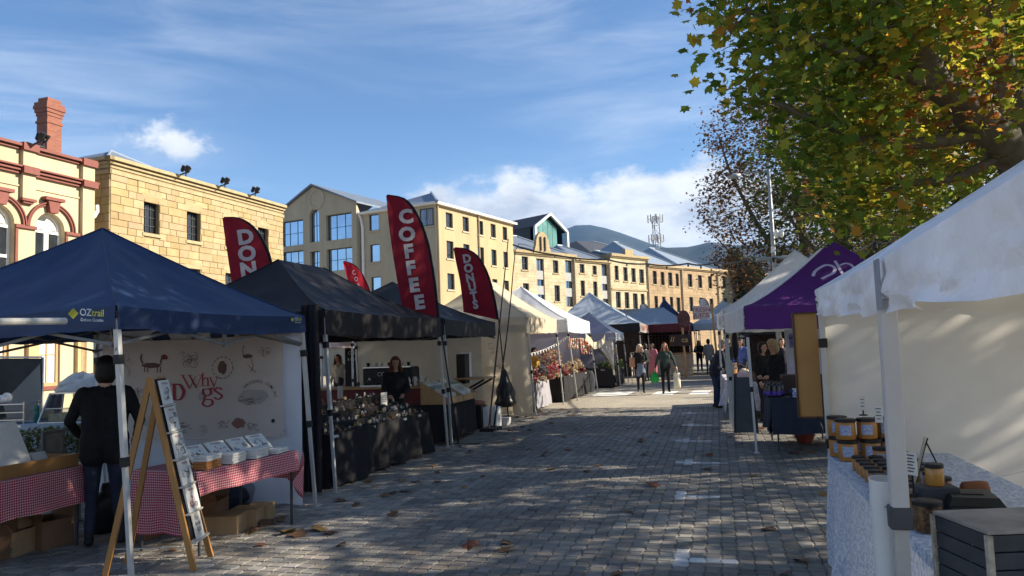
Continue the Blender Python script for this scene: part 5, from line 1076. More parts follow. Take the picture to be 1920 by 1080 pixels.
# ------------------------------------------------------------------ the book stall under the navy tent
side_wall(tB, (-4.66, 7.73), (-7.55, 7.75), .02, 2.1, C_wallb, seed=3, amp=.06)
def banner():
    Y = 7.66; a = onY(530, 620, Y); b = onY(192, 652, Y); c = onY(525, 816, Y); x0, x1 = b.x, a.x; zt, zb = 2.0, c.z-.02
    t = thing('cloth_banner', 'large cream banner with red Why Dogs lettering and sketched dogs on the tent wall', 'banner', (lerp(x0, x1, .5), Y, zb)); W = x1-x0; H = zt-zb
    def S(u, v, o=.006):       # u,v 0..1 on the banner
        x = lerp(x0, x1, u); return V(x, Y-.02*math.sin(math.pi*u)-.012*math.sin(u*9+v*2)*(1-v)-o+.004*math.sin(v*8), lerp(zb, zt, v)-.04*math.sin(math.pi*u)*(1 if v > .5 else .6))
    mb = MB(); mb.grid(lambda u, v: S(u, v, 0), 30, 20); mb.obj('cloth', mat('banner_cloth', (.60, .53, .47), .85, .05, 3, trans=.28), t, smooth=True)
    nn = V(0, -1, 0); P = lambda px, py: ((onY(px, py, Y).x-x0)/W, (onY(px, py, Y).z-zb)/H)
    def pl(pix, wd, mb, o=.007): stroke(mb, [S(*P(*q), o) for q in pix], wd, nn)
    def bez(p, n=10):
        out = []
        for i in range(len(p)-1):
            a0, a1, a2, a3 = p[max(i-1, 0)], p[i], p[i+1], p[min(i+2, len(p)-1)]
            for k in range(n):
                s = k/n; out.append(tuple(.5*((2*a1[j])+(a2[j]-a0[j])*s+(2*a0[j]-5*a1[j]+4*a2[j]-a3[j])*s*s+(3*a1[j]-a0[j]-3*a2[j]+a3[j])*s**3) for j in (0, 1)))
        out.append(p[-1]); return out
    def pen(pix, mb, thick=.030, thin=.009, o=.007):     # broad-nib strokes: thick downstrokes, thin cross strokes
        pts = [S(*P(*q), o) for q in pix]; wd = []
        for i in range(len(pts)):
            d = pts[min(i+1, len(pts)-1)]-pts[max(i-1, 0)]; d = d.normalized() if d.length > 0 else d; wd.append(lerp(thin, thick, abs(d.z)**1.3))
        stroke(mb, pts, wd, nn)
    L = MB(); k = .62
    # W h y
    for seg in ([(345, 697), (358, 722)], [(370, 699), (358, 722)], [(358, 697), (371, 721)], [(381, 698), (371, 721)]): pen(bez(seg, 6), L, .022 if seg[0][0] in (345, 358) else .009)
    for sx in (345, 359, 381): pl([(sx-5, 697), (sx+5, 697)], .006, L)
    pen([(374+3, 693), (374+3, 693)], L)
    pen(bez([(377+6, 693), (383, 716)], 4), L, .02); pl([(379, 717), (388, 717)], .006, L); pen(bez([(384, 706), (389, 702), (393, 706), (393, 717)], 6), L, .02); pl([(390, 717), (398, 717)], .006, L)
    pen(bez([(397, 702), (404, 718)], 4), L, .018); pen(bez([(411, 702), (404, 718), (399, 726)], 5), L, .009); pl([(394, 702), (401, 702)], .006, L); pl([(408, 702), (415, 702)], .006, L)
    L.obj('lettering', M_redink, t)
    L = MB()
    # D (partly behind the display), paw, g, s
    pen(bez([(329, 714), (329, 746)], 4), L, .045); pen(bez([(329, 714), (341, 716), (347, 730), (341, 744), (329, 746)], 8), L, .045, .014); pl([(323, 714), (331, 714)], .009, L); pl([(323, 746), (331, 746)], .009, L); L.obj('lettering', M_redink, t); L = MB()
    pen(bez([(392, 723), (385, 724), (384, 734), (391, 738), (398, 734), (397, 725), (392, 723)], 6), L, .034, .010); pen(bez([(397, 725), (402, 721)], 4), L, .014, .012); pen(bez([(389, 738), (385, 744), (399, 746), (400, 754), (390, 758), (382, 753), (386, 746)], 6), L, .030, .012); L.obj('lettering', M_redink, t); L = MB()
    pen(bez([(419, 727), (411, 721), (405, 727), (412, 733), (419, 739), (412, 745), (404, 741)], 6), L, .032, .012)
    L.obj('lettering', M_redink, t)
    Dk = mat('sepia_ink', (.13, .075, .06), .9); Gy = mat('grey_wash', (.33, .31, .29), .9)
    def blob(cx, cy, rx, ry, m, name='dog_drawing', o=.0055):
        mb = MB(); n_ = 14; r_ = random.Random(cx*7+cy); ps = [S(*P(cx+rx*math.cos(2*math.pi*i/n_)*r_.uniform(.8, 1.15), cy+ry*math.sin(2*math.pi*i/n_)*r_.uniform(.8, 1.15)), o) for i in range(n_)]; mb.add(ps, [tuple(range(n_))]); return mb
    def sketch(cx, cy, w, h, n, m, seed, extra=()):
        mb = MB(); r_ = random.Random(seed)
        for _ in range(n):
            x, y = cx+r_.uniform(-.35, .35)*w, cy+r_.uniform(-.35, .35)*h; a = r_.uniform(0, 6.3); R_ = r_.uniform(.1, .28); pix = [(x+R_*w*math.cos(a+q*.55), y+R_*h*math.sin(a+q*.55)) for q in range(6)]; pl(pix, .005, mb)
        for e in extra: pl(bez(list(e), 6), .009, mb)
        tag(mb.obj('dog_drawing', m, t), kind='stuff')
    # dachshund walking: body, head, tail, legs
    mb = MB(); mb.v += blob(287, 680, 19, 5, Dk).v; mb.f += [tuple(range(14))]; mb.m += [0]
    for e in ([(270, 678), (266, 668), (268, 660)], [(303, 676), (306, 666), (311, 662)]): pl(bez(list(e), 5), .022, mb)
    for x_ in (274, 280, 298, 304): pl([(x_, 682), (x_-1, 693)], .014, mb)
    tag(mb.obj('dog_drawing', Dk, t), kind='stuff'); b_ = blob(310, 664, 7, 5, Dk); b_.obj('dog_drawing', mat('rust_ink', (.22, .05, .05), .9), t)
    sketch(355, 669, 34, 32, 16, Dk, 2); sketch(232, 680, 36, 50, 14, Gy, 3); sketch(262, 740, 20, 26, 8, Dk, 4, ([(262, 735), (260, 726), (262, 722)],)); sketch(278, 790, 34, 34, 12, Gy, 5)
    mb = blob(420, 684, 8, 12, Dk); tag(mb.obj('dog_drawing', Dk, t), kind='stuff')
    mb = MB()
    for i in range(46):
        if i % 3 == 2: continue
        a0, a1 = 2*math.pi*i/46, 2*math.pi*(i+.6)/46
        pl([(420+19*math.cos(a0), 684+20*math.sin(a0)), (420+19*math.cos(a1), 684+20*math.sin(a1))], .016, mb)
    tag(mb.obj('round_lettering', Dk, t), kind='stuff')
    mb = MB(); b_ = blob(466, 664, 10, 4, Dk); mb.v += b_.v; mb.f += b_.f; mb.m += [0]; pl(bez([(458, 662), (457, 650), (460, 644)], 5), .009, mb); pl(bez([(472, 668), (476, 684), (472, 694)], 5), .007, mb); pl(bez([(466, 680), (476, 690), (482, 696)], 5), .006, mb); tag(mb.obj('dog_drawing', Dk, t), kind='stuff'); sketch(498, 656, 22, 20, 10, Dk, 6)
    b_ = blob(475, 742, 27, 15, Gy, o=.005); b_.obj('dog_drawing', Gy, t); sketch(470, 750, 44, 18, 12, Dk, 7)
    for i, ch in enumerate('WHYDOGS.COM.AU'):
        a = R(-128+i*8.6); q = (484+44*math.cos(a)*.8+0, 752+44*math.sin(a)*.9); o_ = S(*P(*q), .008); tx = V(math.cos(a+math.pi/2), 0, -math.sin(a+math.pi/2)); lettering(ch, o_, tx, V(0, -1, 0).cross(tx)*-1 if False else V(-tx.z, 0, tx.x), .05, Dk, t, 'web_lettering', .005, off=.0)
    for (cx, cy, w_, s_) in ((352, 797, 26, 8), (386, 803, 22, 9), (420, 792, 22, 10), (478, 796, 20, 12)): sketch(cx, cy, w_, 18, 9, Gy if s_ in (9,) else Dk, s_)
    b_ = blob(450, 790, 13, 10, Dk); b_.obj('dog_drawing', mat('russet_wash', (.22, .10, .08), .9), t)
    b_ = blob(382, 747-8, 8, 9, Dk); b_.obj('paw_print', Gy, t)
    mb = MB(); mb.lathe([(.016, 0), (.022, .003), (.022, .006)], S(*P(513, 788), .004), 12, M=Matrix.Rotation(R(90), 3, 'X')); mb.obj('eyelet', M_lead, t)
    for u, v in ((.005, .99), (.995, .99), (.985, .02)): mb = MB(); p = S(u, v); mb.tube([p, p+V(.03, .05, .05)], .004, 5); mb.obj('tie', M_blk, t)
banner()
# logos on the navy valance
M_logo_y = mat('logo_yellow', (.50, .48, .06), .7); M_logo_w = mat('logo_white', (.62, .64, .66), .7)
def valance_logo(px, py, X, w):
    p = onX(px, py, X+.03); ux, uy = V(0, 1, 0), V(0, 0, 1); s = w/.5
    d = MB(); q = p-ux*.22*s; d.add([q+V(0, -.07*s, 0), q+V(0, 0, -.055*s), q+V(0, .07*s, .01*s), q+V(0, 0, .065*s)], [(0, 1, 2, 3)]); d.obj('logo_mark', M_logo_y, tB)
    lettering('OZ', p+ux*(-.06*s)+uy*.02*s, ux, uy, .11*s, M_logo_w, tB, 'logo_lettering', .02); lettering('trail', p+ux*(.11*s)+uy*.02*s, ux, uy, .11*s, M_logo_y, tB, 'logo_lettering', .02); lettering('Deluxe Gazebo', p+ux*.03*s-uy*.06*s, ux, uy, .05*s, M_logo_w, tB, 'logo_lettering', .008)
valance_logo(168, 590, -4.60, .34); valance_logo(557, 600, -4.60, .22)
mb = MB(); mb.tube([onX(-60, 604, -4.35), onX(122, 602, -4.35)], .024, 10); mb.obj('awning_bar', mat('pale_bar', (.55, .53, .47), .5), tB)
# tables and cloths
cB = [(-4.47, 5.68), (-4.28, 7.02), (-5.02, 7.12), (-5.22, 5.76)]; zB_ = .735
table('folding table under the gingham cloth beside the display stand', cB, zB_, 'stall tables')
drape('gingham_cloth', 'red gingham tablecloth with hanging corners under the propped books', cB, zB_, .26, M_ging, 2, .02, 'gingham tablecloths', True, drops=[.2, .30, .30, .55])
gc = bpy.data.objects['gingham_cloth']
for q, ln_ in ((V(-4.265, 7.03, zB_), .50),):
    n_ = 10; mb = MB(); sy = 1 if q.y > 6 else -1; pts = []
    for i in range(n_+1):
        for j in range(n_+1-i):
            a_, b_ = i/n_, j/n_; pts.append((i, j))
    idx = {p_: k for k, p_ in enumerate(pts)}
    def cp(i, j): 
        v = (i+j)/n_; w_ = (i-j)/n_; return q+V(.022+.02*math.sin(w_*6), sy*.02-sy*(.22*max(0, w_))*v*.9+0*w_, -.0)+V(-.20*max(0, -w_)*v, 0, -ln_*v*(1-.42*abs(w_)))
    mb.add([cp(*p_) for p_ in pts], [f_ for (i, j) in pts for f_ in ([(idx[(i, j)], idx[(i+1, j)], idx[(i, j+1)])] if (i+1, j) in idx else [])+([(idx[(i+1, j)], idx[(i+1, j+1)], idx[(i, j+1)])] if (i+1, j+1) in idx else [])])
    hc_ = mb.obj('hanging_corner', M_ging, gc, smooth=True); at_ = hc_.data.attributes.new('weave', 'FLOAT_VECTOR', 'POINT'); at_.data.foreach_set('vector', [c_ for p_ in pts for c_ in (p_[0]*ln_/n_, p_[1]*ln_/n_, 0)])

cA = [(-5.92, 3.9), (-5.94, 6.0), (-6.65, 6.05), (-6.65, 3.9)]
table('long folding table behind the standing man at the left edge', cA, .74, 'stall tables'); drape('gingham_cloth', 'red gingham tablecloth on the long table at the left edge', cA, .74, .34, M_ging, 5, .015, 'gingham tablecloths', True)
mb = MB(); mb.bx((-6.02, 3.95, .745), (-6.05, 5.95, .86)); mb.bx((-6.58, 3.95, .745), (-6.61, 5.95, .86)); mb.bx((-6.05, 5.9, .746), (-6.58, 5.93, .86)); mb.bx((-6.05, 4.92, .747), (-6.58, 4.94, .86)); tag(mb.obj('book_tray', M_wood, at=(-6.3, 5, .745)), 'low wooden tray running along the left gingham table', 'tray')
for k in range(9): 
    y = 4.2+k*.19; M4 = frame_M((-6.18, y, .76), (0, -1, .0), (-.5, 0, .8)); book('flat book lying in the low wooden tray on the left table', M4, .16, .17, .012, k, 'books in the left tray')
# framed picture and folding board on the left table
t = thing('picture_frame', 'small grey framed picture leaning on the left gingham table', 'picture', (-6.45, 5.62, .76)); pa = onX(80, 858, -6.4); pb = onX(122, 808, -6.4)
mb = MB(); mb.bx((-6.43, pa.y, .77), (-6.40, pb.y, pb.z+.02)); mb.obj('frame', mat('grey_frame', (.13, .125, .11), .7), t); mb = MB(); mb.bx((-6.398, pa.y+.03, .80), (-6.394, pb.y-.03, pb.z-.01)); mb.obj('print', mat('dull_print', (.20, .19, .16), .8, .3, 12), t)
t = thing('a_board', 'white faced folding board with red sides at the left edge', 'sign', (-6.4, 4.6, .75)); y0 = onX(0, 820, -6.3).y-.35; y1 = onX(43, 820, -6.3).y
zt_ = onX(20, 790, -6.3).z
mb = MB(); mb.prism([V(-6.15, y0, .76), V(-6.15, y1, .76), V(-6.3, y1-.08, zt_), V(-6.3, y0, zt_)], (-.02, 0, 0)); mb.obj('front_panel', M_paper, t); mb = MB(); mb.prism([V(-6.5, y0, .76), V(-6.5, y1, .76), V(-6.33, y1-.08, zt_), V(-6.33, y0, zt_)], (.02, 0, 0)); mb.obj('back_panel', mat('maroon_board', (.09, .012, .02), .7), t)
# books propped along the right-hand table
tb = MB(); zt0 = zB_+.012
for k in range(4):
    y = 5.98+k*.28; x = lerp(-4.66, -4.52, (y-5.7)/1.4); M4 = frame_M((x, y, zt0+.03), (.14, 1, 0), (-.62, .05, .55)); book('picture book propped %s in the row on the gingham table' % ('nearest the display stand', 'second from the display stand', 'third from the display stand', 'furthest from the display stand')[k], M4, .235, .21, .014, 30+k, 'books propped on the gingham table', art=(M_ink, M_redink, M_ink, M_ink)[k])
mb = MB(); mb.prism([V(-4.62, 5.84, zt0), V(-4.45, 7.0, zt0), V(-4.60, 7.02, zt0), V(-4.78, 5.86, zt0)], (0, 0, .025)); mb.prism([V(-4.82, 5.87, zt0), V(-4.70, 6.99, zt0), V(-4.74, 7.0, zt0+.17), V(-4.86, 5.88, zt0+.17)], (-.012, 0, 0)); tag(mb.obj('book_ledge', M_woodl, at=(-4.65, 6.4, zt0)), 'narrow wooden ledge holding up the propped books', 'stand')
for k, (y, n, lab) in enumerate(((5.86, 5, 'stack of books with orange spines at the near end of the ledge'), (6.18, 4, 'stack of white books second along the front of the table'), (6.50, 4, 'stack of white books third along the front of the table'), (6.80, 2, 'short stack of books at the far end of the table'))):
    x = lerp(-4.50, -4.38, (y-5.8)/1.1); t = thing('book_stack', lab, 'books', (x, y, zt0), .1, 'stacks of books on the gingham table')
    for i in range(n): mb = MB(); mb.box((x+random.uniform(-.006, .006), y+random.uniform(-.006, .006), zt0+.013+i*.0235), (.13, .24, .022), .1+random.uniform(-.04, .04)*-1); mb.obj('book', (mat('orange_spine', (.42, .17, .05), .7) if (k == 0 and i < 3) else M_paper), t, bevel=.002)
# a-frame display stand
t = thing('display_easel', 'tall wooden folding display stand stepped with picture books', 'stand', (-4.6, 5.4, 0)); ap = V(-4.60, 5.30, 1.585)
fr0, fr1 = V(-4.235, 5.35, 0), V(-4.37, 5.74, 0); bk0, bk1 = V(-4.90, 5.12, 0), V(-5.0, 5.46, 0); d_ = (fr1-fr0).normalized()
tp0, tp1 = ap-d_*.13, ap+d_*.09
for (a, b) in ((fr0, ap-d_*.06), (fr1, ap+d_*.19), (bk0, ap-d_*.055), (bk1, ap+d_*.16)): mb = MB(); mb.beam(a, b, .048, .028, up=d_); mb.obj('leg', M_wood, t, bevel=.003)
nf = d_.cross(V(0, 0, 1)); dn0, dn1 = (ap-d_*.035+V(.03, -.01, .0)), None
def EF(s, k): # point down the front face, s 0 top..1 bottom, k 0..1 across
    a = (ap-d_*.02).lerp(fr0+d_*.03, s); b = (ap+d_*.20).lerp(fr1-d_*.02, s); return a.lerp(b, k)+V(.03, -.012, .02)
mb = MB(); mb.add([EF(.02, 0), EF(.02, 1), EF(.86, 1), EF(.86, 0)], [(0, 1, 2, 3)]); mb.obj('back_board', mat('black_board', (.012, .012, .013), .7), t, solid=.008)
for k in range(6):
    s0, s1 = .03+k*.142, .03+(k+1)*.142-.010; a = EF(s1, .02); b = EF(s1, .98); mb = MB(); mb.beam(a+V(.02, -.008, 0), b+V(.02, -.008, 0), .045, .012); mb.obj('shelf_strip', mat('pale_strip', (.5, .48, .42), .6), t)
    c0, c1 = EF(s1, .5)+V(.016, -.006, .006), EF(s0, .5)+V(.016, -.006, .006); wid_ = (EF(s1, 1)-EF(s1, 0)).length*.80; hh = (c1-c0).length*.97
    M4 = frame_M(c0, d_, c1-c0)
    if k < 5: book('picture book %s on the display stand' % ('on the top step', 'on the second step', 'on the third step', 'on the fourth step', 'with red drawing on the fifth step')[k], M4, wid_, hh, .014, 50+k, 'books on the display stand', art=(M_redink if k == 4 else M_ink))
    else:
        sg = thing('price_card', 'handwritten white price card at the foot of the display stand', 'sign', c0); mb = MB(); mb.box(None, (wid_*.7, hh, .004), M=M4 @ Matrix.Translation((0, hh/2, .002))); mb.obj('card', M_paper, sg); R3 = M4.to_3x3()
        for i, (tx, hh_) in enumerate((('Our', .045), ('Books', .045), ('$20', .05))): lettering(tx, M4 @ V(0, hh*(.82-.24*i), .006), R3 @ V(1, 0, 0), R3 @ V(0, 1, 0), hh_, M_ink, sg, 'lettering', 0.0, off=.002)
mb = MB(); mb.tube([lerp(bk0, ap, .13), lerp(fr0, ap, .12)], .004, 6); mb.obj('stay_cord', mat('cord', (.5, .48, .44), .8), t)
# cartons below
for k, (px, py, d, mt, lab) in enumerate(((440, 985, (.36, .30, .17), M_card, 'long pale carton nearest the display stand under the gingham table'), (482, 972, (.28, .26, .17), M_card, 'middle pale carton under the gingham table'), (508, 962, (.22, .24, .16), M_card, 'right hand pale carton under the gingham table'))):
    p = g(px, py+18); carton(lab, (p.x-.2, p.y+.12, 0), d, .25, mt, flaps=False)
p = g(400, 1005); carton('open brown carton with raised flap behind the display stand', (p.x-.25, p.y+.25, 0), (.3, .34, .30), .3, M_cardd)
p = g(265, 1020); carton('brown carton in the shade behind the display stand legs', (p.x-.2, p.y+.25, 0), (.32, .3, .2), 0, M_cardd)
for k, (px, py, d, rz_, mt, lab, mk) in enumerate(((40, 1045, (.34, .3, .22), .1, M_card, 'carton with green band at the bottom left', mat('green_band', (.03, .16, .08), .8)), (110, 1030, (.36, .3, .26), -.2, M_cardd, 'brown carton beside the green banded carton', None), (130, 985, (.3, .3, .2), .1, mat('grey_carton', (.2, .195, .185), .9), 'grey white carton behind the standing man', None), (5, 1060, (.2, .3, .42), 0, M_cardd, 'tall carton at the bottom left edge', None))):
    p = g(px, py); carton(lab, (p.x-.25, p.y+.1, 0), d, rz_, mt, mark=mk, flaps=k < 2)
p = g(45, 1042); carton('small pale carton standing on the green banded carton', (p.x-.25, p.y+.12, .225), (.26, .22, .19), .15, M_card, flaps=False)
def sack(label, p, r, h, m, group=None, tilt=.1, name='bag', seed=1, cone=False):
    mb = MB(); p = Vector(p); n_, m_ = 18, 12
    for i in range(m_+1):
        v = i/m_; rr = r*(math.sin(math.pi*min(1, .12+v*.88))**.55 if v < .8 else .32+.2*(1-v))
        if cone: rr = r*(1.05*(1-v)**.75+.07)*(min(1, .55+v*6))
        for j in range(n_):
            a = 2*math.pi*j/n_; w = 1+(.4 if cone else .22)*fbm((math.cos(a)*1.6, math.sin(a)*1.6, v*3+seed), 3); mb.v.append(p+V(rr*w*math.cos(a)+tilt*h*v*v, rr*w*math.sin(a), h*v))
    mb.f = [(i*n_+j, i*n_+(j+1) % n_, (i+1)*n_+(j+1) % n_, (i+1)*n_+j) for i in range(m_) for j in range(n_)]+[tuple(range(n_))[::-1], tuple(range(m_*n_, m_*n_+n_))]; mb.m = [0]*len(mb.f)
    return tag(mb.obj(name, m, at=p, smooth=True), label, 'bag', group)
p = g(455, 975); sack('dark slumped bag under the far end of the gingham table', (p.x-.55, p.y+.45, 0), .24, .3, mat('navy_bag', (.012, .016, .03), .7)); sack('crumpled grey cloth bag beside the dark bag under the table', (p.x-.42, p.y+.75, 0), .15, .34, mat('grey_bag', (.22, .22, .23), .8))
p = g(140, 1015); sack('black bag on the ground behind the standing man', (p.x, p.y+.35, 0), .16, .5, M_blk)
person('dark haired person in black jacket and jeans seen from behind at the book stall', g(195, 1022), R(38), 1.77, (.006, .006, .007), (.016, .022, .042), (.012, .012, .012), hair=(.008, .007, .006), coat=.10, wide=1.06, arms=(((-.30, .03, 1.16), (-.22, .20, 1.0)), ((.30, .0, 1.14), (.25, .18, .98))), legs=(((-.11, .05, .5), (-.12, -.02, .085)), ((.11, .02, .5), (.15, -.05, .085))), vox=.011, headturn=.15)

# behind the book stall: food counter, hedge, tarpaulin
def hedge(label, p0, p1, h, w, n, seed):
    r = np.random.default_rng(seed); p0 = Vector(p0); p1 = Vector(p1); t = thing('hedge', label, 'hedge', (p0+p1)/2); d = (p1-p0); L = np.outer(r.uniform(0, 1, n), np.array(d))+np.array(p0)+r.normal(0, w*.4, (n, 3))*np.array([1, 1, 0]); L[:, 2] = r.uniform(.05, 1, n)**.6*h
    lv = leaf_local(True); m_ = len(lv); VV = (np.einsum('nij,mj->nmi', rand_rot(n, 1., r), lv)*(r.uniform(.5, 1.2, n)*.055)[:, None, None]+L[:, None, :]-np.array((p0+p1)/2)).reshape(-1, 3)
    me = bpy.data.meshes.new('foliage'); me.from_pydata(VV.tolist(), [], [tuple(range(i*m_, i*m_+m_)) for i in range(n)]); me.materials.append(M_leaf); setcol(me, np.array([(.10, .17, .03), (.16, .2, .04), (.06, .11, .02), (.22, .12, .04)])[r.integers(0, 4, n)]*r.uniform(.7, 1.3, (n, 1))); o = bpy.data.objects.new('foliage', me); COL.objects.link(o); o.parent = t; tag(o, kind='stuff')
    mb = MB()
    for i in range(14): q = p0.lerp(p1, (i+.5)/14); mb.tube([q, q+V(random.uniform(-.1, .1), random.uniform(-.1, .1), h*.8)], .012, 5)
    tag(mb.obj('stems', M_bark, t), kind='stuff')
hp = ad(80, 810, 10.3); hedge('low green hedge glimpsed behind the left gingham table', (hp.x-.4, hp.y-1.6, 0), (hp.x+.35, hp.y+1.0, 0), .86, .5, 9000, 4)
M_chrome = mat('stainless_steel', (.55, .55, .54), .25, .1, 6, metal=.9); M_foam = mat('crumpled_plastic', (.62, .62, .60), .5, .1, 8, .4, 12, trans=.25)
def food_counter():
    a = ad(60, 795, 10.9); b = ad(190, 795, 10.9); z = a.z-.01; dx = (b-a); dx.z = 0; dx.normalize(); dy = V(-dx.y, dx.x, 0); o = V(a.x, a.y, 0)-dx*.9
    t = table('steel topped food counter behind the book stall', [(o+dx*0)[:2], (o+dx*2.6)[:2], (o+dx*2.6+dy*.7)[:2], (o+dy*.7)[:2]], z, topm=M_chrome, legm=M_chrome)
    drape('counter_cloth', 'pale blue grey cloth hanging from the food counter', [(o)[:2], (o+dx*2.6)[:2], (o+dx*2.6+dy*.68)[:2], (o+dy*.68)[:2]], z+.005, .5, mat('pale_counter_cloth', (.33, .37, .42), .8), 3, .03)
    c = thing('glass_display_case', 'sloping glass food case with crumpled plastic on its lid', 'display case', o+dx*1.1+V(0, 0, z)); X = lambda u, v, w: o+dx*u+dy*v+V(0, 0, z+.012+w)
    u0, u1 = .95, 1.95; mb = MB()
    P0 = [X(u0, .06, 0), X(u1, .06, 0), X(u1, .6, 0), X(u0, .6, 0)]; P1 = [X(u0+.06, .24, .42), X(u1-.0, .24, .42), X(u1, .58, .42), X(u0+.06, .58, .42)]
    for k in range(4): mb.beam(P0[k], P1[k], .022)
    for Q in (P0, P1):
        for k in range(4): mb.beam(Q[k], Q[(k+1) % 4], .022)
    mb.beam(X(u0+.03, .16, .2), X(u1, .16, .2), .015); mb.obj('frame', M_chrome, c)
    for k in range(4): mb = MB(); mb.add([P0[k], P0[(k+1) % 4], P1[(k+1) % 4], P1[k]], [(0, 1, 2, 3)]); mb.obj('pane', clearglass(), c)
    mb = MB(); mb.prism([X(u0+.1, .15, .02), X(u1-.1, .15, .02), X(u1-.1, .55, .02), X(u0+.1, .55, .02)], (0, 0, .10)); mb.obj('food_tray', mat('pastry', (.45, .36, .2), .7, .3, 18), c)
    mb = MB(); n_, m_ = 20, 10
    for i in range(m_+1):
        for j in range(n_):
            aa = 2*math.pi*j/n_; v = i/m_; rr = (1-v**2)**.5; w = 1+.3*fbm((math.cos(aa)*2, math.sin(aa)*2, v*4), 3); mb.v.append(X(1.42+.42*rr*w*math.cos(aa), .40+.2*rr*w*math.sin(aa), .435+.24*v*(1+.5*fbm((aa, v*3, 2), 2))))
    mb.f = [(i*n_+j, i*n_+(j+1) % n_, (i+1)*n_+(j+1) % n_, (i+1)*n_+j) for i in range(m_) for j in range(n_)]; mb.m = [0]*len(mb.f); tag(mb.obj('plastic_bundle', M_foam, at=X(1.4, .4, .435), smooth=True), 'crumpled clear plastic bundle on the glass food case', 'plastic')
    r_ = thing('wire_rack', 'chrome tiered rack at the left end of the food counter', 'rack', o+dx*.45+V(0, 0, z))
    for w in (.05, .16, .28): mb = MB(); mb.prism([X(-.2, .1, w), X(.72, .1, w), X(.72, .5, w), X(-.2, .5, w)], (0, 0, .014)); mb.obj('shelf', M_chrome, r_)
    for u, v in ((-.18, .12), (.7, .12), (.7, .48), (-.18, .48)): mb = MB(); mb.tube([X(u, v, 0), X(u, v, .32)], .012, 6); mb.obj('post', M_chrome, r_)
    mb = MB(); q = X(.84, .2, 0); mb.lathe([(.035, 0), (.037, .15), (.032, .17), (.032, .18), (.036, .185), (.036, .24), (.02, .26)], q, 12); tag(mb.obj('bottle', mat('teal_lidded_bottle', (.02, .16, .13), .4), at=q, smooth=True), 'teal topped bottle between the rack and the glass case', 'bottle')
    mb = MB(); q = X(.2, .3, .295); mb.ball(q+V(0, 0, .06), (.16, .1, .07)); mb.ball(q+V(.1, .05, .08), (.08, .07, .08)); tag(mb.obj('paper_bundle', M_foam, at=q, smooth=True), 'white paper bundle on top of the chrome rack', 'paper')
food_counter()
t = thing('tarpaulin', 'dark tarpaulin hung diagonally behind the food counter', 'tarpaulin', ad(20, 760, 12.0)*1); t.location.z = 0
A_ = ad(-90, 672, 12.2); B_ = ad(78, 672, 12.2)
mb = MB(); mb.grid(lambda u, v: A_.lerp(B_, u)-V(0, 0, v*1.9)+V(.1*math.sin(u*14+v*3)*v, .1*math.cos(u*11)*v, 0), 24, 14); mb.obj('sheet', mat('dark_tarpaulin', (.035, .036, .034), .7, .2, 4, .2, 8), t, smooth=True)
mb = MB(); mb.add([ad(75, 682, 12.05), ad(80, 800, 12.05), ad(15, 790, 12.05), ad(5, 755, 12.05)], [(0, 1, 2, 3)]); mb.obj('pale_flap', mat('pale_tarpaulin', (.26, .255, .23), .8, .1, 3, .3, 5, trans=.2), t)
for px in (-90, 80): mb = MB(); q = ad(px, 670, 12.25); mb.tube([V(q.x, q.y, 0), q], .02, 8); mb.obj('pole', M_alu, t)
mb = MB(); mb.beam(A_+V(0, 0, .02), B_+V(0, 0, .02), .03); mb.obj('top_rail', M_alu, t)

# ------------------------------------------------------------------ jewellery stall under the black tent
mb = MB()
mb.grid(lambda u, v: V(-4.84-.20*u+.03*math.sin(u*25), 8.44-.03*u+.025*math.cos(u*21)+.02*math.sin(v*5), lerp(.03, 2.36, v)), 16, 12); mb.obj('gathered_curtain', C_black, t2, smooth=True)
mb = MB(); mb.grid(lambda u, v: V(-5.0-2.7*u, 8.44+.03*math.sin(u*30)*(1-v), lerp(.04, 2.0, v)), 40, 10); mb.obj('side_curtain', C_black, t2, smooth=True)
cJ = [(-4.84, 8.75), (-4.80, 11.95), (-5.9, 12.05), (-5.9, 8.75)]
table('long folding table under the jewellery display', cJ, .68, 'stall tables')
M_bcloth = mat('black_cloth', (.014, .013, .014), .9, .2, 8, .2, 18)
drape('black_tablecloth', 'long black cloth hanging in folds in front of the jewellery table', cJ, .69, .66, M_bcloth, 4, .07, 'black tablecloths')
for k, (x, z0, z1, lab) in enumerate(((-5.15, .70, .78, 'low front step of the jewellery display covered in black'), (-5.42, .70, .88, 'middle step of the jewellery display covered in black'), (-5.72, .70, .98, 'high back step of the jewellery display covered in black'))):
    mb = MB(); mb.bx((x-.13, 8.85, z0), (x+.13, 11.85, z1)); tag(mb.obj('display_step', M_bcloth, at=(x, 10.3, z0), bevel=.01), lab, 'display step', 'black steps of the jewellery display')
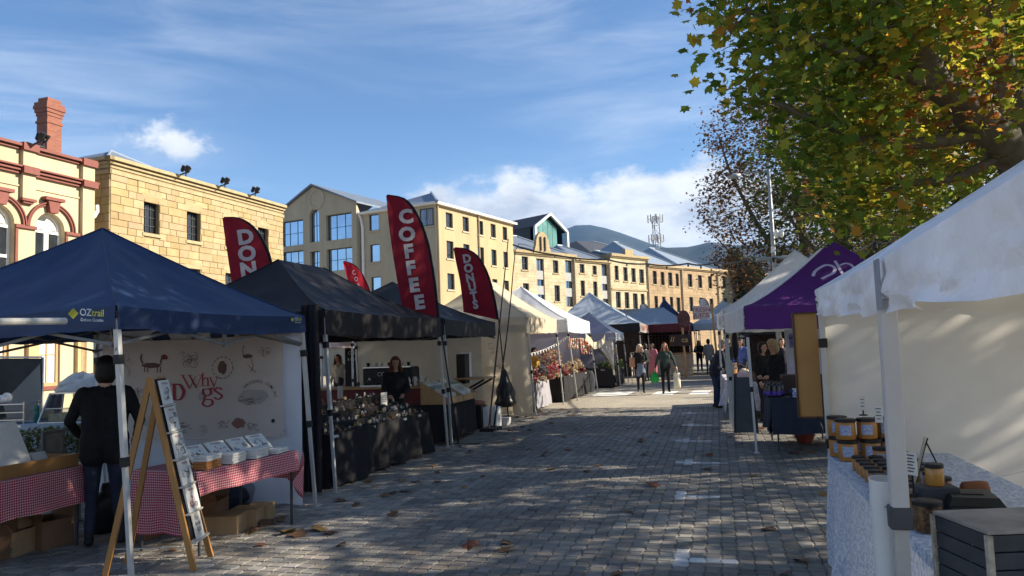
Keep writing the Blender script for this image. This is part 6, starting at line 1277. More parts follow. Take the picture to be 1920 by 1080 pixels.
# hundreds of small pieces: rings, pendants, chains
def jewels(n, seed):
    r = random.Random(seed); mats_ = [mat('silver', (.62, .62, .62), .2, .1, 5, metal=.95), mat('antique_gold', (.42, .30, .10), .3, .1, 5, metal=.9), mat('pearl', (.62, .60, .56), .3), mat('dark_bead', (.03, .03, .035), .25), mat('amber_bead', (.30, .12, .03), .3)]
    mb = MB()
    for i in range(n):
        tier = r.choice((0, 0, 0, 1, 1, 2, 2, 3)); x, z = ((-4.93, .70), (-5.15, .785), (-5.42, .885), (-5.72, .985))[tier]; x += r.uniform(-.09, .09); y = r.uniform(8.85, 11.85); mi = r.choice((0, 1, 2, 3, 3, 3, 4)); k = r.random(); s = r.uniform(.35, .95)
        if k < .35: mb.ball((x, y, z+.008*s), (.007*s, .007*s, .009*s), 6, 4, mi)
        elif k < .7:
            pts = [V(x+.018*s*math.cos(a), y+.022*s*math.sin(a), z+.006+.010*s*(1+math.cos(a))) for a in [j*math.pi/4 for j in range(9)]]; mb.tube(pts, .0028*s, 4, mi, False)
        elif k < .85: mb.box((x, y, z+.02*s), (.003, .022*s, .036*s), r.uniform(0, 3), mi)
        else:
            h = r.uniform(.03, .08); mb.tube([V(x, y, z), V(x, y, z+h)], .004, 5, mi); mb.tube([V(x, y-.03, z+h), V(x, y+.03, z+h)], .003, 5, mi)
            for q in (-.024, 0, .024): mb.ball((x+.004, y+q, z+h-.03), (.005, .006, .018), 6, 4, mi)
    o = mb.obj('jewellery', mats_, at=(-5.3, 10.3, .7), smooth=True); tag(o, 'rows of small glinting earrings rings and pendants on black steps', 'jewellery', kind='stuff')
jewels(1500, 5)
p = onX(720, 748, -5.3); t = thing('price_card', 'white price card standing among the jewellery', 'sign', (p.x, p.y, .78)); mb = MB(); mb.box((p.x, p.y, p.z), (.004, .165, .21), R(-12)); mb.obj('card', M_paper, t)
for i in range(4): mb = MB(); mb.box((p.x+.004, p.y, p.z+.05-.03*i), (.003, .10-.02*(i % 2), .008), R(-12)); mb.obj('text_line', M_ink, t)
mb = MB(); mb.beam((p.x-.01, p.y, .78), (p.x-.01, p.y, p.z), .012); mb.obj('stand', M_blk, t)
p = onX(638, 735, -6.6); t = thing('price_card', 'small white card leaning at the back left of the jewellery stall', 'sign', (p.x, p.y, p.z-.15)); mb = MB(); mb.box((p.x, p.y, p.z), (.01, .18, .22)); mb.obj('card', M_paper, t)
person('stallholder with reddish hair and black top behind the jewellery', (-5.66, 12.55), R(-150), 1.63, (.012, .012, .013), (.02, .02, .02), hair=(.13, .045, .02), longhair=.16, lean=.12, nod=.2, arms=(((-.24, .05, 1.14), (-.12, .26, 1.06)), ((.24, .05, 1.14), (.14, .27, 1.05))))
p = g(772, 860); carton('yellow lit carton poking out under the jewellery cloth', (p.x-.12, p.y+.05, 0), (.24, .3, .16), .2, M_card, flaps=False); p = g(752, 866)
mb = MB(); q = g(735, 868); mb.prism([V(q.x, q.y, .0), V(q.x-.03, q.y+.2, .0), V(q.x-.22, q.y+.16, .26), V(q.x-.2, q.y-.02, .26)], (.02, 0, .02)); tag(mb.obj('folded_board', M_blk, at=q), 'black folded board leaning under the jewellery cloth', 'board')

# ------------------------------------------------------------------ coffee stall under the charcoal tent
M_maroon = mat('maroon_counter', (.13, .02, .02), .6, .12, 4); M_chalk = mat('chalkboard', (.02, .021, .022), .8, .2, 9); M_white_ink = mat('chalk', (.6, .6, .58), .9)
def counter(label, a, b, dep, z, m, topm=M_woodl):
    a = V(*a, 0); b = V(*b, 0); d = (b-a).normalized(); n = V(-d.y, d.x, 0); t = thing('counter', label, 'counter', (a+b)/2); mb = MB(); mb.prism([a, b, b+n*dep, a+n*dep], (0, 0, z)); mb.obj('body', m, t); mb = MB(); mb.prism([a-d*.04-n*.05+V(0, 0, z), b+d*.04-n*.05+V(0, 0, z), b+d*.04+n*(dep+.03)+V(0, 0, z), a-d*.04+n*(dep+.03)+V(0, 0, z)], (0, 0, .035)); mb.obj('counter_top', topm, t)
    k = int((b-a).length/.6)
    for i in range(k): 
        q0 = a.lerp(b, (i+.08)/k)-n*.004; q1 = a.lerp(b, (i+.92)/k)-n*.004; mb = MB(); mb.prism([q0+V(0, 0, .1), q1+V(0, 0, .1), q1+V(0, 0, z-.1), q0+V(0, 0, z-.1)], -n*.012); mb.obj('front_panel', m, t)
    return t
counter('maroon coffee counter with pale top behind the stallholder', (-8.1, 14.0), (-5.7, 14.0), .6, .98, M_maroon)
counter('second maroon counter further left behind the jewellery stall', (-10.6, 14.2), (-8.5, 14.1), .6, .92, M_maroon)
t = thing('espresso_machine', 'wide black and chrome espresso machine on the coffee counter', 'machine', (-6.5, 14.3, 1.015)); mb = MB(); mb.bx((-7.1, 14.12, 1.06), (-6.0, 14.55, 1.40)); mb.obj('body', M_blk, t, bevel=.03); mb = MB(); mb.bx((-7.12, 14.05, 1.02), (-5.98, 14.56, 1.058)); mb.obj('drip_tray', M_chrome, t); mb = MB(); mb.bx((-7.08, 14.1, 1.402), (-6.02, 14.5, 1.425)); mb.obj('cup_rail', M_chrome, t)
lettering('COFFEE', (-6.55, 14.11, 1.27), (1, 0, 0), (0, 0, 1), .12, M_white_ink, t, 'lettering', 0)
for k in range(3): mb = MB(); q = V(-6.9+.35*k, 14.08, 1.15); mb.lathe([(.03, 0), (.035, .04), (.03, .05)], q, 10); mb.tube([q+V(0, 0, .02), q+V(0, -.12, .0)], .012, 6); mb.obj('group_head', M_chrome, t)
for k in range(7): q = V(-7.0+.15*k, 14.2+.05*(k % 2), 1.43); mb = MB(); mb.lathe([(.025, 0), (.04, .07), (.042, .075)], q, 10); tag(mb.obj('cup', M_white if k % 3 else M_blk, at=q, smooth=True), ('white cup on top of the espresso machine' if k % 3 else 'black cup on top of the espresso machine'), 'cup', 'white cups on the machine' if k % 3 else 'black cups on the machine')
for k in range(6): q = V(-5.95+.07*k-.1, 14.1+.06*(k % 2), 1.02); mb = MB(); mb.lathe([(.03, 0), (.036, .12+.02*(k % 3)), (.02, .14+.02*(k % 3)), (.012, .19)], q, 10); tag(mb.obj('bottle', M_foam if k % 2 else M_white, at=q, smooth=True), ('milky plastic bottle at the right end of the coffee counter' if k % 2 else 'white bottle at the right end of the coffee counter'), 'bottle', 'milky bottles on the counter' if k % 2 else 'white bottles on the counter')
p = ad(668, 688, 20); t = thing('menu_board', 'tall chalkboard menu behind the jewellery stall', 'sign', (p.x, p.y, 0)); pa, pb = ad(650, 700, 20), ad(688, 660, 20); mb = MB(); mb.box((p.x, p.y, 1.35), ((pb-pa).length*.75, .03, 1.1), YAW); mb.obj('board', M_chalk, t); lettering('COFFEE', V(p.x, p.y, 1.72)-FW*.04, RT, (0, 0, 1), .12, M_white_ink, t, 'lettering', 0); lettering('& DONUTS', V(p.x, p.y, 1.55)-FW*.04, RT, (0, 0, 1), .09, M_white_ink, t, 'lettering', 0)
for sx in (-.2, .2): mb = MB(); mb.tube([V(p.x+sx, p.y, 0), V(p.x+sx, p.y, .85)], .015, 6); mb.obj('leg', M_blk, t)
t11, _ = tent('market_tent', 'pinkish white awning tent glimpsed behind the jewellery stall', rect(-9.2, 16.2, -12.0, 19.0), 2.05, 2.7, (-10.6, 17.6), .16, [mat('pink_white_canvas', (.62, .52, .53), .8, .05, 3, trans=.3)]*4, (0, 0), group='tents of the back row', seed=21, truss=False)
person('customer in striped pale top seen far behind the jewellery stall', (-10.6, 19.6), R(170), 1.68, (.35, .33, .31), (.03, .03, .04), hair=(.06, .03, .02), longhair=.15, vox=.02); person('customer in black top bending over the far coffee counter', (-9.7, 19.4), R(150), 1.65, (.02, .02, .02), (.02, .02, .03), hair=(.10, .05, .03), lean=.3, vox=.02); person('customer in dark coat standing beside the chalkboard menu', (-9.0, 19.9), R(180), 1.72, (.03, .025, .025), (.02, .02, .02), hair=(.16, .12, .08), vox=.02)
t12, _ = tent('market_tent', 'dark navy tent of the back row behind the black tent', rect(-8.9, 17.2, -12.0, 20.2), 2.4, 3.5, (-10.3, 18.7), .3, [C_char]*4, (0, 0), group='tents of the back row', seed=22, truss=False)
# wooden card tray and table in front of the coffee stall
cK = [(-4.86, 12.95), (-4.92, 14.85), (-5.6, 14.85), (-5.6, 12.95)]
table('folding table under the wooden print bins', cK, .70, 'stall tables'); drape('black_tablecloth', 'short black cloth under the wooden print bins', cK, .71, .64, M_bcloth, 8, .06, 'black tablecloths')
for k in range(2):
    y0, y1 = 13.05+k*.9, 13.9+k*.9; t = thing('print_bin', ('near' if k == 0 else 'far')+' slanted wooden bin holding upright prints', 'bin', (-5.1, (y0+y1)/2, .72), 0, 'wooden print bins')
    for (a, b) in (((-4.86, y0), (-4.84, y1)), ((-5.38, y0), (-5.36, y1))): mb = MB(); zz = .12 if a[0] > -5 else .42; mb.bx((a[0], a[1], .722), (b[0], b[1], .722+zz)); mb.obj('side_board', M_woodl, t)
    for y in (y0, y1-.02): mb = MB(); mb.prism([V(-4.86, y, .723), V(-5.36, y, .723), V(-5.36, y, 1.13), V(-4.86, y, .84)], (0, .02, 0)); mb.obj('end_board', M_woodl, t)
    for i in range(9):
        x = -4.92-i*.048; c = random.choice(((.34, .36, .30), (.16, .22, .13), (.45, .42, .33), (.20, .24, .26), (.36, .28, .2), (.5, .5, .45))); mb = MB(); zz = .80+.03*i+.03; mb.prism([V(x, y0+.05, .74), V(x, y1-.06, .74), V(x-.06, y1-.06, zz+.08), V(x-.06, y0+.05, zz+.08)], (-.006, 0, 0)); mb.obj('print', mat('print_%d_%d' % (int(c[0]*100), int(c[1]*100)), c, .4, .5, 7), t)
t = thing('fold_down_shelf', 'wooden fold-down shelf with black diagonal brackets beyond the print bins', 'shelf', (-4.9, 15.4, 0)); a, b = onX(890, 706, -4.95), onX(932, 704, -4.7)
mb = MB(); mb.bx((-5.5, a.y, 1.08), (-4.72, b.y, 1.11)); mb.obj('shelf_board', M_woodl, t)
for y in (a.y+.1, b.y-.1): mb = MB(); mb.beam((-5.45, y, .72), (-4.78, y, 1.07), .04); mb.obj('bracket', M_blk, t); mb = MB(); mb.beam((-5.47, y, 0), (-5.47, y, 1.08), .04); mb.obj('post', M_blk, t)
p = onX(870, 690, -5.4); mb = MB(); mb.bx((-5.5, p.y-.22, .98), (-5.3, p.y+.08, 1.62)); tag(mb.obj('cabinet', mat('dark_cabinet', (.03, .028, .026), .6), at=(-5.4, p.y, .98), bevel=.01), 'tall dark narrow cabinet behind the print bins', 'cabinet')
mb = MB(); mb.bx((-5.5, p.y+.09, .98), (-5.3, p.y+.24, 1.66)); tag(mb.obj('panel', M_white, at=(-5.4, p.y+.16, .98), bevel=.01), 'upright white panel beside the dark cabinet', 'panel')
p = g(912, 803)
for k, (dx, w, h, m, lab) in enumerate(((-.25, .42, .5, M_blk, 'black plastic crate stacked with white tubs beside the beige tent'), (.02, .12, .46, M_white, 'tall white tub beside the black crate'), (.17, .12, .44, M_white, 'second tall white tub next to the first'))):
    mb = MB(); mb.bx((p.x+dx-w/2, p.y-.2+k*.1, .0), (p.x+dx+w/2, p.y+.2+k*.1, h)); tag(mb.obj('crate', m, at=(p.x+dx, p.y, 0), bevel=.012), lab, 'crate')
mb = MB(); mb.ball((p.x-.2, p.y, .55), (.2, .16, .06)); tag(mb.obj('cloth_bundle', mat('red_white_cloth', (.40, .18, .14), .8, .6, 12), at=(p.x-.2, p.y, .5), smooth=True), 'red and white cloth lying on the black crate', 'cloth')
p = g(946, 797); mb = MB(); mb.bx((p.x-.32, p.y-.12, 0), (p.x+.1, p.y+.2, .16)); tag(mb.obj('tub', mat('grey_tub', (.36, .36, .35), .7), at=p, bevel=.01), 'low grey tub at the foot of the beige wall', 'tub')
sack('black rubbish bag hanging against the beige tent wall', V(onY(948, 770, 18.1).x, 18.1, .25), .26, .95, mat('rubbish_bag', (.012, .012, .013), .35, .2, 8, .3, 10), tilt=.0, cone=True)
side_wall(t3, (-5.2, 16.28), (-8.3, 16.28), .05, 2.1, C_beige, seed=9)
# ------------------------------------------------------------------ beige tent
w4 = side_wall(t4, (-4.58, 18.46), (-8.2, 18.46), .03, 2.3, C_beige, amp=.16, seed=5)
mb = MB()
for (px, py) in ((895, 670), (925, 655), (930, 690), (893, 692)): scribble(mb, onY(px, py, 18.36), (1, 0, 0), (0, 0, 1), .25, .3, 4, px, .012, .0)
tag(mb.obj('wall_sketches', mat('brown_print', (.22, .18, .13), .9), t4), kind='stuff')
cG = [(-4.75, 19.6), (-4.8, 21.4), (-5.5, 21.4), (-5.5, 19.6)]; table('folding table inside the beige tent', cG, .74, 'stall tables'); drape('grey_tablecloth', 'grey cloth on the table at the beige tent opening', cG, .75, .70, mat('grey_cloth', (.26, .25, .27), .85), 6, .05)
for k in range(3): q = V(-4.95-.05*k, 19.8+.22*k, .757); mb = MB(); mb.lathe([(.05, 0), (.055, .16), (.05, .2)], q, 10); tag(mb.obj('canister', M_chrome, at=q, smooth=True), 'steel canister on the grey cloth at the beige tent', 'canister', 'steel canisters on the grey cloth')
# ------------------------------------------------------------------ flower and wreath stall under the white tent
cF = [(-4.6, 22.6), (-4.45, 26.6), (-5.9, 26.6), (-6.0, 22.6)]; table('long table under the wreaths and dried flowers', cF, .76, 'stall tables'); drape('black_tablecloth', 'black cloth on the wreath and dried flower table', cF, .77, .73, M_bcloth, 11, .04, 'black tablecloths')
mb = MB()
for s0 in (26.65, 26.95): mb.grid(lambda u, v: V(-4.42-.5*u, s0+.25*math.sin(v*1.5)*u, lerp(.02, .78, v))+V(.10*math.sin(math.pi*v), 0, 0), 6, 10)
tag(mb.obj('stretch_cloth', mat('pale_grey_stretch', (.42, .42, .43), .8), at=(-4.6, 26.8, 0), smooth=True), 'pale grey stretched cloth at the end of the wreath table', 'tablecloth')
def bouquet(label, p, rad, n, cols, seed, group='bunches on the wreath table', h=.2, name='flower_bunch'):
    r = np.random.default_rng(seed); p = Vector(p); t = thing(name, label, 'flowers', p, 0, group); d = r.normal(0, 1, (n, 3)); d /= np.linalg.norm(d, axis=1)[:, None]; L = d*(r.uniform(.3, 1, n)**.5)[:, None]*np.array([rad, rad, rad*.8]); L[:, 2] += h; L = L[L[:, 2] > .01]; n = len(L)
    lv = leaf_local(True); m_ = len(lv); VV = (np.einsum('nij,mj->nmi', rand_rot(n, 1.2, r), lv)*(r.uniform(.6, 1.5, n)*.075)[:, None, None]+L[:, None, :]).reshape(-1, 3); me = bpy.data.meshes.new('blooms'); me.from_pydata(VV.tolist(), [], [tuple(range(i*m_, i*m_+m_)) for i in range(n)]); me.materials.append(M_leaf); setcol(me, np.array(cols)[r.integers(0, len(cols), n)]*r.uniform(.7, 1.2, (n, 1))); o = bpy.data.objects.new('blooms', me); COL.objects.link(o); o.parent = t; tag(o, kind='stuff')
    mb = MB(); mb.lathe([(.05, 0), (.07, h*.5), (.05, h*.8)], p, 8); mb.obj('holder', M_card, t); return t
REDS = [(.40, .03, .05), (.30, .02, .04), (.5, .10, .10), (.6, .5, .45)]; DRY = [(.55, .42, .24), (.62, .52, .36), (.45, .26, .10), (.66, .6, .5)]; MIXC = [(.5, .3, .12), (.45, .06, .08), (.6, .55, .42), (.12, .16, .12), (.5, .12, .25)]; TEAL = [(.04, .10, .11), (.08, .16, .15), (.3, .04, .05)]; GRN = [(.10, .20, .04), (.20, .28, .07), (.06, .13, .03), (.30, .30, .12)]
spots = [(1000, 'dark red bunch at the near end of the wreath table', REDS, .20, .20), (1018, 'teal and red bunch second along the wreath table', TEAL, .2, .2), (1038, 'bright red bunch in the middle of the wreath table', REDS, .24, .24), (1056, 'mixed bunch of orange and cream behind the tent leg', MIXC, .22, .2), (1072, 'cream dried bunch right of the second tent leg', DRY, .24, .24), (1088, 'golden dried bunch toward the far end of the wreath table', DRY, .26, .3), (1102, 'pale dried bunch at the far end of the wreath table', DRY, .22, .2)]
for k, (px, lab, cols, rad, h) in enumerate(spots): p = onX(px, 690, -4.85-.12*(k % 2)); bouquet(lab, (p.x, min(p.y, 26.5), .775), rad, 260, cols, 60+k, h=h)
for k in range(7): p = onX(1003+15*k, 700, -4.66); bouquet(('small red posy along the front edge of the wreath table' if k % 2 == 0 else 'small cream posy along the front edge of the wreath table'), (p.x, min(p.y, 26.5), .775), .10, 90, REDS if k % 2 == 0 else DRY, 80+k, 'red posies' if k % 2 == 0 else 'cream posies', .06)
p = onX(1068, 668, -5.5); bouquet('tall pyramid of toys and dried flowers in the middle of the stall', (p.x, 24.9, .775), .42, 900, MIXC+DRY, 90, h=.55)
def garland(label, p0, p1, drop, n, cols, seed):
    p0, p1 = Vector(p0), Vector(p1); t = thing('hanging_garland', label, 'garland', p0, 0, 'garlands hanging from the white tent'); mb = MB(); pts = [p0.lerp(p1, i/12)-V(0, 0, .12*math.sin(math.pi*i/12)) for i in range(13)]; mb.tube(pts, .006, 5); mb.obj('string', M_blk, t); r = random.Random(seed); mb = MB(); cm = [mat('bead_%d' % i, c, .6) for i, c in enumerate(cols)]
    for i in range(n):
        q = p0.lerp(p1, r.random())-V(0, 0, .05); L = r.uniform(.12, drop); k = int(L/.06)
        for j in range(k): mb.ball(q-V(r.uniform(-.01, .01), r.uniform(-.01, .01), .06*j), (.026, .026, .036), 6, 4, r.randrange(len(cm)))
    tag(mb.obj('beads', cm, t, smooth=True), kind='stuff')
BC = [(.45, .07, .06), (.6, .35, .12), (.62, .56, .45), (.3, .16, .08), (.55, .25, .2)]
garland('dense bead and felt garland at the far corner of the white tent', onX(1085, 632, -4.5), onX(1108, 636, -4.5), .6, 26, BC, 1); garland('lighter bead garland left of the dense one', onX(1065, 634, -4.7), onX(1083, 633, -4.6), .42, 14, BC[1:], 2)
a = onX(1107, 630, -4.5); 
mb = MB(); mb.grid(lambda u, v: onX(1098, 625, -4.4).lerp(onX(1133, 627, -4.1), u)-V(0, 0, .5*math.sin(math.pi*u)*.6+.25*v)+V(.05*math.sin(u*9), 0, 0), 14, 4); tag(mb.obj('bunting', mat('cream_bunting', (.6, .55, .42), .8, .3, 6, trans=.3), at=a, smooth=True), 'cream cloth bunting slung between the white and lilac tents', 'bunting')
t = thing('string_lights', 'string of small bulbs slung inside the white tent', 'lights', (-5.5, 24, 0)); L0 = onX(985, 665, -5.3); L1 = onX(1064, 630, -5.0); mb = MB(); pts = [L0.lerp(L1, i/16)-V(0, 0, .1*math.sin(math.pi*i/16)) for i in range(17)]; mb.tube(pts, .006, 4); mb.obj('cable', M_white, t)
for q in pts: mb = MB(); mb.ball(q-V(0, 0, .05), (.025, .025, .04), 6, 5); mb.obj('bulb', M_white, t)
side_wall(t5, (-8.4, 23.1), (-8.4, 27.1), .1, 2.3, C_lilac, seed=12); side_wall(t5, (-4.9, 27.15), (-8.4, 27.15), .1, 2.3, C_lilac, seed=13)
for k in range(6): 
    p = V(-7.2+.3*k-.9*(k > 3), 23.3+.55*k, 0); c = ((.3, .02, .05), (.4, .03, .08), (.05, .05, .07), (.35, .04, .04), (.1, .06, .05), (.4, .05, .15))[k]; mb = MB(); mb.grid(lambda u, v: V(-7.9+.3*math.sin(k), 23.4+.55*k+.4*u, 2.0-1.0*v)+V(.04*math.sin(u*18), 0, 0), 12, 4); tag(mb.obj('hanging_garment', mat('garment_%d' % k, c, .85), at=(-7.9, 23.4+.55*k, 1), smooth=True), ('deep red hanging garment at the near end of the rail', 'crimson hanging garment second on the rail', 'black hanging garment third on the rail', 'scarlet hanging garment fourth on the rail', 'brown hanging garment fifth on the rail', 'pink hanging garment at the far end of the rail')[k], 'garment', 'garments at the back of the white tent')
person('dark haired stallholder in mustard top behind the wreath table', (-6.15, 25.2), R(-120), 1.66, (.36, .20, .03), (.03, .03, .04), hair=(.012, .01, .01), hairpuff=1.15, vox=.018)
# ------------------------------------------------------------------ lilac tent with plants
cP = [(-3.95, 29.5), (-3.85, 31.6), (-5.6, 31.6), (-5.9, 29.5)]; table('plant table under the lilac tent', cP, .72, 'stall tables'); drape('dark_tablecloth', 'dark brown cloth on the plant table under the lilac tent', cP, .73, .66, mat('dark_brown_cloth', (.03, .024, .022), .9), 14, .04)
for k, (px, lab, cols, rad) in enumerate(((1128, 'green pot plant at the left of the lilac tent table', GRN, .2), (1143, 'trailing green plant in the middle of the lilac tent table', GRN, .22), (1159, 'bright green plant at the right of the lilac tent table', GRN, .3))): p = onY(px, 690, 29.7); bouquet(lab, (p.x, 29.75, .735), rad, 240, cols, 100+k, 'plants on the lilac tent table', .16, 'pot_plant')
p = onY(1139, 660, 30.6); bouquet('tall orange dried arrangement under the lilac tent', (p.x, 30.6, .735), .35, 500, [(.55, .3, .1), (.5, .38, .2), (.6, .5, .3), (.3, .12, .05)], 110, 'dried arrangements', .75, 'dried_arrangement')
mb = MB(); mb.grid(lambda u, v: V(-3.95-.55*(1-v)**1.5*u*0-.05*u-.9*u*(v**2), 29.36+.06*math.sin(u*16), lerp(.5, 1.9, v)), 16, 10); mb.obj('drawn_curtain', C_wall, t6, smooth=True)
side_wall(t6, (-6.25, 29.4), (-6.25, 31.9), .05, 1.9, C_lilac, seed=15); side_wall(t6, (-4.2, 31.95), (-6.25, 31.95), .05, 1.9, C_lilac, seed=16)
lettering('OZtrail', onY(1150, 634, 29.26), (1, 0, 0), (0, 0, 1), .13, M_logo_w, t6, 'logo_lettering', .01)
p = onY(1174, 690, 32.4)
for k in range(4): q = V(-3.55+.05*k, 31.9+.4*k, 0); mb = MB(); c = ((.62, .6, .58), (.12, .08, .07), (.6, .58, .55), (.2, .05, .06))[k]; mb.grid(lambda u, v: q+V(.02*math.sin(u*13)-.02, .35*u, 1.25-.95*v), 10, 5); tag(mb.obj('hanging_garment', mat('rack_garment_%d' % k, c, .85), at=q, smooth=True), ('white garment at the near end of the rack beside the lilac tent', 'dark brown garment second on the rack beside the lilac tent', 'off white garment third on the rack beside the lilac tent', 'wine red garment furthest on the rack beside the lilac tent')[k], 'garment', 'garments beside the lilac tent')
t = thing('clothes_rail', 'chrome clothes rail beside the lilac tent', 'rail', (-3.5, 32.6, 0)); 
for y in (31.8, 33.6): mb = MB(); mb.tube([V(-3.55, y, 0), V(-3.55, y, 1.32)], .015, 6); mb.obj('upright', M_chrome, t)
mb = MB(); mb.tube([V(-3.55, 31.75, 1.3), V(-3.55, 33.65, 1.3)], .015, 6); mb.obj('hanging_bar', M_chrome, t)
# stall under the pale blue tent: dark stock behind, printed fascia
side_wall(t7, (-7.5, 34.1), (-7.5, 38.3), .05, 2.3, C_maroon, seed=18); side_wall(t7, (-3.6, 38.3), (-7.5, 38.3), .05, 2.3, mat('stock_backdrop', (.05, .035, .03), .9, .7, 12), seed=19)
lettering('TASMANIA', V(-3.30, 35.6, 2.42), (0, 1, 0), (0, 0, 1), .34, mat('fascia_red', (.35, .05, .05), .8), t7, 'lettering', .02, off=.05)
# grey roofed stall at the end: latticed counter and racks
t = thing('lattice_counter', 'slatted pale timber counter under the grey roofed tent', 'counter', (-3, 38.5, 0)); 
for k in range(9): mb = MB(); mb.bx((-4.9, 38.46, .05+.115*k), (-1.3, 38.5, .15+.115*k)); mb.obj('slat', mat('weathered_slat', (.44, .38, .30), .85, .2, 5), t)
for x in (-4.9, -3.7, -2.5, -1.33): mb = MB(); mb.bx((x, 38.51, 0), (x+.06, 38.58, 1.1)); mb.obj('post', M_woodl, t)
mb = MB(); mb.bx((-4.95, 38.4, 1.1), (-1.25, 39.1, 1.14)); mb.obj('counter_top', M_woodl, t)
t = thing('lattice_screen', 'brown lattice screen hung with small goods at the back of the grey stall', 'screen', (-3.5, 42, 0))
for k in range(24): mb = MB(); mb.bx((-5.8+.19*k, 41.9, .9), (-5.76+.19*k, 41.93, 2.5)); mb.obj('slat', mat('lattice_brown', (.20, .13, .07), .8), t)
for k in range(10): mb = MB(); mb.bx((-5.8, 41.94, .95+.16*k), (-1.4, 41.96, .99+.16*k)); mb.obj('cross_slat', mat('lattice_brown', (.20, .13, .07), .8), t)
side_wall(t8, (-1.4, 42.3), (-5.9, 42.3), .05, 2.4, mat('dark_backdrop', (.03, .02, .018), .9), seed=23); side_wall(t8, (-1.38, 38.7), (-1.38, 42.4), .4, 2.3, C_maroon, seed=24)
t = thing('posted_sign', 'brown oval sign with gold lettering on a timber post by the grey stall', 'sign', (-1.3, 36.5, 0)); P0 = onP(1287, 712, (0, 36.5, 0), (0, 1, 0)); X0 = P0.x
mb = MB(); mb.beam((X0, 36.5, 0), (X0-.06, 36.5, 2.45), .10); mb.obj('post', M_woodl, t); c = onY(1282, 598, 36.45); mb = MB(); n_ = 20; mb.prism([c+V(.30*math.cos(2*math.pi*k/n_), 0, .42*math.sin(2*math.pi*k/n_)) for k in range(n_)], (0, .05, 0)); mb.obj('oval_board', mat('brown_board', (.12, .05, .045), .7, .4, 6), t)
for px, tx in ((1261, '//'), (1284, 'ca')): p = onY(px, 637, 36.4); lettering(tx, p, (1, 0, 0), (0, 0, 1), .36, mat('gold_letters', (.60, .45, .15), .5), t, 'lettering', .01)
mb = MB(); p0 = onY(1255, 628, 36.45); p1 = onY(1295, 648, 36.45); mb.bx((p0.x, 36.43, p1.z), (p1.x, 36.46, p0.z)); mb.obj('name_board', mat('dark_name_board', (.05, .03, .025), .7), t)
# fresh juice sign
t = thing('juice_sign', 'white FRESH JUICE sign on a leaning timber post', 'sign', (0, 37, 0)); Y = 37.; a, b = onY(1298, 574, Y), onY(1332, 598, Y); po0 = onY(1334, 570, Y); po1 = onY(1341, 640, Y)
mb = MB(); mb.bx((a.x, Y-.02, b.z), (b.x, Y+.02, a.z)); mb.obj('board', mat('pinkish_white_board', (.62, .53, .53), .7), t); mb = MB(); d = po1-po0; e = po0+d*((po0.z)/(po0.z-po1.z)); mb.beam(e, po0, .10); mb.obj('post', M_woodl, t)
lettering('FRESH', V((a.x+b.x)/2, Y-.03, lerp(b.z, a.z, .70)), (1, 0, 0), (0, 0, 1), .30, mat('sign_red', (.25, .06, .06), .7), t, 'lettering', .0, off=0); lettering('JUICE', V((a.x+b.x)/2, Y-.03, lerp(b.z, a.z, .28)), (1, 0, 0), (0, 0, 1), .30, mat('sign_red', (.25, .06, .06), .7), t, 'lettering', .0, off=0)

